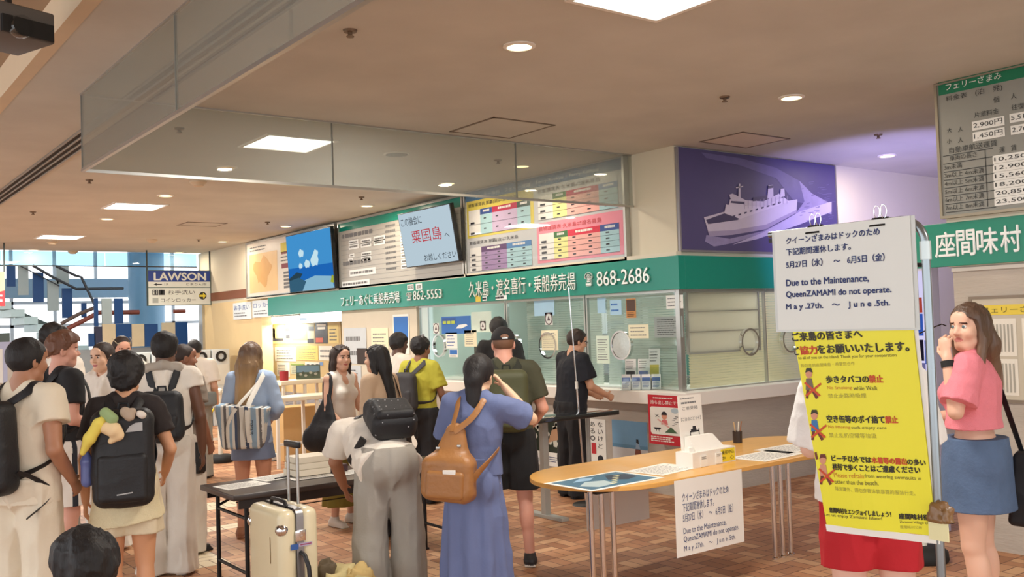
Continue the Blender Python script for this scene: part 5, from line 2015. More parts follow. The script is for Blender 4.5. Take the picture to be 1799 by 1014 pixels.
# -- staircase in the far hall: steps, stringer, panel balustrade, rails
SYY = 22.4
stp = mat('pale_stair_tread', (214, 236, 236), .5)
o = empty('staircase', (4.6, SYY, 0), 0, 'pale staircase climbing to the left in the bright far hall', 'staircase')
a0 = PY(112, 582, SYY)
a1 = PY(20, 530, SYY)
nst = 7
dx, dz = (a0.x - a1.x) / 4, (a1.z - a0.z) / 4
b = MB()
for k in range(-4, nst):
    x1 = a0.x - k * dx - 4.6
    z1 = a0.z + k * dz
    b.box(x1 - dx * 1.05, x1, 0, 1.5, z1 - dz * .95, z1)
b.build('steps', stp, o)
b = MB()
f2 = frY(0, 0, 0)
b.prism([(a0.x - 4.6 + .5, a0.z - .35), (a0.x - 4.6 + .5, a0.z - .05), (a0.x - 4.6 - dx * 7, a0.z + dz * 6.6), (a0.x - 4.6 - dx * 7, a0.z + dz * 6.0)], f2, -1.6, -1.5)
b.box(a0.x - 4.6 - 1.2, a0.x - 4.6 - 1.0, .3, 1.4, 0, a0.z)
b.build('stringer', mat('olive_grey_steel', (110, 118, 110), .6), o)
Z1 = lambda x, y: (x / 5.07, 420 + y / 5.07)
SB = SYY - .15
for k, (x0, x1, y0, y1, m_) in enumerate(((60, 135, 235, 425, 0), (160, 250, 235, 500, 1), (295, 385, 300, 565, 0), (425, 520, 370, 640, 1), (555, 640, 438, 705, 0), (505, 610, 245, 400, 1), (725, 768, 570, 700, 0), (838, 870, 530, 770, 0), (915, 990, 540, 750, 1))):
    (xa, za), (xb, zb) = uY(*Z1(x0, y1), SB), uY(*Z1(x1, y0), SB)
    t = MB().box(xa - 4.6, xb - 4.6, -.18, -.12, za, zb).build('panel', [blue_panel, grey_panel][m_], o)
    t['label'] = ['dark blue balustrade panel', 'grey balustrade panel'][m_]
rail_m = mat('dark_handrail', (72, 74, 78), .4, .5)
rail_r = mat('red_brown_handrail', (142, 72, 56), .5)
def rail(pts, Y, m_, r, label, par=None):
    P = [PY(*Z1(*q), Y) - par.location for q in pts]
    t = MB().tube(P, r, 0, 8).build('handrail', m_, par)
    t['label'] = label


stair_o = o
rail([(170, 235), (300, 300), (530, 420)], SB - .1, rail_m, .012, 'thin dark handrail line on the far staircase', stair_o)
rail([(290, 235), (470, 340), (680, 445), (1100, 440)], SB - .2, rail_m, .028, 'dark handrail of the far staircase turning level at the landing', stair_o)
rail([(500, 240), (670, 325), (725, 340), (850, 600)], SB - .3, rail_m, .028, 'dark upper handrail bending down at the stair landing', stair_o)
rail([(545, 755), (700, 670), (860, 605)], SB - .5, mat('brown_grey_rail', (110, 88, 78), .5), .04, 'brown-grey ramp rail in front of the stair foot', stair_o)
rail([(600, 800), (720, 740), (880, 655), (1015, 655), (1240, 652)], SB - .7, rail_r, .05, 'red-brown handrail of the ramp at the far end', stair_o)
Z2 = lambda x, y: (x / 4.4975, 420 + y / 4.495)
RB = 20.8
bal = empty('balustrade', (5.6, RB, 0), 0, 'low balustrade of alternating dark blue and cream panels across the far stair hall', 'balustrade')
for k, (x0, x1, y0, y1, m_) in enumerate(((700, 750, 745, 850, 0), (745, 805, 690, 850, 2), (808, 912, 670, 850, 1), (912, 1035, 670, 850, 0), (1040, 1135, 670, 850, 1), (1143, 1243, 670, 850, 0), (1280, 1380, 660, 850, 1), (1385, 1478, 655, 900, 0), (905, 968, 470, 670, 0), (806, 880, 470, 670, 3), (745, 772, 480, 690, 0))):
    (xa, za), (xb, zb) = uY(*Z2(x0, y1), RB), uY(*Z2(x1, y0), RB)
    t = MB().box(xa - 5.6, xb - 5.6, -.03, .03, max(.0, za if y1 < 860 else 0), zb).build('panel', [blue_panel, mat('cream_panel', (220, 200, 164), .5), mat('dusk_panel', (52, 54, 78), .5), grey_panel][m_], bal)
    t['label'] = ['dark blue balustrade panel', 'cream balustrade panel', 'dusky balustrade panel', 'grey balustrade panel'][m_]
MB().box(3.0 - 5.6, 7.4 - 5.6, .04, .12, 0, 1.45).build('base_wall', mat('grey_low_wall', (150, 156, 160), .6), bal)
P = [PY(*Z2(*q), RB - .1) - bal.location for q in ((1370, 572), (1465, 570))]
MB().tube(P, .04, 0, 8).build('handrail', rail_r, bal)

# ================================================================== notice rack in the foreground
NX = 2.46
A = PX(1600, 384, NX)
B_ = PX(1352, 408, NX)
pt = PX(1622, 412, NX)
pb = PX(1656, 1000, NX)
yp = (pt.y + pb.y) / 2
ztop = (A.z + B_.z) / 2
o = empty('notice_rack', (NX, yp, 0), 0, 'chrome pipe notice rack in the right foreground carrying a white and a yellow sign', 'sign rack')
path = [(0, 0, .03), (0, 0, ztop - .09)]
for k in range(7):
    a = math.pi / 2 * k / 6
    path.append((0, .07 * (1 - math.cos(a)), ztop - .075 + .07 * math.sin(a)))
pipe = mat('satin_steel_pipe', (148, 156, 160), .28, .9, var=.03)
b = MB()
b.tube(path[:2], .0115, 0, 16)
b.build('post', pipe, o)
b = MB()
b.tube(path[1:], .0115, 0, 16)
b.tube([(0, .07, ztop - .005), (0, B_.y - yp, ztop - .005)], .0105, 0, 14)
b.build('top_bar', pipe, o)
MB().tube([(0, 0, ztop - .12), (0, 0, ztop - .07)], .015, 0, 16).build('collar', mat('clear_tape', (196, 206, 206), .25, .3), o)
MB().tube([(0, 0, ztop - .135), (0, .16, ztop - .12)], .006, 0, 8).build('hook_arm', dark_metal, o)
b = MB()
b.box(-.3, .3, -.03, .03, 0, .03)
b.box(-.03, .03, -.25, .5, 0, .03)
b.build('base_foot', dark_metal, o, bevel=.006)
MB().box(-.006, .006, .06, B_.y - yp, ztop - .03, ztop - .018).build('dark_batten', dark_metal, o)

# white sign
a0 = PX(1360, 404, NX - .02)
a1 = PX(1598, 382, NX - .02)
a2 = PX(1600, 574, NX - .02)
a3 = PX(1366, 582, NX - .02)
Wd, Hd = a0.y - a1.y, (a0.z + a1.z) / 2 - (a2.z + a3.z) / 2
z0 = (a2.z + a3.z) / 2
o = empty('white_sign', (NX - .02, a0.y, z0), 0, 'large white laminated sign in Japanese and English clipped to the notice rack', 'sign')
f2 = frX(0, 0, 0)
b = MB()
lam = mat('laminated_white', (222, 224, 218), .25, var=.02)
nn = 8
for i in range(nn):
    u0, u1 = Wd * i / nn, Wd * (i + 1) / nn
    b.prism([(u0, 0), (u1, 0), (u1, Hd), (u0, Hd)], f2, -.003, 0, 0)
Z5 = lambda x, y: (1340 + x / 2.817, 340 + y / 2.817)
for s, (x0, yb), x1, h in (('クイーンざまみはドックのため', (118, 252), 582, 34), ('下記期間運休します。', (118, 308), 438, 34), ('5月27日（水）　～　6月5日（金）', (118, 372), 606, 36), ('Due to the Maintenance,', (118, 464), 527, 36), ('QueenZAMAMI do not operate.', (118, 524), 640, 38), ('M a y .27th.　～　J u n e .5th.', (118, 582), 632, 34)):
    p0 = PX(*Z5(x0, yb), NX - .02)
    p1 = PX(*Z5(x1, yb), NX - .02)
    h0 = PX(*Z5(x0, yb - h), NX - .02).z - p0.z
    b.text(f2, s, a0.y - p0.y, p0.z - z0, a0.y - p1.y, p0.z - z0 + h0, .001, 1, heavy=.0005)
b.build('sheet', [lam, ink_blue], o)
MB().prism([(-.012, -.006), (Wd + .012, -.006), (Wd + .012, Hd + .0), (-.012, Hd + .0)], f2, -.006, -.0035).build('clear_pocket', mat('pocket_film', (206, 210, 206), .2), o)
for px, lb in ((1434, 'black binder clip on the rack bar, left of the two'), (1548, 'black binder clip on the rack bar, right of the two')):
    q = PX(px, 400 - (px - 1434) * .09, NX)
    c = empty('binder_clip', (NX, q.y, ztop - .005), 0, lb, 'binder clip')
    b = MB()
    b.add([(-.024, -.024, -.012), (.014, -.024, -.012), (.0, -.024, .014), (-.006, -.024, .014), (-.024, .024, -.012), (.014, .024, -.012), (.0, .024, .014), (-.006, .024, .014)],
          [(0, 1, 2, 3), (7, 6, 5, 4), (1, 5, 6, 2), (0, 3, 7, 4), (3, 2, 6, 7)])
    b.build('clip_body', mat('matt_black', (16, 15, 15), 0.6), c)
    for s_ in (-1, 1):
        loop = [(-.003 + s_ * .004, s_ * .004 + .009 * math.cos(t) * (1 + .25 * math.sin(t)), .028 + .02 * math.sin(t)) for t in [k * math.pi / 8 for k in range(16)]]
        loop = [(x, y + s_ * .009, z) for x, y, z in loop]
        MB().tube(loop, .0014, 0, 6, closed=True).build('wire_handle', chrome, c)

# yellow banner: hangs under the white sign, leaning a little out towards its foot
YX = NX - .012
Z6 = lambda x, y: (1340 + x / 2.865, 660 + y / 2.864)
corn = [PX(1393, 583, YX), PX(1604, 574, YX), PX(1644, 943, YX - .0), PX(1450, 922, YX)]
z1_ = (corn[0].z + corn[1].z) / 2
o = empty('yellow_banner', (YX, corn[0].y, 0), 0, 'tall yellow banner of visitor rules hanging under the white sign', 'banner')
NYU, NYV = 10, 16
b = MB()
yellow = mat('banner_yellow', (240, 232, 48), .45, var=.02)


def bil(u, v):
    top = corn[0].lerp(corn[1], u)
    bot = corn[3].lerp(corn[2], u)
    q = top.lerp(bot, v)
    w = .006 * math.sin(u * 7 + v * 2) * v
    return Vector((w, q.y - corn[0].y, q.z))


vs, fs = [], []
for side in (0, .003):
    for j in range(NYV + 1):
        for i in range(NYU + 1):
            q = bil(i / NYU, j / NYV)
            vs.append(q + Vector((side, 0, 0)))
n1 = (NYU + 1) * (NYV + 1)
for j in range(NYV):
    for i in range(NYU):
        k = j * (NYU + 1) + i
        fs.append((k, k + NYU + 1, k + NYU + 2, k + 1))
        fs.append((n1 + k, n1 + k + 1, n1 + k + NYU + 2, n1 + k + NYU + 1))
b.add(vs, fs, 0)


def quad_inv(px, py):
    """bilinear banner coordinates of a point measured on the banner"""
    t = PX(px, py, YX)
    y, z = t.y - corn[0].y, t.z
    u, v = .5, .5
    for _ in range(12):
        q = bil(u, v)
        e = Vector((y - q.y, z - q.z))
        du = (bil(u + .01, v) - q) / .01
        dv = (bil(u, v + .01) - q) / .01
        det = du.y * dv.z - dv.y * du.z
        u += (e.x * dv.z - dv.y * e.y) / det
        v += (du.y * e.y - du.z * e.x) / det
    return u, v


class BF:
    """frame for lettering on the hanging banner, from a line measured on it"""

    def __init__(self, a, c, h):
        self.u0, self.v0 = quad_inv(*a)
        self.u1, self.v1 = quad_inv(*c)
        self.hv = quad_inv(*a)[1] - quad_inv(a[0], a[1] - h)[1]

    def __call__(self, s, t, d=0.0):
        u = self.u0 + (self.u1 - self.u0) * s
        v = self.v0 + (self.v1 - self.v0) * s - self.hv * t
        return bil(u, v) + Vector((-d, 0, 0))


def btext(s, a, x1y1, h, mi, z=Z6):
    f = BF(z(*a), z(*x1y1), h / 2.865)
    b.text(f, s, 0, 0, 1, 1, .0012, mi, heavy=(.16 / len(s) * .3 if mi in (1, 2) else 0))


btext('ご来島の皆さまへ', (150, 733), (495, 716), 44, 1, Z5)
btext('ご', (160, 800), (184, 799), 40, 1, Z5)
btext('協力', (188, 798), (272, 794), 42, 2, Z5)
btext('をお願いいたします。', (276, 794), (726, 780), 44, 1, Z5)
btext('to all of you on the island. Thank you for your cooperation', (178, 826), (664, 812), 20, 3, Z5)
btext('我向来到座間味島・希望您合作', (190, 862), (458, 850), 18, 4, Z5)
btext('歩きタバコの', (322, 38), (538, 36), 36, 1)
btext('禁止', (540, 36), (610, 36), 38, 2)
btext('No Smoking', (326, 74), (452, 74), 22, 5)
btext('while Walk', (460, 74), (582, 74), 22, 3)
btext('禁止走路時吸煙', (330, 114), (525, 112), 24, 4)
btext('空き缶等のポイ捨て', (325, 236), (618, 240), 36, 1)
btext('禁止', (622, 240), (682, 240), 36, 2)
btext('No littering', (330, 270), (444, 272), 20, 5)
btext('such empty cans', (450, 273), (626, 275), 20, 3)
btext('禁止乱扔空罐等垃圾', (334, 312), (578, 316), 24, 4)
btext('ビーチ以外では', (348, 432), (552, 440), 32, 1)
btext('水着等の露出', (556, 440), (724, 450), 32, 2)
btext('の多い', (728, 450), (818, 456), 32, 1)
btext('格好で歩くことはご遠慮ください', (352, 474), (790, 494), 32, 1)
btext('Please refrain', (358, 512), (516, 518), 24, 5)
btext('from wearing swimsuits in', (520, 518), (795, 534), 24, 3)
btext('other than the beach.', (362, 545), (588, 552), 22, 3)
btext('除海灘外、請勿穿著泳裝暴露的服装行走。', (366, 580), (766, 606), 22, 4)
btext('座間味村をエンジョイしましょう！', (335, 690), (648, 712), 26, 1)
btext('Let us enjoy Zamami Island', (306, 712), (606, 732), 20, 3)
btext('座間味村役場', (686, 722), (864, 732), 28, 1)
btext('Zamami Village Office', (688, 746), (862, 756), 16, 3)
btext('座間味村公所', (690, 770), (798, 776), 16, 4)


def bpoly(pts, mi, d=.0012, z=Z6):
    q = [quad_inv(*z(*p)) for p in pts]
    b.add([bil(u, v) + Vector((-d, 0, 0)) for u, v in q], [tuple(range(len(q)))], mi)


def disc(cx, cy, rx_, ry_, mi, d=.0014):
    bpoly([(cx + rx_ * math.cos(k * .57), cy + ry_ * math.sin(k * .57)) for k in range(11)], mi, d)


def bfig(cx, cy, shirt, hat):
    disc(cx, cy - 18, 17, 24, 6)
    bpoly([(cx - 18, cy - 22), (cx - 12, cy - 46), (cx + 12, cy - 46), (cx + 20, cy - 22), (cx, cy - 30)], hat, .0016)
    bpoly([(cx - 14, cy + 6), (cx + 14, cy + 6), (cx + 24, cy + 60), (cx - 16, cy + 64)], shirt, .0013)
    bpoly([(cx - 12, cy + 58), (cx + 4, cy + 58), (cx - 4, cy + 108), (cx - 16, cy + 106)], 8, .0013)
    bpoly([(cx + 6, cy + 58), (cx + 20, cy + 58), (cx + 48, cy + 104), (cx + 34, cy + 110)], 8, .0013)
    bpoly([(cx - 24, cy + 30), (cx - 16, cy + 24), (cx + 60, cy + 92), (cx + 50, cy + 98)], 2, .0018)
    bpoly([(cx + 58, cy + 28), (cx + 64, cy + 36), (cx - 10, cy + 98), (cx - 18, cy + 90)], 2, .0018)


bfig(232, 8, 9, 1)
bfig(258, 218, 7, 1)
bfig(300, 442, 6, 8)
bpoly([(258, 388), (268, 384), (276, 420), (264, 424)], 8)
b.build('printed_sheet', [yellow, mat('banner_black', (52, 46, 24), .5), mat('banner_red', (206, 74, 30), .5), mat('banner_grey_black', (96, 88, 40), .5), mat('banner_olive', (168, 158, 60), .5), mat('banner_orange', (206, 130, 40), .5), mat('cartoon_skin', (214, 150, 120), .6),
                          mat('cartoon_blue', (60, 120, 176), .6), mat('cartoon_brown', (112, 50, 40), .6), mat('cartoon_grey', (120, 104, 92), .6)], o)
b = MB()
vs = [bil(-.004, v / 8) + Vector((.004, 0, 0)) for v in range(9)] + [bil(1.03, v / 8) + Vector((.004, 0, 0)) for v in range(9)]
vs2 = [p + Vector((.002, 0, 0)) for p in vs]
b.add(vs, [(i, i + 1, 10 + i, 9 + i) for i in range(8)])
b.add([bil(-.01, 1.0), bil(1.03, 1.0), bil(1.03, 1.035), bil(-.01, 1.035)], [(0, 3, 2, 1)])
b.build('white_backing', paper, o)
q = PX(1656, 905, NX)
t = crumple('packing_tape', (0, 0, 0), (.022, .03, .05), [mat('brown_tape', (132, 98, 62), .3)], None, 5.5, .06)
for v in t.data.vertices:
    v.co += Vector((NX - .01, q.y, q.z - .02)) - Vector((0, 0, 0))
tag(t, 'brown packing tape holding the yellow banner to the chrome post', 'tape')
q2 = PX(1658, 935, NX)
t = MB().box(NX - .022, NX - .019, q2.y - .025, q2.y + .03, q2.z - .02, q2.z + .03).build('paper_tag', mat('cream_tag', (232, 226, 176), .6))
tag(t, 'small cream paper tag stuck at the lower corner of the yellow banner', 'tag')
# ================================================================== figures: bodies, clothes, hair and bags grown as smooth fields
V3 = lambda *a: np.array(a, float)


def vnoise(P):
    """smooth value noise 0..1 at the points P"""
    I = np.floor(P).astype(np.int64)
    f = P - I
    f = f * f * (3 - 2 * f)
    def hsh(i, j, k):
        h = (i * 374761393 + j * 668265263 + k * 1274126177) & 0xFFFFFFFF
        h = ((h ^ (h >> 13)) * 1103515245) & 0xFFFFFFFF
        return ((h ^ (h >> 16)) & 0xFFFF) / 65535.0
    out = 0
    for a in (0, 1):
        for b in (0, 1):
            for c in (0, 1):
                w = (f[:, 0] if a else 1 - f[:, 0]) * (f[:, 1] if b else 1 - f[:, 1]) * (f[:, 2] if c else 1 - f[:, 2])
                out = out + w * hsh(I[:, 0] + a, I[:, 1] + b, I[:, 2] + c)
    return out


class Field:
    def __init__(self, lo, hi, res):
        self.lo = np.array(lo, float)
        self.res = res
        n = np.ceil((np.array(hi, float) - self.lo) / res).astype(int) + 1
        self.ax = [(self.lo[i] + res * np.arange(n[i])).astype(np.float32) for i in range(3)]
        self.D = np.full(tuple(n), 0.5, np.float32)

    def block(self, lo, hi):
        sl = []
        for i in range(3):
            a = int(np.floor((lo[i] - self.lo[i]) / self.res))
            b = int(np.ceil((hi[i] - self.lo[i]) / self.res)) + 1
            a, b = max(a, 0), min(b, len(self.ax[i]))
            if b <= a:
                return None
            sl.append(slice(a, b))
        X = self.ax[0][sl[0]][:, None, None]
        Y = self.ax[1][sl[1]][None, :, None]
        Z = self.ax[2][sl[2]][None, None, :]
        return tuple(sl), X, Y, Z

    def grid(self):
        return self.ax[0][:, None, None], self.ax[1][None, :, None], self.ax[2][None, None, :]

    def put(self, sl, d, k, op):
        A = self.D[sl]
        if op == 'u':
            if k > 0:
                h = np.maximum(k - np.abs(A - d), 0) / k
                self.D[sl] = np.minimum(A, d) - h * h * k * 0.25
            else:
                self.D[sl] = np.minimum(A, d)
        elif op == 's':
            d = -d
            if k > 0:
                h = np.maximum(k - np.abs(A - d), 0) / k
                self.D[sl] = np.maximum(A, d) + h * h * k * 0.25
            else:
                self.D[sl] = np.maximum(A, d)

    def cone(self, a, b, ra, rb, k=0.02, flat=None, capa=False, capb=False, op='u', bulge=0.0):
        a, b = np.array(a, float), np.array(b, float)
        m = k + 2.5 * self.res
        r = max(ra, rb) + bulge
        if flat is not None and flat[1] > 1:
            r *= flat[1]
        blk = self.block(np.minimum(a, b) - r - m, np.maximum(a, b) + r + m)
        if blk is None:
            return self
        sl, X, Y, Z = blk
        ba = b - a
        L2 = max(float(ba @ ba), 1e-9)
        t = np.clip(((X - a[0]) * ba[0] + (Y - a[1]) * ba[1] + (Z - a[2]) * ba[2]) / L2, 0, 1)
        qx, qy, qz = X - a[0] - t * ba[0], Y - a[1] - t * ba[1], Z - a[2] - t * ba[2]
        if flat is not None:
            n, s = np.array(flat[0], float), flat[1]
            n = n / np.linalg.norm(n)
            dn = (qx * n[0] + qy * n[1] + qz * n[2]) * (1 / s - 1)
            qx, qy, qz = qx + dn * n[0], qy + dn * n[1], qz + dn * n[2]
        rr = ra + (rb - ra) * t
        if bulge:
            rr = rr + bulge * np.sin(np.pi * t)
        d = np.sqrt(qx * qx + qy * qy + qz * qz) - rr
        u = ba / math.sqrt(L2)
        if capb:
            d = np.maximum(d, (X - b[0]) * u[0] + (Y - b[1]) * u[1] + (Z - b[2]) * u[2])
        if capa:
            d = np.maximum(d, -((X - a[0]) * u[0] + (Y - a[1]) * u[1] + (Z - a[2]) * u[2]))
        self.put(sl, d, k, op)
        return self

    def ell(self, c, r, k=0.02, M=None, op='u'):
        c, r = np.array(c, float), np.array(r, float)
        m = k + 2.5 * self.res
        R_ = max(r)
        blk = self.block(c - R_ - m, c + R_ + m)
        if blk is None:
            return self
        sl, X, Y, Z = blk
        x, y, z = X - c[0], Y - c[1], Z - c[2]
        if M is not None:
            x, y, z = (M[0, i] * x + M[1, i] * y + M[2, i] * z for i in range(3)) if False else (M[0, 0] * x + M[1, 0] * y + M[2, 0] * z, M[0, 1] * x + M[1, 1] * y + M[2, 1] * z, M[0, 2] * x + M[1, 2] * y + M[2, 2] * z)
        k0 = np.sqrt((x / r[0]) ** 2 + (y / r[1]) ** 2 + (z / r[2]) ** 2)
        k1 = np.sqrt((x / r[0] ** 2) ** 2 + (y / r[1] ** 2) ** 2 + (z / r[2] ** 2) ** 2) + 1e-6
        d = k0 * (k0 - 1) / k1
        self.put(sl, d, k, op)
        return self

    def rbox(self, c, h, rad, k=0.0, M=None, op='u', taper=0.0):
        c, h = np.array(c, float), np.array(h, float)
        m = k + 2.5 * self.res
        R_ = float(np.linalg.norm(h)) if M is not None else h * (1 + abs(taper))
        blk = self.block(c - R_ - m, c + R_ + m)
        if blk is None:
            return self
        sl, X, Y, Z = blk
        x, y, z = X - c[0], Y - c[1], Z - c[2]
        if M is not None:
            x, y, z = (M[0, 0] * x + M[1, 0] * y + M[2, 0] * z, M[0, 1] * x + M[1, 1] * y + M[2, 1] * z, M[0, 2] * x + M[1, 2] * y + M[2, 2] * z)
        if taper:
            f = 1 + taper * (z / h[2])
            x, y = x / f, y / f
        qx, qy, qz = np.abs(x) - h[0] + rad, np.abs(y) - h[1] + rad, np.abs(z) - h[2] + rad
        d = np.sqrt(np.maximum(qx, 0) ** 2 + np.maximum(qy, 0) ** 2 + np.maximum(qz, 0) ** 2) + np.minimum(np.maximum(qx, np.maximum(qy, qz)), 0) - rad
        self.put(sl, d, k, op)
        return self

    def cut(self, n, c):
        """keep the side n.p < c"""
        X, Y, Z = self.grid()
        self.D = np.maximum(self.D, (X * n[0] + Y * n[1] + Z * n[2] - c).astype(np.float32))
        return self

    def wrinkle(self, amp, freq, seed=0.0, sc=(1, 1, 1), ridge=True):
        w = np.nonzero(np.abs(self.D) < .03 + amp * 2)
        P = np.stack([self.ax[i][w[i]] * sc[i] for i in range(3)], 1) * (freq / 3.6) + seed * 3.17
        n = vnoise(P)
        n2 = vnoise(P * 2.3 + 7.7)
        if ridge:
            n = 1 - np.abs(2 * n - 1) ** .8
            n2 = 1 - np.abs(2 * n2 - 1)
        self.D[w] += (-amp * 2.6 * ((n - .5) + .45 * (n2 - .5))).astype(np.float32)
        return self

    def mesh(self):
        D, lo, res = self.D, self.lo, self.res
        S = D < 0
        C = [S[i:S.shape[0] - 1 + i, j:S.shape[1] - 1 + j, k:S.shape[2] - 1 + k] for i in (0, 1) for j in (0, 1) for k in (0, 1)]
        any_ = C[0].copy()
        all_ = C[0].copy()
        for c in C[1:]:
            any_ |= c
            all_ &= c
        mixed = any_ & ~all_
        idx = np.argwhere(mixed)
        if len(idx) == 0:
            return np.zeros((0, 3)), np.zeros((0, 4), int)
        off = [np.array((i, j, k)) for i in (0, 1) for j in (0, 1) for k in (0, 1)]
        vals = [D[idx[:, 0] + o[0], idx[:, 1] + o[1], idx[:, 2] + o[2]] for o in off]
        acc = np.zeros((len(idx), 3))
        cnt = np.zeros(len(idx))
        for a in range(8):
            for b in range(a + 1, 8):
                if np.abs(off[a] - off[b]).sum() != 1:
                    continue
                d0, d1 = vals[a], vals[b]
                cr = (d0 < 0) != (d1 < 0)
                den = np.where(cr, d0 - d1, 1.0)
                t = np.where(cr, d0 / den, 0)
                acc += np.where(cr[:, None], off[a] + t[:, None] * (off[b] - off[a]), 0)
                cnt += cr
        P = lo + (idx + acc / np.maximum(cnt, 1)[:, None]) * res
        vid = np.full(mixed.shape, -1, np.int64)
        vid[idx[:, 0], idx[:, 1], idx[:, 2]] = np.arange(len(idx))
        Q = []
        n = S.shape
        for ax in range(3):
            o1, o2 = (ax + 1) % 3, (ax + 2) % 3
            s0 = [slice(None)] * 3
            s1 = [slice(None)] * 3
            s0[ax], s1[ax] = slice(0, n[ax] - 1), slice(1, n[ax])
            for o in (o1, o2):
                s0[o] = slice(1, n[o] - 1)
                s1[o] = slice(1, n[o] - 1)
            ch = S[tuple(s0)] != S[tuple(s1)]
            e = np.argwhere(ch)
            if len(e) == 0:
                continue
            e[:, o1] += 1
            e[:, o2] += 1
            ins = S[e[:, 0], e[:, 1], e[:, 2]]
            def cell(a, b):
                q = e.copy()
                q[:, o1] -= a
                q[:, o2] -= b
                return vid[q[:, 0], q[:, 1], q[:, 2]]
            q = np.stack([cell(1, 1), cell(0, 1), cell(0, 0), cell(1, 0)], 1)
            q[~ins] = q[~ins][:, ::-1]
            Q.append(q)
        return P, np.concatenate(Q)


def np_object(name, P, Q, mats_, parent=None, mi=None, extra=None, smooth=True):
    """mesh object from arrays; extra = list of (verts, faces, material) islands"""
    nv, nq = len(P), len(Q)
    me = bpy.data.meshes.new(name)
    me.vertices.add(nv)
    me.vertices.foreach_set('co', np.asarray(P, np.float32).ravel())
    me.loops.add(nq * 4)
    me.loops.foreach_set('vertex_index', np.asarray(Q, np.int32).ravel())
    me.polygons.add(nq)
    me.polygons.foreach_set('loop_start', np.arange(0, nq * 4, 4, dtype=np.int32))
    me.polygons.foreach_set('loop_total', np.full(nq, 4, np.int32))
    if mi is not None:
        me.polygons.foreach_set('material_index', np.asarray(mi, np.int32))
    me.polygons.foreach_set('use_smooth', np.full(nq, smooth))
    for m in (mats_ if isinstance(mats_, (list, tuple)) else [mats_]):
        me.materials.append(m)
    me.update(calc_edges=True)
    me.validate()
    o = bpy.data.objects.new(name, me)
    COL.objects.link(o)
    if parent is not None:
        o.parent = parent
    return o


def rotm(ax, ang):
    return np.array(Matrix.Rotation(ang, 3, ax))


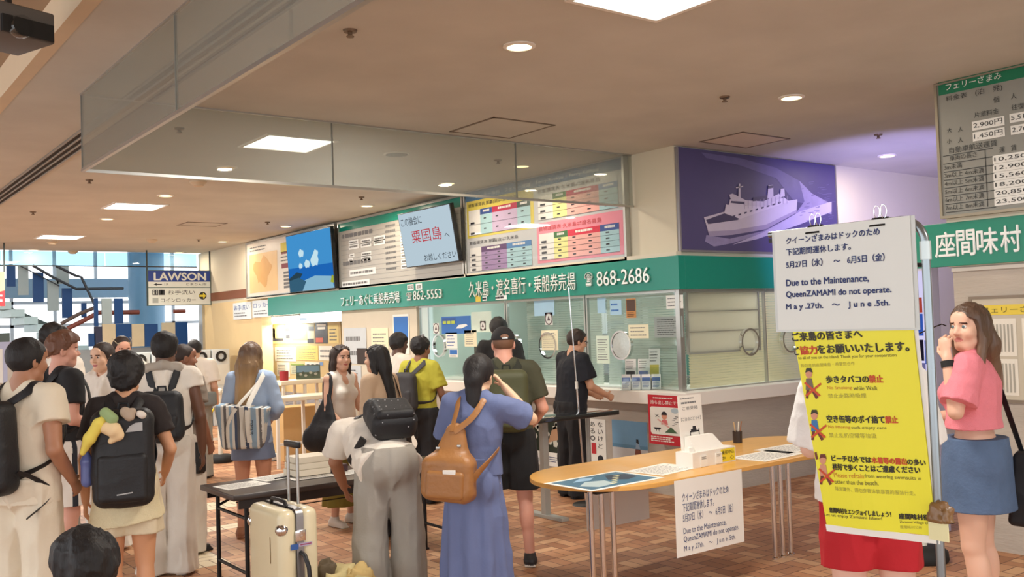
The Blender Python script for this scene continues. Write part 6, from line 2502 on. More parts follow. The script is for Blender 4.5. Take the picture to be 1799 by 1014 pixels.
class Fig:
    """a standing figure in a 1.75 m frame facing +Y, its right hand at +X; scaled to the real stature at the end"""

    def __init__(self, px, py, depth, facing, stature, label, fem=False, skin=(214, 168, 138), res=.008, bend=0, lean=0, twist=0, head=(0, 0, 0), arms=None, legs=None, group=None, at=None, child=False):
        p = PD(px, py, depth) if at is None else Vector(at)
        d = ray(px, py)
        az = math.atan2(d.y, d.x) + R(facing)
        self.s = stature / 1.75
        self.res = res / self.s
        self.fem = fem
        self.root = empty('person', (p.x, p.y, 0), az - math.pi / 2, label, 'person', group)
        self.az = az - math.pi / 2
        self.pos = (p.x, p.y, 0)
        self.hc = V3(0, 0, .95)
        self.T3 = rotm('Z', R(twist)) @ rotm('Y', R(lean)) @ rotm('X', R(-bend))
        self.sw = .165 if fem else .187
        J = {}
        for s, n in ((1, 'r'), (-1, 'l')):
            J['hip' + n] = V3(s * .088, 0, .93)
            J['knee' + n] = V3(s * .098, .012, .50)
            J['ank' + n] = V3(s * .105, -.025, .085)
            J['sh' + n] = self.T(V3(s * (self.sw - .012), -.01, 1.425))
            J['elb' + n] = self.T(V3(s * (self.sw + .05), -.035, 1.13))
            J['wri' + n] = self.T(V3(s * (self.sw + .055), .05, .89))
        for k, v in (arms or {}).items():
            J[k] = self.T(V3(*v)) if len(v) == 3 else V3(*v[:3])
        for k, v in (legs or {}).items():
            J[k] = V3(*v)
        self.J = J
        self.skin = skin
        hp = self.T(V3(0, .018, 1.625))
        yaw, pitch, roll = head
        self.H3 = (self.T3 if bend < 45 else self.T3 @ rotm('X', R(-25))) @ rotm('Z', R(yaw)) @ rotm('X', R(-pitch)) @ rotm('Y', R(roll))
        nk = self.T(V3(0, -.015, 1.50))
        self.H0 = nk + self.H3 @ V3(0, .03, .125)
        self.child = child

    def T(self, p):
        p = np.array(p, float)
        return self.hc + self.T3 @ (p - self.hc)

    def h(self, x, y, z):
        return self.H0 + self.H3 @ V3(x, y, z)

    def field(self, names=None, lo=None, hi=None, res=None):
        return Field(lo, hi, res or self.res)

    def bounds(self, pts, m):
        A = np.array(pts)
        return A.min(0) - m, A.max(0) + m

    def finish(self, F, name, mats_, mi_fn=None, parent=None, extra=None):
        P, Q = F.mesh()
        mi = None
        if mi_fn is not None and len(Q):
            mi = mi_fn(P[Q].mean(1))
        if extra is not None:
            for (ev, ef, em) in extra:
                n0 = len(P)
                P = np.concatenate([P, ev])
                Q = np.concatenate([Q, np.array(ef) + n0])
                mi = np.concatenate([mi if mi is not None else np.zeros(len(Q) - len(ef), int), np.array(em)])
        P = P * self.s
        return np_object(name, P, Q, mats_, self.root if parent is None else parent, mi)

    # ---------------------------------------------------------------- body
    def body(self, face=True, eyes=(90, 62, 40), lips=(176, 92, 88), curl=(.5, .5), hand_n=None):
        J, T, h = self.J, self.T, self.h
        pts = list(J.values()) + [self.H0 + V3(0, 0, .14), self.H0, V3(-.2, -.15, 0), V3(.2, .2, 0)] + [J['wri' + n] + (J['wri' + n] - J['elb' + n]) * .75 for n in 'rl']
        lo, hi = self.bounds(pts, .15)
        lo[2] = min(lo[2], -.02)
        F = Field(lo, hi, self.res)
        fm = self.fem
        y3 = self.T3 @ V3(0, 1, 0)
        fl = lambda s: (y3, s)
        # trunk
        F.ell(V3(0, -.005, .96), (.155, .108, .125), .03)
        if fm:
            F.cone(T(V3(0, 0, .98)), T(V3(0, 0, 1.14)), .14, .118, .04, fl(.72))
            F.ell(T(V3(0, -.005, 1.29)), (.142, .1, .16), .04, self.T3)
            for s in (-1, 1):
                F.ell(T(V3(s * .068, .075, 1.275)), (.058, .05, .056), .03, self.T3)
        else:
            F.cone(T(V3(0, 0, .98)), T(V3(0, 0, 1.2)), .138, .145, .04, fl(.72))
            F.ell(T(V3(0, -.005, 1.29)), (.165, .112, .17), .04, self.T3)
        F.cone(T(V3(-(self.sw - .05), -.012, 1.42)), T(V3(self.sw - .05, -.012, 1.42)), .05, .05, .04)
        for s in (-1, 1):
            F.cone(T(V3(s * .11, -.018, 1.435)), T(V3(s * .03, -.018, 1.5)), .034, .036, .04)
            F.ell(V3(s * .072, -.055, .925), (.083, .075, .09), .03)
        F.cone(T(V3(0, -.02, 1.44)), h(0, -.02, -.06), .05 if fm else .056, .046 if fm else .053, .03)
        # limbs
        a = .88 if fm else 1.0
        for n, s in (('r', 1), ('l', -1)):
            F.cone(J['hip' + n], J['knee' + n], .087, .056, .025, bulge=.006)
            F.cone(J['knee' + n], J['ank' + n], .052, .036, .02)
            m = J['knee' + n] * .68 + J['ank' + n] * .32
            F.ell(m + V3(0, -.022, 0), (.046, .046, .105), .03)
            ft = V3(s * .02, .13, -.05)
            F.cone(J['ank' + n] + V3(0, -.012, -.045), J['ank' + n] + ft, .038, .03, .02, ((0, 0, 1), .8))
            F.ell(J['sh' + n], (.056 * a, .056 * a, .056 * a), .03)
            F.cone(J['sh' + n], J['elb' + n], .05 * a, .039 * a, .02, bulge=.004)
            F.cone(J['elb' + n], J['wri' + n], .04 * a, .027 * a, .018, bulge=.004)
            self.hand(F, n, s, curl[0 if n == 'r' else 1], (hand_n or {}).get(n))
        # head
        M = self.H3
        F.ell(h(0, -.014, .026), (.075, .094, .09), .02, M)
        F.ell(h(0, .022, -.042), (.058, .068, .078), .04, M)
        F.ell(h(0, .058, -.094), (.026, .026, .022), .03, M)
        F.cone(h(-.03, .076, .022), h(.03, .076, .022), .013, .013, .02)
        F.ell(h(0, .07, .05), (.05, .025, .035), .02, M)
        for s in (-1, 1):
            F.ell(h(s * .043, .058, -.03), (.022, .025, .024), .025, M)
            F.cone(h(s * .05, .02, -.075), h(s * .02, .055, -.1), .018, .018, .02)
            E = M @ rotm('Z', R(s * 18))
            F.ell(h(s * .078, -.008, -.012), (.01, .021, .033), .008, E)
            F.ell(h(s * .086, -.002, -.008), (.006, .01, .016), .006, E, 's')
            if face:
                F.ell(h(s * .031, .093, .004), (.019, .012, .012), .012, M, 's')
        F.cone(h(0, .084, .006), h(0, .104, -.027), .0085, .0125, .012)
        for s in (-1, 1):
            F.ell(h(s * .012, .094, -.032), (.009, .01, .008), .008, M)
        F.cone(h(-.017, .079, -.0585), h(.017, .079, -.0585), .0075, .0075, .008)
        F.cone(h(-.013, .079, -.069), h(.013, .079, -.069), .008, .008, .008)
        F.cone(h(-.02, .088, -.0635), h(.02, .088, -.0635), .002, .002, .004, op='s')
        H0, HI = self.H0, np.linalg.inv(M)

        def mats_fn(c):
            q = (c - H0) @ HI.T
            mi = np.zeros(len(c), int)
            lip = (np.abs(q[:, 0]) < .024) & (q[:, 2] < -.051) & (q[:, 2] > -.077) & (q[:, 1] > .07) & (q[:, 1] < .096)
            lip &= ((q[:, 0] / .024) ** 2 + ((q[:, 2] + .064) / .0115) ** 2) < 1
            mi[lip] = 1
            br = (np.abs(np.abs(q[:, 0]) - .031) < .017) & (np.abs(q[:, 2] - .0225 + .14 * (np.abs(q[:, 0]) - .03)) < .0038) & (q[:, 1] > .055) & (q[:, 1] < .1)
            mi[br] = 2
            return mi
        extra = None
        if face:
            ev, ef, em = [], [], []
            nu, nvv = 12, 8
            for s in (-1, 1):
                c = V3(s * .031, .0765, .004)
                b0 = len(ev)
                r = .0125
                for i in range(nvv + 1):
                    th = math.pi * i / nvv
                    for j in range(nu):
                        ph = 2 * math.pi * j / nu
                        ev.append(c + r * V3(math.sin(th) * math.cos(ph), math.cos(th), math.sin(th) * math.sin(ph)))
                for i in range(nvv):
                    for j in range(nu):
                        ef.append((b0 + i * nu + j, b0 + (i + 1) * nu + j, b0 + (i + 1) * nu + (j + 1) % nu, b0 + i * nu + (j + 1) % nu))
                        em.append(4 if i < 2 else 3)
            ev = np.array([self.H0 + M @ v for v in ev])
            extra = [(ev, ef, em)]
        r_, g_, b_ = self.skin
        sk = mat('skin_%d_%d_%d' % self.skin, self.skin, .5, var=.06, scale=9, sss=.08)
        lp = mat('lips_%d_%d_%d' % lips, lips, .45)
        bw = mat('brow_%d' % (r_ // 40), (max(r_ - 150, 26), max(g_ - 130, 20), max(b_ - 116, 18)), .7)
        self.skin_m = sk
        return self.finish(F, 'body', [sk, lp, bw, mat('eye_white', (232, 226, 220), .25), mat('iris_%d_%d_%d' % eyes, eyes, .2)], mats_fn, None, extra)

    def hand(self, F, n, s, curl, nrm=None):
        w, e = self.J['wri' + n], self.J['elb' + n]
        d = w - e
        d = d / np.linalg.norm(d)
        if nrm is None:
            nrm = V3(-s, 0, 0)            # palm faces the thigh
        nrm = np.array(nrm, float)
        nrm = nrm - d * (nrm @ d)
        nrm /= np.linalg.norm(nrm)
        lat = np.cross(d, nrm) * (1 if s > 0 else -1)
        # lat points to the thumb side
        if lat @ V3(0, 1, 0) < 0 and abs(d[1]) < .7:
            lat = -lat
        k = .92 if self.fem else 1.0
        F.cone(w, w + d * .085 * k, .026 * k, .036 * k, .012, (nrm, .42))
        F.cone(w - d * .02, w + d * .02, .025 * k, .025 * k, .012, (nrm, .7))
        for i, (o, L) in enumerate(((.03, .068), (.0105, .076), (-.0095, .07), (-.028, .054))):
            base = w + d * (.082 - .004 * abs(i - 1)) * k + lat * o * k
            a1 = .25 * curl + .1 * curl * i * .3
            a2 = a1 + .9 * curl
            d1 = d * math.cos(a1) + nrm * math.sin(a1) + lat * (o * 1.2)
            d2 = d * math.cos(a2) + nrm * math.sin(a2) + lat * (o * .8)
            m = base + d1 * L * .5 * k
            t = m + d2 * L * .52 * k
            F.cone(base - d * .01, m, .0092 * k, .0084 * k, .004)
            F.cone(m, t, .0084 * k, .0072 * k, .003)
        tb = w + d * .025 * k + lat * .026 * k
        tm = tb + (d * .6 + lat * .62 + nrm * .3) * .042 * k
        te = tm + (d * .85 + lat * .2 + nrm * .45) * .034 * k
        F.cone(tb, tm, .0125 * k, .0098 * k, .012)
        F.cone(tm, te, .0096 * k, .0078 * k, .003)

    # ---------------------------------------------------------------- clothes
    def tee(self, m, hem=.9, sleeve=.55, loose=.02, name='shirt', neck=.074, amp=.008, sl_r=None, hem_w=None, hem_tilt=(0, 0), sleeveless=False, seed=1.0, flat=.72, mfn=None, mats_=None, vneck=0, extra=None):
        T, J = self.T, self.J
        pts = [T(V3(x, y, z)) for x in (-.24, .24) for y in (-.2, .2) for z in (hem - .02, 1.53)]
        for n in 'rl':
            pts.append(J['sh' + n])
            if not sleeveless:
                pts.append(J['sh' + n] + (J['elb' + n] - J['sh' + n]) * min(sleeve, 1))
                if sleeve > 1:
                    pts.append(J['wri' + n])
        lo, hi = self.bounds(pts, .1)
        F = Field(lo, hi, self.res * 1.05)
        y3 = self.T3 @ V3(0, 1, 0)
        fm = self.fem
        w0 = hem_w or ((.158 if fm else .166) + loose)
        F.cone(T(V3(0, -.002, hem - .03)), T(V3(0, 0, 1.18)), w0, (.132 if fm else .158) + loose, .03, (y3, flat))
        F.ell(T(V3(0, -.005, 1.29)), ((.148 if fm else .17) + loose * .7, .106 + loose * .6 + (0 if fm else .01), .175), .05, self.T3)
        if fm:
            for s in (-1, 1):
                F.ell(T(V3(s * .066, .078, 1.275)), (.062 + loose * .3, .052 + loose * .5, .06), .04, self.T3)
        b = self.sw - .045
        F.cone(T(V3(-b, -.012, 1.415)), T(V3(b, -.012, 1.415)), .062, .062, .04)
        for s in (-1, 1):
            F.cone(T(V3(s * .11, -.018, 1.432)), T(V3(s * .05, -.018, 1.475)), .046, .046, .04)
        if not sleeveless:
            for n in 'rl':
                sh, el, wr = J['sh' + n], J['elb' + n], J['wri' + n]
                r1 = (.06 if fm else .067) + loose * .3
                r2 = sl_r or (.054 + loose * .9)
                if sleeve <= 1:
                    F.cone(sh, sh + (el - sh) * sleeve, r1, r2, .03, capb=True)
                else:
                    F.cone(sh, el, r1, .05 + loose * .5, .03)
                    F.cone(el, el + (wr - el) * (sleeve - 1), .05 + loose * .5, .042 + loose * .4, .02, capb=True)
        if extra:
            extra(F)
        F.wrinkle(amp, 30, seed, (1, 1, .75))
        F.cone(T(V3(0, .0, 1.485)), T(V3(0, .02, 1.62)), neck * .82, neck, 0.005, op='s')
        if vneck:
            F.ell(T(V3(0, .13, 1.44)), (.07, .09, vneck), .01, self.T3, 's')
        # hem plane in the torso frame
        n = self.T3 @ V3(hem_tilt[0], hem_tilt[1], -1)
        n = n / np.linalg.norm(n)
        F.cut(n, n @ T(V3(0, 0, hem)))
        return self.finish(F, name, mats_ or m, mfn)

    def legs(self, m, waist=1.0, hem=.05, rt=.105, rk=.09, rh=.09, name='trousers', amp=.01, seed=2.0, mats_=None, mfn=None, seat=.0, k=.02):
        J = self.J
        pts = [J[a + n] for a in ('hip', 'knee', 'ank') for n in 'rl'] + [V3(-.2, -.16, waist), V3(.2, .16, .8)]
        lo, hi = self.bounds(pts, .13)
        lo[2] = max(hem - .03, -.02)
        F = Field(lo, hi, self.res * 1.05)
        F.ell(V3(0, -.003, .97), (.172 + seat, .124 + seat, .17), .02)
        for s in (-1, 1):
            F.ell(V3(s * .06, -.06, .94), (.1 + seat, .08 + seat, .1), .07)
        for n in 'rl':
            hp, kn, an = J['hip' + n], J['knee' + n], J['ank' + n]
            F.cone(hp, kn, rt, rk, k)
            F.cone(kn, an + (an - kn) * .15, rk, rh, k)
        F.wrinkle(amp, 26, seed, (1.2, 1.2, .4))
        F.cut((0, 0, 1), waist)
        F.cut((0, 0, -1), -hem)
        return self.finish(F, name, mats_ or m, mfn)

    def skirt(self, m, waist=1.02, hem=.62, rw=.15, rh=.24, flat=.78, folds=0, fa=.008, name='skirt', amp=.005, seed=3.0, tilt=(0, 0), mats_=None, mfn=None, sway=(0, 0), hipr=.0):
        lo, hi = V3(-rh - .06 - abs(sway[0]), -rh - .06 - abs(sway[1]), hem - .05), V3(rh + .06 + abs(sway[0]), rh + .06 + abs(sway[1]), waist + .05)
        F = Field(lo, hi, self.res * 1.05)
        F.cone(V3(0, 0, waist + .05), V3(sway[0], sway[1], hem - .05), rw, rh, .02, (V3(0, 1, 0), flat), bulge=hipr)
        F.ell(V3(0, -.01, .95), (.168, .128, .13), .05)
        for s in (-1, 1):
            F.ell(V3(s * .072, -.055, .925), (.09, .086, .1), .05)
        if folds:
            X, Y, Z = F.grid()
            th = np.arctan2(Y - .0, X)
            t = np.clip((waist - Z) / (waist - hem), 0, 1)
            F.D = F.D + (fa * t * np.sin(folds * th + seed + 1.5 * np.sin(th * 2))).astype(np.float32)
        F.wrinkle(amp, 26, seed, (1.2, 1.2, .35))
        F.cut((0, 0, 1), waist)
        n = V3(tilt[0], tilt[1], -1)
        n /= np.linalg.norm(n)
        F.cut(n, n @ V3(0, 0, hem))
        return self.finish(F, name, mats_ or m, mfn)

    def shoes(self, m, sole=None, low=True, name='shoe'):
        for n, s in (('r', 1), ('l', -1)):
            a = self.J['ank' + n]
            F = Field(a + V3(-.1, -.12, -.12), a + V3(.12, .24, .08), max(self.res * .8, .006))
            b = a + V3(0, -.025, -.045)
            F.cone(b, a + V3(s * .022, .145, -.058), .044, .036, .03, ((0, 0, 1), .85))
            F.cone(b + V3(0, .01, 0), a + V3(0, 0, .0 if low else .05), .043, .042, .03)
            F.rbox(a + V3(s * .011, .06, -.078), (.04, .13, .014), .012, .012, rotm('Z', R(-s * 8)))
            F.cut((0, 0, 1), a[2] + (.012 if low else .06))
            F.cut((0, 0, -1), -.002)
            zz = a[2] - .066
            self.finish(F, name, [m, sole or m], lambda c: (c[:, 2] < zz).astype(int))

    # ---------------------------------------------------------------- hair
    def hair(self, m, t=.012, line=None, amp=.003, freq=60, extra=None, name='hair', top=0.0, seed=0.0, res=None, strand=None, cutfn=None, lo=None, hi=None):
        h, M = self.h, self.H3
        line = line or ((-.14, -.06, -.025, .018, .045, .1), (-.088, -.082, -.045, -.02, .05, .07))
        pts = [h(x, y, z) for x in (-.13, .13) for y in (-.15, .15) for z in (-.13, .16)]
        if lo is not None:
            pts += [h(*lo), h(*hi)]
        l, u = self.bounds(pts, .03)
        F = Field(l, u, res or self.res * .9)
        F.ell(h(0, -.014, .026), (.075 + t, .094 + t, .09 + t), .0, M)
        if top:
            F.ell(h(0, .01, .06 + top * .4), (.066 + t, .085 + t, .05 + top), .03, M)
        X, Y, Z = F.grid()
        HI = np.linalg.inv(M)
        c = self.H0
        x, y, z = (HI[i, 0] * (X - c[0]) + HI[i, 1] * (Y - c[1]) + HI[i, 2] * (Z - c[2]) for i in range(3))
        zm = np.interp(y, *line)
        F.D = np.maximum(F.D, ((zm - z) * .6).astype(np.float32))
        if cutfn is not None:
            F.D = np.maximum(F.D, cutfn(x, y, z).astype(np.float32))
        if extra:
            extra(F, h, M)
        F.wrinkle(amp, freq * 1.3, seed, strand or (1, 1, .7))
        return self.finish(F, name, m)

    def long_hair(self, m, back=-.34, width=.085, side=-.2, amp=.0025, fringe=True, thick=.5, sweep=(0, 0), seed=0.0, front=None, **kw):
        """hair falling down the back and beside the face; hangs straight down"""
        up = V3(0, 0, 1)
        fw = self.H3 @ V3(0, 1, 0)
        fw[2] = 0
        fw /= np.linalg.norm(fw)
        rt = V3(fw[1], -fw[0], 0)

        def ex(F, h, M):
            b0 = h(0, -.055, .01)
            b1 = h(0, -.085, -.09)
            b2 = b1 + up * (back + .09) - fw * .06 + rt * sweep[0] + fw * sweep[1]
            F.cone(b0, b1, .088, width, .03, (fw, .75))
            F.cone(b1, b2, width, width * .72, .03, (fw, thick))
            for s in (-1, 1):
                a0 = h(s * .068, .005, .05)
                a1 = h(s * .083, -.005, -.06)
                a2 = a1 + up * (side + .06) - fw * .03
                if front is not None and s in front:
                    a2 = a1 + up * (side + .06) + fw * .06
                F.cone(a0, a1, .026, .028, .02, (rt, .7))
                F.cone(a1, a2, .028, .022, .02, (rt, .8))
        return self.hair(m, extra=ex, amp=amp * 1.8, freq=90, strand=(1, 1, .1), lo=(-.16, -.24, back - .1), hi=(.16, .1, .1), seed=seed, **kw)


FAB = lambda name, rgb, rough=.85, var=.06, scale=14, bump=.12: mat(name, rgb, rough, var=var, scale=scale, bump=bump)


def pack_root(fig, name, label, cat='backpack'):
    return empty(name, fig.pos, fig.az, label, cat)


def sfin(F, fig, name, m, parent, mfn=None):
    return fig.finish(F, name, m, mfn, parent)


def ribbon(fig, pts, w, t, name, m, parent, n=6, up=None):
    """strap: smooth path through the points (figure frame), w wide, t thick"""
    P = [np.array(p, float) for p in pts]
    Q = []
    for i in range(len(P) - 1):
        p0, p1, p2, p3 = P[max(i - 1, 0)], P[i], P[i + 1], P[min(i + 2, len(P) - 1)]
        for k in range(n):
            u = k / n
            Q.append(.5 * (2 * p1 + (p2 - p0) * u + (2 * p0 - 5 * p1 + 4 * p2 - p3) * u * u + (3 * p1 - p0 - 3 * p2 + p3) * u ** 3))
    Q.append(P[-1])
    Q = [Vector(q * fig.s) for q in Q]
    b = MB()
    if up is None:
        c = Vector(fig.T(V3(0, 0, 1.28)) * fig.s)
        up = [(q - c) for q in Q]
        up = [Vector((u.x, u.y, u.z * .8)) for u in up]
    b.tube(Q, w * .5 * fig.s, 0, 10, flat=t * .5 * fig.s, up=up)
    return b.build(name, m, parent)


def backpack(fig, label, m, w=.15, hgt=(.98, 1.42), d=.085, pocket=True, strap_m=None, y0=-.125, taper=-.06, mats_extra=None, name='backpack', seed=1.0, dx=0.0, straps=(1, -1), amp=.003, pm=None, rad=.06):
    root = pack_root(fig, name, label)
    T = fig.T
    c = V3(dx, y0 - d, (hgt[0] + hgt[1]) / 2)
    hh = (hgt[1] - hgt[0]) / 2
    M = fig.T3
    F = Field(*fig.bounds([T(c + V3(x, y, z)) for x in (-w, w) for y in (-d, d) for z in (-hh, hh)], .07), fig.res)
    F.rbox(T(c), (w, d, hh), rad, 0, M, taper=taper)
    F.ell(T(c + V3(0, -d * .3, -hh * .25)), (w * .9, d * .85, hh * .7), .04, M)
    F.wrinkle(amp, 18, seed)
    sfin(F, fig, 'pack_body', m, root)
    pm = pm or m
    body_o = root.children[0] if root.children else root
    if pocket:
        F = Field(*fig.bounds([T(c + V3(x, y, z)) for x in (-w, w) for y in (-d * 1.6, 0) for z in (-hh, hh)], .07), fig.res)
        F.rbox(T(c + V3(0, -d * .82, -hh * .38)), (w * .8, d * .42, hh * .5), .035, 0, M)
        F.wrinkle(amp, 20, seed + 2)
        sfin(F, fig, 'front_pocket', pm, root)
    b = MB()
    z1 = c[2] + hh
    b.tube([Vector(T(V3(dx + x, y0 - d * .35, z)) * fig.s) for x, z in ((-.03, z1 - .01), (-.025, z1 + .03), (.025, z1 + .03), (.03, z1 - .01))], .008 * fig.s, 0, 8)
    b.build('grab_loop', strap_m or m, root)
    st = strap_m or m
    sw = fig.sw * .56
    for s in straps:
        pts = [(s * .05 + dx, y0 - .01, min(z1 - .03, 1.41)), (s * sw * .95, -.085, 1.462), (s * sw, -.02, 1.5), (s * sw * 1.05, .06, 1.47), (s * sw * 1.2, .128 + (.03 if fig.fem else 0), 1.36), (s * sw * 1.5, .125, 1.22), (s * (fig.sw - .005), .04, 1.12), (s * (fig.sw - .01), -.06, 1.06), (s * w * .85 + dx, y0 - .03, hgt[0] + .08)]
        ribbon(fig, [T(V3(*p)) for p in pts], .055, .014, 'strap', st, root)
    return root, c, T
# ================================================================== the people
blk_hair = mat('black_hair', (26, 22, 22), .62, var=.2, scale=30, bump=.3, stretch=(1, 1, .15))
dkb_hair = mat('dark_brown_hair', (50, 36, 30), .6, var=.2, scale=30, bump=.3, stretch=(1, 1, .15))
red_hair = mat('auburn_hair', (104, 66, 46), .5, var=.2, scale=30, bump=.3)
brn_hair = mat('brown_hair', (112, 84, 62), .42, var=.25, scale=26, bump=.3, stretch=(1, 1, .12))
bln_hair = mat('blond_brown_hair', (172, 136, 92), .42, var=.35, scale=22, bump=.3, stretch=(1, 1, .12))
white_tee = FAB('white_cotton', (236, 227, 214))
cream_tee = FAB('cream_cotton', (228, 214, 190))
black_tee = FAB('black_cotton', (30, 29, 31))
blk_nylon = FAB('black_nylon', (26, 26, 29), .55, bump=.2)
white_trs = FAB('white_twill', (222, 214, 202))
white_rub = mat('white_rubber', (226, 222, 214), .5)
blk_shoe = mat('black_shoe', (34, 32, 34), .5, var=.1)

# man at the far left, white tee, black pack
f = Fig(44, 800, 5.1, -42, 1.71, 'man at the far left in a cream tee with a black backpack, seen from behind', skin=(176, 124, 94), head=(-16, 4, 0), res=.007,
        arms={'elbr': (.25, -.07, 1.15), 'wrir': (.215, .1, .97)})
f.body()
f.tee(cream_tee, hem=.86, sleeve=.5, loose=.035, amp=.005)
f.legs(FAB('cream_linen', (226, 213, 190)), hem=.03, rt=.112, rk=.106, rh=.106, k=.006)
f.shoes(white_rub)
f.hair(blk_hair, .014, amp=.002)
r, c, T = backpack(f, 'black backpack on the man at the far left', blk_nylon, w=.15, hgt=(.93, 1.42), dx=-.05)
ribbon(f, [(.13, -.2, 1.05), (.17, -.1, .99), (.19, -.02, .9), (.15, -.16, .8)], .03, .008, 'loose_strap', blk_nylon, r)

# tall curly-haired person behind
f = Fig(96, 760, 8.4, -30, 1.81, 'person with dark curly hair behind the auburn-haired man, grey trousers', skin=(190, 140, 110), res=.011, head=(-30, 0, 0))
f.body(False)
f.tee(white_tee, hem=.9)
f.legs(FAB('grey_wool', (150, 146, 136)), hem=.03, rh=.1)
f.shoes(blk_shoe)
f.hair(blk_hair, .03, amp=.012, freq=40)

# auburn-haired man in black tee and white shorts
f = Fig(108, 800, 6.7, -62, 1.74, 'auburn-haired man in a black tee and white striped shorts, in profile to the right', skin=(216, 158, 136), res=.006, head=(-22, 2, 0),
        arms={'elbl': (-.24, .0, 1.14), 'wril': (-.13, .22, 1.12), 'elbr': (.23, -.04, 1.15), 'wrir': (.16, .2, 1.08)})
f.body(eyes=(80, 110, 130))
f.tee(black_tee, hem=.88, sleeve=.62, loose=.03, amp=.004)
stripe = FAB('dark_stripe', (40, 42, 50))
f.legs(None, waist=1.0, hem=.55, rt=.125, rk=.118, rh=.118, name='shorts', mats_=[FAB('white_jersey', (234, 226, 216)), stripe], mfn=lambda c: ((np.abs(c[:, 0]) > .09) & (np.abs(c[:, 1] + .02) < .016)).astype(int))
f.shoes(white_rub)
for n in 'rl':
    a = f.J['ank' + n]
    F = Field(a + V3(-.09, -.09, -.06), a + V3(.09, .09, .12), .008)
    F.cone(a + V3(0, -.01, -.03), a + V3(0, -.002, .07), .044, .046, .01, capb=True)
    f.finish(F, 'sock', black_tee)
f.hair(red_hair, .013, top=.025, amp=.004, line=((-.14, -.06, -.03, .018, .05, .1), (-.05, -.03, -.01, .0, .05, .072)))
backpack(f, 'small black backpack on the auburn-haired man', blk_nylon, w=.12, hgt=(1.12, 1.42), d=.05, pocket=False)

# woman in white tee facing left
f = Fig(185, 760, 7.7, 132, 1.66, 'dark-haired woman in a white tee turned to the left, behind the black backpack', fem=True, skin=(226, 182, 152), res=.006, head=(6, 4, 0))
f.body()
f.tee(white_tee, hem=.9, sleeve=.6, loose=.03)
f.legs(white_trs, hem=.03, rh=.1)
f.shoes(white_rub)
def bunback(F, h, M):
    F.ell(h(0, -.1, -.03), (.04, .04, .05), .03)
f.hair(dkb_hair, .011, amp=.0015, extra=bunback)

# man with sunglasses pushed up
f = Fig(215, 760, 8.7, 196, 1.71, 'man with short dark hair and clear glasses pushed up on his head, partly hidden', skin=(222, 164, 138), res=.008, head=(0, 10, 0))
f.body()
f.tee(FAB('pale_tee', (226, 218, 204)), hem=.9)
f.legs(FAB('grey_wool', (150, 146, 136)), hem=.03, rh=.1)
f.shoes(blk_shoe)
f.hair(dkb_hair, .009, amp=.0015)
def sunglasses(fig, label, z=.085, y=.05, lens=(30, 26, 26), pitch=-25, clear=False):
    r = empty('sunglasses', fig.pos, fig.az, label, 'sunglasses')
    M4 = Matrix(fig.H3.tolist()).to_4x4()
    M4.translation = Vector(fig.H0)
    S = Matrix.Scale(fig.s, 4) @ M4 @ Matrix.Translation((0, y, z)) @ Matrix.Rotation(R(pitch), 4, 'X')
    lm = mat('lens_%d' % lens[0], lens, .08)
    gl_ = glass('spectacle_lens', (.92, .94, .94)) if clear else lm
    for s in (-1, 1):
        b = MB()
        b.lathe((0, 0), [(0, 0), (.024, 0), (.026, .003), (.024, .006), (0, .006)], 0, 18, M=S @ Matrix.Translation((s * .032, .045, 0)) @ Matrix.Rotation(R(90), 4, 'X'))
        b; b.build('lens', gl_, r)
        b = MB()
        b.tube([S @ Vector((s * .058, .04, .005)), S @ Vector((s * .078, -.02, .005)), S @ Vector((s * .08, -.07, -.004))], .003, 0, 6)
        b.build('temple', lm, r)
    MB().tube([S @ Vector((-.01, .046, .004)), S @ Vector((0, .049, .008)), S @ Vector((.01, .046, .004))], .0025, 0, 6).build('bridge', lm, r)
sunglasses(f, 'clear glasses pushed up on the short-haired man in the left group', .075, .02, (196, 180, 150))

# woman with the toy-hung backpack
f = Fig(222, 800, 5.35, -4, 1.60, 'black-haired woman in a dark top and cream dress carrying a black backpack with plush toys', fem=True, skin=(206, 150, 112), res=.0065, head=(-10, 6, 0),
        arms={'elbr': (.255, -.06, 1.16), 'wrir': (.215, .12, .99), 'elbl': (-.235, .0, 1.13), 'wril': (-.24, .06, .87)}, legs={'kneel': (-.085, .0, .5), 'ankl': (-.08, -.03, .085), 'kneer': (.095, .0, .5), 'ankr': (.11, -.03, .085)})
f.body(curl=(.8, .4))
f.skirt(FAB('cream_gauze', (224, 210, 172), bump=.5, scale=30), waist=1.16, hem=.73, rw=.15, rh=.222, flat=.78, folds=7, fa=.007, name='dress', tilt=(.12, 0), amp=.004)
f.legs(FAB('beige_cotton', (214, 198, 168)), waist=.98, hem=.66, rt=.1, rk=.125, rh=.12, name='shorts')
f.tee(FAB('dark_brown_top', (42, 34, 33)), hem=1.1, sleeve=.62, loose=.016)
f.shoes(white_rub)
def bun(F, h, M):
    F.ell(h(0, -.05, .05), (.088, .075, .085), .03)
    F.ell(h(0, -.075, -.03), (.08, .06, .07), .03)
f.hair(blk_hair, .026, amp=.006, freq=55, extra=bun)
r, c, T = backpack(f, 'black backpack hung with a plush banana and small toys', blk_nylon, w=.172, hgt=(.86, 1.43), d=.095, taper=.02, rad=.07)
gm_ = mat('grey_logo', (176, 176, 176), .6)
f2 = frG(Vector(T(V3(.02, c[1] - .098, 1.30)) * f.s), (1, 0, .06), (0, 0, 1))
b = MB()
b.poly(f2, [(0, 0), (.02, .03), (.05, .045), (.085, .045), (.085, .0)], .004, 0)
b.build('pack_emblem', gm_, r.children[0])
b = MB()
ff = frG(Vector(T(V3(-.03, c[1] - .142, .945)) * f.s), (1, 0, .1), (0, 0, 1))
b.prism([(0, 0), (.08, .0), (.08, .006), (0, .006)], ff, 0, .003)
b.build('reflective_strip', gm_, r.children[1])
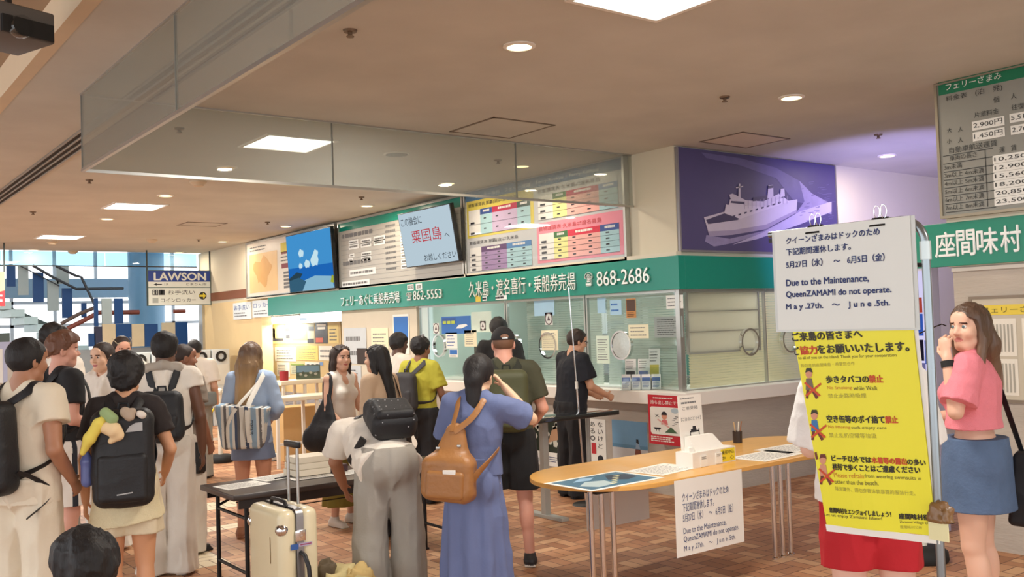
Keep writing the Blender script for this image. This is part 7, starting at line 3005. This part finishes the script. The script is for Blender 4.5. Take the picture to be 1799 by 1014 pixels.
def plush(fig, label, pts, m, name='plush_toy', cat='toy', amp=.002):
    P = [T(V3(*p[:3])) for p in pts]
    F = Field(*fig.bounds(P, .07), .006)
    for a, b_ in zip(pts[:-1], pts[1:]):
        F.cone(T(V3(*a[:3])), T(V3(*b_[:3])), a[3], b_[3], .012)
    F.wrinkle(amp, 50, 1)
    o = fig.finish(F, name, m)
    o.parent = None
    o.location = fig.pos
    o.rotation_euler = (0, 0, fig.az)
    tag(o, label, cat)
    return o
yb = c[1] - .11
plush(f, 'yellow plush banana hanging on the black backpack', [(-.21, yb + .02, 1.2, .018), (-.17, yb, 1.28, .032), (-.12, yb - .01, 1.36, .03), (-.08, yb, 1.4, .016)], mat('plush_yellow', (232, 212, 96), .8))
plush(f, 'green plush toy beside the plush banana', [(-.085, yb, 1.42, .03), (-.05, yb - .01, 1.385, .034)], mat('plush_green', (150, 172, 120), .8))
plush(f, 'peach plush toy hanging under the green one', [(-.075, yb - .01, 1.335, .038), (-.04, yb - .015, 1.32, .042), (-.02, yb - .01, 1.29, .03), (-.06, yb, 1.255, .014)], mat('plush_peach', (236, 206, 160), .8))
plush(f, 'small white and brown plush toy on the right of the backpack top', [(.02, yb, 1.42, .028), (.045, yb, 1.395, .026), (.06, yb, 1.42, .02)], mat('plush_tan', (176, 156, 136), .8))
plush(f, 'white shell charm at the right of the plush toys', [(.1, yb, 1.405, .02), (.115, yb, 1.395, .022)], mat('plush_white', (222, 212, 200), .7))
bt = plush(f, 'blue bottle in the side pocket of the toy-hung backpack', [(-.2, c[1], 1.02, .034), (-.2, c[1], 1.14, .034), (-.2, c[1], 1.165, .018), (-.2, c[1], 1.18, .018)], mat('bottle_blue', (96, 106, 160), .25), 'bottle', 'bottle', 0)

# man in white vest with black pack
f = Fig(292, 800, 6.85, -8, 1.72, 'dark-skinned man in a white tee and white trousers with a black backpack', skin=(112, 76, 58), res=.007, head=(-4, 2, 0),
        arms={'elbr': (.245, -.03, 1.13), 'wrir': (.25, .03, .87), 'elbl': (-.235, .02, 1.16), 'wril': (-.2, .16, 1.0)})
f.body()
f.tee(white_tee, hem=.9, sleeve=.28, loose=.025)
f.legs(white_trs, hem=.02, rt=.112, rk=.1, rh=.105, k=.006)
f.shoes(blk_shoe, white_rub)
f.hair(blk_hair, .016, amp=.003, freq=70, top=.006)
r, c, T = backpack(f, 'black backpack with a small grey word patch, worn over a white tee', FAB('black_pack_cloth', (34, 36, 40), .6, bump=.2), w=.152, hgt=(.97, 1.33), d=.075, taper=-.03)
b = MB()
ff = frG(Vector(T(V3(-.06, c[1] - .083, 1.2)) * f.s), (1, 0, .03), (0, 0, 1))
b.rect(ff, 0, 0, .11, .028, .002, 0)
b.text(ff, 'PRESTI', .006, .005, .104, .023, .003, 1)
b.build('word_patch', [mat('patch_dark', (70, 70, 74), .6), mat('patch_grey', (130, 130, 132), .6)], r.children[1])
# folded grey sweater round the neck
F = Field(*f.bounds([f.T(V3(x, y, z)) for x in (-.2, .2) for y in (-.15, .15) for z in (1.4, 1.58)], .06), f.res)
for s in (-1, 1):
    F.cone(f.T(V3(0, -.075, 1.515)), f.T(V3(s * .1, -.06, 1.49)), .026, .03, .03)
    F.cone(f.T(V3(s * .1, -.06, 1.49)), f.T(V3(s * .13, .03, 1.48)), .03, .03, .03)
F.wrinkle(.004, 40, 3)
f.finish(F, 'neck_scarf', FAB('grey_striped_knit', (176, 166, 154)))
g = Fig(285, 850, 6.3, 0, 1.7, 'x') if False else None

# man behind him in grey, black trousers top
f = Fig(321, 790, 7.5, -48, 1.63, 'man with cropped hair in a grey tee beside the white-trousered man', skin=(150, 102, 78), res=.008, head=(-25, 4, 0), arms={'elbr': (.25, -.03, 1.14), 'wrir': (.2, .1, .92)})
f.body()
f.tee(FAB('grey_marl', (140, 128, 116)), hem=.92, sleeve=.6, loose=.02)
f.legs(white_trs, hem=.02, rt=.112, rk=.105, rh=.11)
f.shoes(blk_shoe)
f.hair(dkb_hair, .005, amp=.0008, line=((-.14, -.06, -.025, .018, .045, .1), (-.05, -.03, -.01, .01, .06, .08)))
F = Field(f.T(V3(.08, -.16, .62)), f.T(V3(.36, .16, 1.02)), .008)
F.rbox(f.T(V3(.2, -.02, .8)), (.05, .05, .13), .03)
F.wrinkle(.004, 30, 2)
o = f.finish(F, 'waist_pouch', blk_nylon)
o.parent = None
o.location, o.rotation_euler = f.pos, (0, 0, f.az)
tag(o, 'black pouch hanging at the hip of the man in the grey tee', 'bag')

# man in white by the far counter
f = Fig(345, 720, 11.3, -12, 1.64, 'black-haired man in a white tee at the far counter with a shoulder bag', skin=(206, 156, 126), res=.011, head=(20, 14, 0), arms={'elbl': (-.26, .06, 1.2), 'wril': (-.13, .16, 1.42)})
f.body(False)
f.tee(white_tee, hem=.9, sleeve=.75, loose=.035)
f.legs(FAB('grey_wool', (150, 146, 136)), hem=.03)
f.shoes(blk_shoe)
f.hair(blk_hair, .014)
r = pack_root(f, 'shoulder_bag', 'grey shoulder bag on a black strap at the far counter', 'bag')
F = Field(V3(-.02, -.32, .86), V3(.36, -.04, 1.14), .01)
F.rbox(V3(.17, -.18, 1.0), (.12, .05, .09), .04)
F.wrinkle(.004, 24)
sfin(F, f, 'bag_body', FAB('grey_canvas', (120, 124, 120)), r)
ribbon(f, [(-.1, -.06, 1.49), (.02, -.14, 1.4), (.1, -.17, 1.2), (.15, -.17, 1.08)], .05, .01, 'strap', blk_nylon, r)

# blond woman with the striped tote
def grown_out(name, root, tip, z0, z1):
    """dyed hair: dark at the roots, fair towards the tips, with streaks along the strands"""
    m = mat(name, tip, .42, var=.3, scale=24, bump=.3, stretch=(1, 1, .1)).copy()
    nt = m.node_tree
    bs = nt.nodes['Principled BSDF']
    old = bs.inputs['Base Color'].links[0].from_socket
    tc = nt.nodes.new('ShaderNodeTexCoord')
    sp = nt.nodes.new('ShaderNodeSeparateXYZ')
    mr = nt.nodes.new('ShaderNodeMapRange')
    mr.inputs[1].default_value, mr.inputs[2].default_value = z0, z1
    mx = nt.nodes.new('ShaderNodeMix')
    mx.data_type = 'RGBA'
    nt.links.new(tc.outputs['Object'], sp.inputs[0])
    nt.links.new(sp.outputs[2], mr.inputs[0])
    nt.links.new(mr.outputs[0], mx.inputs[0])
    nt.links.new(old, mx.inputs[6])
    mx.inputs[7].default_value = lin(*root)
    nt.links.new(mx.outputs[2], bs.inputs['Base Color'])
    return m


ombre = grown_out('grown_out_blond_hair', (92, 68, 52), (188, 152, 104), 1.25, 1.55)
f = Fig(443, 770, 8.0, -14, 1.61, 'woman with long blond-brown hair in a pale blue shirt and blue skirt, seen from behind', fem=True, skin=(206, 150, 122), res=.007, head=(-14, 2, 0),
        arms={'elbr': (.235, -.02, 1.15), 'wrir': (.15, .18, 1.05)})
f.body(False)
lblue = FAB('pale_blue_cotton', (168, 188, 216))
f.tee(lblue, hem=.84, sleeve=1.75, loose=.026, name='shirt', amp=.005)
f.skirt(FAB('dusty_blue_cotton', (126, 140, 170)), waist=1.0, hem=.7, rw=.16, rh=.2, flat=.8, folds=5, fa=.006)
f.shoes(mat('tan_leather', (150, 100, 70), .5))
f.long_hair(ombre, back=-.46, width=.105, t=.018, side=-.3, thick=.55, sweep=(-.03, 0))
r = pack_root(f, 'tote_bag', 'blue and white striped tote bag with white handles on the blond woman', 'bag')
F = Field(V3(-.38, -.4, .76), V3(.38, -.04, 1.3), f.res)
F.rbox(V3(-.02, -.23, 1.02), (.205, .085, .2), .035, taper=.16)
F.cut(rotm('Y', R(6)) @ V3(0, 0, 1), 1.185)
F.wrinkle(.004, 20, 2)
tm = [FAB('tote_white', (226, 224, 216)), FAB('tote_navy', (72, 86, 112)), FAB('tote_sky', (150, 176, 198)), FAB('tote_grey', (110, 108, 108)), FAB('tote_base', (206, 200, 186))]
def stripes(c):
    k = np.floor((c[:, 0] + .3) / .6 * 26).astype(int)
    seq = np.array([0, 1, 0, 2, 2, 0, 3, 0, 2, 0, 1, 3, 0])
    mi = seq[k % 13]
    return mi
sfin(F, f, 'tote_body', tm, r, stripes)
wh = FAB('tote_webbing', (232, 228, 218))
ribbon(f, [(.06, -.325, .88), (.05, -.345, 1.05), (.05, -.31, 1.2), (.1, -.17, 1.36), (.135, -.08, 1.46), (.14, .0, 1.49)], .045, .008, 'handle', wh, r)
ribbon(f, [(-.13, -.325, .88), (-.12, -.345, 1.05), (-.04, -.32, 1.2), (.09, -.14, 1.38), (.13, -.03, 1.48)], .03, .008, 'handle', wh, r)
b = MB()
ff = frG(Vector(V3(.075, -.36, 1.08) * f.s), (0, 0, -1), (1, 0, 0))
b.text(ff, 'marant', .0, .0, .13 * f.s, .026, .002, 0)
b.build('printed_word', ink, r.children[0])

# woman facing the viewer, black slouch bag
f = Fig(602, 760, 8.35, 222, 1.56, 'woman in a white tank top facing right, black slouchy bag on her shoulder', fem=True, skin=(222, 174, 148), res=.006, head=(-12, 0, 0),
        arms={'elbr': (.21, .03, 1.13), 'wrir': (.17, .18, 1.0), 'elbl': (-.2, .03, 1.13), 'wril': (-.15, .2, 1.05)})
f.body()
f.tee(FAB('white_rib', (240, 234, 224)), hem=.95, loose=.006, sleeveless=True, amp=.0015, vneck=.09, name='tank_top')
f.skirt(FAB('olive_cotton', (126, 112, 44)), waist=1.02, hem=.2, rw=.14, rh=.23, folds=8, fa=.012)
f.shoes(mat('white_sandal', (224, 218, 208), .5))
f.long_hair(dkb_hair, back=-.3, width=.085, side=-.3, thick=.5)
sunglasses(f, 'dark sunglasses pushed up on the woman in the white tank top', .085, .03)
r = pack_root(f, 'slouch_bag', 'large black slouchy shoulder bag on the woman in the white tank top', 'bag')
F = Field(V3(.0, -.32, .66), V3(.5, .36, 1.46), f.res)
F.cone(V3(.27, .15, .87), V3(.27, -.14, .85), .13, .11, .02, ((1, 0, 0), .5))
F.cone(V3(.27, .18, .86), V3(.2, .04, 1.26), .08, .02, .06, ((1, 0, 0), .6))
F.cone(V3(.27, -.14, .86), V3(.2, .0, 1.26), .08, .02, .06, ((1, 0, 0), .6))
F.cone(V3(.27, .03, .86), V3(.22, .02, 1.12), .12, .05, .05, ((1, 0, 0), .5))
F.wrinkle(.006, 18, 4)
sfin(F, f, 'bag_body', FAB('black_canvas', (30, 30, 34), .7), r)
ribbon(f, [(.22, .05, 1.18), (.185, .06, 1.38), (.165, .0, 1.475), (.175, -.06, 1.4), (.21, -.02, 1.18)], .04, .01, 'strap', blk_nylon, r)

# dark-haired woman in sheer beige
f = Fig(668, 760, 7.8, 46, 1.56, 'woman with long black hair in a beige top, in profile to the left', fem=True, skin=(222, 176, 148), res=.006, head=(22, 2, 0))
f.body()
f.tee(FAB('sheer_beige', (196, 168, 140)), hem=.95, sleeve=1.8, loose=.008, amp=.002, name='top')
f.legs(FAB('black_twill', (34, 33, 36)), hem=.03, rh=.1)
f.shoes(blk_shoe)
f.long_hair(blk_hair, back=-.38, width=.085, side=-.2, thick=.55)
sunglasses(f, 'dark sunglasses pushed up on the black-haired woman', .09, .02)
r = pack_root(f, 'shoulder_bag', 'small black bag on the woman in the beige top', 'bag')
F = Field(V3(-.1, -.3, .8), V3(.36, .1, 1.15), .009)
F.rbox(V3(.2, -.12, .96), (.06, .13, .1), .04)
sfin(F, f, 'bag_body', blk_nylon, r)
ribbon(f, [(.19, -.14, 1.05), (.16, -.1, 1.3), (.12, -.06, 1.47), (.12, .02, 1.49), (.13, .11, 1.38), (.19, .08, 1.1), (.21, -.02, 1.04)], .035, .008, 'strap', blk_nylon, r)

# bending man in grey trousers
def dotted(name, base, dot, scale):
    """cloth printed with small dots on a regular grid"""
    m = mat(name, base, .6, bump=.15, scale=14).copy()
    nt = m.node_tree
    bs = nt.nodes['Principled BSDF']
    vo = nt.nodes.new('ShaderNodeTexVoronoi')
    vo.inputs['Scale'].default_value = scale
    vo.inputs['Randomness'].default_value = 0.25
    tc = nt.nodes.new('ShaderNodeTexCoord')
    nt.links.new(tc.outputs['Object'], vo.inputs['Vector'])
    lt = nt.nodes.new('ShaderNodeMath')
    lt.operation = 'LESS_THAN'
    lt.inputs[1].default_value = 0.13
    nt.links.new(vo.outputs['Distance'], lt.inputs[0])
    mx = nt.nodes.new('ShaderNodeMix')
    mx.data_type = 'RGBA'
    nt.links.new(lt.outputs[0], mx.inputs[0])
    mx.inputs[6].default_value = lin(*base)
    mx.inputs[7].default_value = lin(*dot)
    nt.links.new(mx.outputs[2], bs.inputs['Base Color'])
    return m


dots_m = dotted('dotted_nylon', (26, 26, 29), (170, 168, 172), 26)
f = Fig(682, 850, 5.55, 7, 1.67, 'man in a white tee and wide grey trousers bending over the dark table', skin=(170, 118, 90), res=.0065, bend=70, twist=8, head=(0, 35, 0),
        arms={'elbl': (-.28, .48, .92, 0), 'wril': (-.22, .6, .74, 0), 'elbr': (.2, .5, .92, 0), 'wrir': (.06, .66, .76, 0)}, legs={'kneel': (-.112, .02, .5), 'kneer': (.112, .02, .5), 'ankl': (-.13, -.02, .085), 'ankr': (.13, -.02, .085)})
f.body(False)
def drape(F):
    F.cone(f.T(V3(-.08, .07, 1.16)), f.T(V3(-.1, .1, 1.0)) + V3(0, 0, -.17), .08, .02, .06)
f.tee(white_tee, hem=.89, sleeve=.72, loose=.03, amp=.01, extra=drape)
f.legs(FAB('grey_flannel', (164, 158, 148)), waist=1.06, hem=.01, rt=.1, rk=.103, rh=.116, amp=.009, k=.02)
f.shoes(blk_shoe)
f.hair(blk_hair, .014)
r = pack_root(f, 'backpack', 'black backpack with small pale dots on the back of the bending man')
T = f.T
F = Field(*f.bounds([T(V3(x, y, z)) for x in (-.22, .22) for y in (-.42, -.1) for z in (.95, 1.45)], .05), f.res)
F.rbox(T(V3(.05, -.215, 1.14)), (.14, .085, .165), .06, 0, f.T3)
F.wrinkle(.004, 18, 3)
sfin(F, f, 'pack_body', dots_m, r)
F = Field(*f.bounds([T(V3(x, y, z)) for x in (-.22, .22) for y in (-.42, -.1) for z in (.95, 1.45)], .05), f.res)
F.rbox(T(V3(.05, -.295, 1.1)), (.12, .035, .11), .03, 0, f.T3)
sfin(F, f, 'front_pocket', dots_m, r)
for s in (-1, 1):
    ribbon(f, [T(V3(s * .07, -.13, 1.38)), T(V3(s * .105, -.06, 1.47)), T(V3(s * .11, .05, 1.46)), T(V3(s * .13, .13, 1.34)), T(V3(s * .19, .05, 1.12)), T(V3(s * .14, -.15, 1.02))], .05, .012, 'strap', blk_nylon, r)
# phone in his hand
# man in white shirt and woman in yellow at the left ticket window
f = Fig(702, 760, 10.6, -52, 1.63, 'black-haired man in a white shirt next to the woman in yellow', skin=(96, 66, 52), res=.01, head=(-15, 6, 0))
f.body(False)
f.tee(white_tee, hem=.9, sleeve=.6, loose=.03)
f.legs(FAB('black_twill', (34, 33, 36)), hem=.03)
f.shoes(blk_shoe)
f.hair(blk_hair, .024, amp=.006, freq=50)
f = Fig(741, 760, 9.3, -28, 1.60, 'woman in a yellow tee and black trousers with a grey backpack', fem=True, skin=(150, 104, 78), res=.008, head=(-20, 4, 0), arms={'elbr': (.25, .0, 1.14), 'wrir': (.19, .16, 1.02)})
f.body(False)
f.tee(FAB('lime_yellow_cotton', (190, 182, 62)), hem=.9, sleeve=.75, loose=.03)
f.legs(FAB('black_twill', (34, 33, 36)), hem=.03, rt=.118, rk=.11, rh=.11)
f.shoes(blk_shoe)
def updo(F, h, M):
    F.ell(h(0, -.06, .07), (.06, .06, .05), .03)
f.hair(blk_hair, .018, amp=.005, extra=updo)
o = MB()
q = Vector(f.h(.05, -.05, .12) * f.s)
for k in range(3):
    o.tube([q + Vector((-.03 + .02 * k, 0, -.03)), q + Vector((.03 - .012 * k, .005, .025))], .005, 0, 6)
o = o.build('hair_clip', mat('grey_clip', (140, 136, 136), .35), f.root)
backpack(f, 'dark grey backpack on the woman in yellow', FAB('charcoal_canvas', (66, 64, 66), .7), w=.13, hgt=(.98, 1.38), d=.07, straps=(1, -1), dx=-.08)

# woman in the blue dress with the tan leather pack
f = Fig(832, 840, 5.3, -16, 1.545, 'woman in a long blue dress raising her hand to her head, tan bag on back', fem=True, skin=(226, 184, 150), res=.0055, head=(-6, 20, -4), lean=4,
        arms={'elbr': (.33, .13, 1.34), 'wrir': (.15, .13, 1.53), 'elbl': (-.2, .06, 1.15), 'wril': (-.12, .2, 1.02)})
f.body(False, curl=(.5, .5), hand_n={'r': (-1, -.2, .3)})
blue_d = FAB('slate_blue_viscose', (102, 114, 154), .8)
f.tee(blue_d, hem=1.0, sleeve=.78, loose=.03, sl_r=.09, amp=.005, name='bodice')
f.skirt(blue_d, waist=1.1, hem=.06, rw=.162, rh=.24, flat=.8, folds=11, fa=.022, name='skirt', sway=(.0, .0), amp=.008)
f.shoes(mat('tan_leather', (150, 100, 70), .5))
def tail(F, h, M):
    F.ell(h(0, -.06, .02), (.085, .07, .08), .03)
    a = h(0, -.095, -.06)
    F.cone(h(0, -.08, -.02), a, .06, .05, .03)
    F.cone(a, a + V3(-.005, -.01, -.2), .056, .045, .03, ((0, 1, 0), .8))
f.hair(blk_hair, .017, amp=.002, freq=60, strand=(1, 1, .3), extra=tail, lo=(-.13, -.22, -.33), hi=(.1, .1, .1))
r = pack_root(f, 'leather_backpack', 'tan leather bucket backpack on the woman in the blue dress')
tan = mat('tan_leather_bag', (160, 110, 62), .45, var=.14, scale=7, bump=.25)
T = f.T
cx = -.1
F = Field(*f.bounds([T(V3(x, y, z)) for x in (cx - .2, cx + .2) for y in (-.36, -.08) for z in (.8, 1.42)], .05), f.res)
F.rbox(T(V3(cx, -.205, .99)), (.165, .085, .14), .06, 0.02, f.T3)
F.cone(T(V3(cx, -.2, 1.02)), T(V3(cx + .02, -.165, 1.26)), .14, .06, .05, (f.T3 @ V3(0, 1, 0), .58))
F.wrinkle(.005, 16, 2)
sfin(F, f, 'bag_body', tan, r)
F = Field(*f.bounds([T(V3(x, y, z)) for x in (cx - .2, cx + .2) for y in (-.4, -.08) for z in (.8, 1.42)], .05), f.res)
F.rbox(T(V3(cx, -.282, .96)), (.12, .03, .085), .025, 0, f.T3)
sfin(F, f, 'front_pocket', tan, r)
b = MB()
for k, (dx, z) in enumerate(((-.085, 1.12), (.075, 1.13), (-.07, 1.17), (.06, 1.19), (-.02, 1.075))):
    q = T(V3(cx + dx, -.262 + (z - 1.1) * .5, z)) * f.s
    b.rbox(Vector(q), (.011, .007, .007), .003)
b.build('metal_studs', alu, r.children[0])
b = MB()
q = Vector(T(V3(cx + .03, -.305, 1.04)) * f.s)
b.rbox(q, (.035, .004, .013), .002)
b.build('white_card', paper, r.children[1])
ribbon(f, [T(V3(*p)) for p in ((cx + .02, -.2, 1.27), (.02, -.16, 1.36), (.07, -.075, 1.465), (.085, .0, 1.49), (.09, .09, 1.44))], .04, .01, 'strap', tan, r)
ribbon(f, [T(V3(*p)) for p in ((cx, -.2, 1.27), (-.09, -.12, 1.4), (-.1, -.05, 1.475), (-.1, .05, 1.46))], .04, .01, 'strap', tan, r)
ribbon(f, [T(V3(*p)) for p in ((cx + .15, -.24, .98), (.09, -.225, 1.04), (.135, -.17, 1.1), (.165, -.05, 1.16))], .045, .012, 'strap', tan, r)

# man in olive tee, cap and black shorts
f = Fig(891, 790, 6.75, 4, 1.68, 'man in an olive tee, black cap and black shorts with an olive backpack', skin=(222, 162, 140), res=.0065, head=(4, 8, 0),
        arms={'elbr': (.27, -.02, 1.14), 'wrir': (.2, .16, 1.0), 'elbl': (-.24, .0, 1.14), 'wril': (-.16, .2, 1.04)}, legs={'kneer': (.12, .0, .5), 'ankr': (.14, -.03, .085), 'kneel': (-.1, .06, .5), 'ankl': (-.1, .1, .085)})
f.body()
f.tee(FAB('olive_green_cotton', (70, 70, 52)), hem=.9, sleeve=.72, loose=.028)
f.legs(FAB('black_shorts_cloth', (26, 26, 28)), waist=1.0, hem=.56, rt=.125, rk=.12, rh=.12, name='shorts')
f.shoes(blk_shoe, mat('pale_sole', (206, 200, 190), .5))
f.hair(mat('light_brown_short', (120, 84, 62), .6), .006, amp=.0008)
F = Field(*f.bounds([f.h(x, y, z) for x in (-.12, .12) for y in (-.14, .22) for z in (-.02, .16)], .02), f.res * .8)
F.ell(f.h(0, -.012, .034), (.088, .107, .095), 0, f.H3)
n = f.H3 @ V3(0, .12, -1)
n /= np.linalg.norm(n)
F.cut(n, n @ f.h(0, 0, .03))
F.ell(f.h(0, .11, .036), (.07, .09, .008), .01, f.H3 @ rotm('X', R(-12)))
F.ell(f.h(0, -.12, .045), (.035, .03, .018), .006, f.H3, 's')
f.finish(F, 'cap', FAB('black_cap_cloth', (32, 30, 31)))
MB().rbox(Vector(f.h(0, -.118, .028) * f.s), (.02, .004, .006), .002).build('cap_buckle', alu, f.root)
backpack(f, 'olive green backpack on the man in the black cap', FAB('olive_nylon', (74, 76, 48), .6), w=.15, hgt=(1.0, 1.44), d=.085, strap_m=FAB('dark_strap', (44, 46, 38)), taper=.02)
q = f.J['wrir']
o = MB().lathe((0, 0), [(0, 0), (.03, 0), (.032, .02), (.032, .11), (.014, .15), (.014, .165), (0, .165)], 0, 20).build('water_bottle', glass('bottle_plastic', (.85, .93, .93), .8, .12, (.7, .76, .76)))
MB().lathe((0, 0), [(0, .165), (.016, .165), (.016, .188), (0, .188)], 0, 16).build('bottle_cap', white_p, o)
Rz = Matrix.Rotation(f.az, 4, 'Z')
o.location = Vector(f.pos) + (Rz @ Vector((q + V3(-.01, .1, -.12)) * f.s))
tag(o, 'clear plastic water bottle held by the man in olive', 'bottle')

# tall man in black at the window, and the person in black further right
f = Fig(882, 740, 10.9, 6, 1.77, 'tall black-haired person in black at the ticket window, behind the cap', skin=(190, 142, 114), res=.011, head=(10, 4, 0))
f.body(False)
f.tee(black_tee, hem=.88, sleeve=.7)
f.legs(FAB('black_twill', (34, 33, 36)), hem=.03)
f.shoes(blk_shoe)
f.hair(blk_hair, .022, amp=.005, freq=45)
f = Fig(1004, 740, 9.3, -58, 1.63, 'person in a black tee and glasses leaning on the service counter', skin=(206, 154, 122), res=.0075, head=(-10, 8, 0), bend=6,
        arms={'elbr': (.235, .08, 1.16), 'wrir': (.17, .32, 1.08), 'elbl': (-.23, .08, 1.16), 'wril': (-.14, .33, 1.08)})
f.body()
f.tee(FAB('navy_black_cotton', (26, 28, 36)), hem=.86, sleeve=.72, loose=.04)
f.legs(FAB('black_twill', (34, 33, 36)), hem=.03, rt=.115, rk=.1, rh=.09)
f.shoes(blk_shoe)
f.hair(dkb_hair, .014, amp=.003)
sunglasses(f, 'thin glasses worn by the person in black at the counter', .004, .055, (60, 54, 52), 0, True)

# person hidden behind the notice rack
f = Fig(1525, 800, 3.95, 8, 1.72, 'person in a white shirt and red shorts standing behind the notice rack', skin=(226, 186, 166), res=.0075, arms={'elbl': (-.225, .06, 1.15), 'wril': (-.13, .24, 1.1), 'elbr': (.225, .06, 1.15), 'wrir': (.13, .24, 1.1)})
f.body(False)
f.tee(FAB('white_shirt_cloth', (236, 234, 230)), hem=.94, sleeve=.9, loose=.05, amp=.006)
f.legs(FAB('red_twill', (186, 30, 40)), waist=1.0, hem=.665, rt=.104, rk=.106, rh=.1, name='shorts', k=.008)
f.shoes(white_rub)
f.hair(brn_hair, .012)

# woman in pink
f = Fig(1712, 760, 4.95, 78, 1.725, 'woman in a pink crop top and denim skirt holding sunglasses to her face', fem=True, skin=(228, 182, 156), res=.0045, head=(66, 0, 0),
        arms={'elbl': (-.25, .03, 1.2), 'wril': (-.2, .07, 1.47), 'elbr': (.2, .1, 1.14), 'wrir': (.14, .3, 1.12)})
f.body(eyes=(92, 110, 116), lips=(204, 128, 120), curl=(.6, .9), hand_n={'l': (.9, -.3, 0)})
f.tee(FAB('pink_knit', (238, 138, 150), bump=.4, scale=40), hem=1.1, sleeve=.8, loose=.04, sl_r=.088, amp=.005, name='crop_top')
f.skirt(FAB('washed_denim', (86, 108, 140), var=.3, scale=10, bump=.3), waist=1.05, hem=.68, rw=.168, rh=.205, flat=.92, name='denim_skirt', amp=.004)
f.shoes(white_rub)
f.long_hair(grown_out('grown_out_brown_hair', (84, 62, 48), (126, 96, 72), 1.3, 1.62), back=-.3, width=.1, side=-.27, thick=.6, front=(-1,))
a, e = f.J['wril'], f.J['elbl']
MB().tube([Vector((a + (e - a) * .05) * f.s), Vector((a + (e - a) * .17) * f.s)], .034 * f.s, 0, 18).build('watch_strap', mat('black_rubber', (22, 22, 22), .7), f.root)
# sunglasses held in front of her
r = empty('sunglasses', f.pos, f.az, 'black sunglasses held up by the woman in pink', 'sunglasses')
lm = mat('lens_black', (24, 22, 24), .1)
g0 = Vector((f.J['wril'] + V3(.02, .13, .12)) * f.s)
for s in (0, 1):
    c_ = g0 + Vector((-.02 + .0 * s, .05 + .062 * s, -.01 - .035 * s))
    MB().lathe((0, 0), [(0, 0), (.026, 0), (.028, .003), (.026, .006), (0, .006)], 0, 18, M=Matrix.Translation(c_) @ Matrix.Rotation(R(70), 4, 'Y')).build('lens', lm, r)
MB().tube([g0 + Vector((-.02, .02, .0)), g0 + Vector((.0, -.04, .03)), g0 + Vector((.03, -.1, .055)), g0 + Vector((.035, -.12, .045))], .0032, 0, 6).build('temple', lm, r)
MB().tube([g0 + Vector((-.02, .075, -.015)), g0 + Vector((-.02, .09, -.022))], .003, 0, 6).build('bridge', lm, r)
r = pack_root(f, 'tote_bag', 'black cloth tote bag hanging behind the woman in pink', 'bag')
F = Field(V3(-.2, -.5, .5), V3(.45, .0, 1.15), f.res * 1.4)
F.rbox(V3(.12, -.25, .78), (.06, .11, .19), .03, taper=-.2)
F.wrinkle(.005, 18, 4)
sfin(F, f, 'bag_body', FAB('black_canvas', (30, 30, 34), .7), r)
ribbon(f, [(.12, -.2, .96), (.13, -.16, 1.1), (.15, -.1, 1.3), (.16, -.03, 1.46), (.16, .04, 1.44)], .04, .008, 'strap', blk_nylon, r)
b = MB()
ff = frG(Vector(V3(.05, -.37, .72) * f.s), (0, 1, 0), (0, 0, 1))

# child in the foreground, only the top of the head is in view
f = Fig(150, 1000, 2.55, 8, 1.17, 'person with short black hair in the lower left foreground, only the head in view', skin=(206, 160, 130), res=.005)
f.body(False)
f.tee(black_tee, hem=.88)
f.legs(FAB('black_twill', (34, 33, 36)), hem=.03)
f.shoes(blk_shoe)
f.hair(blk_hair, .043, amp=.009, freq=40, top=.01)
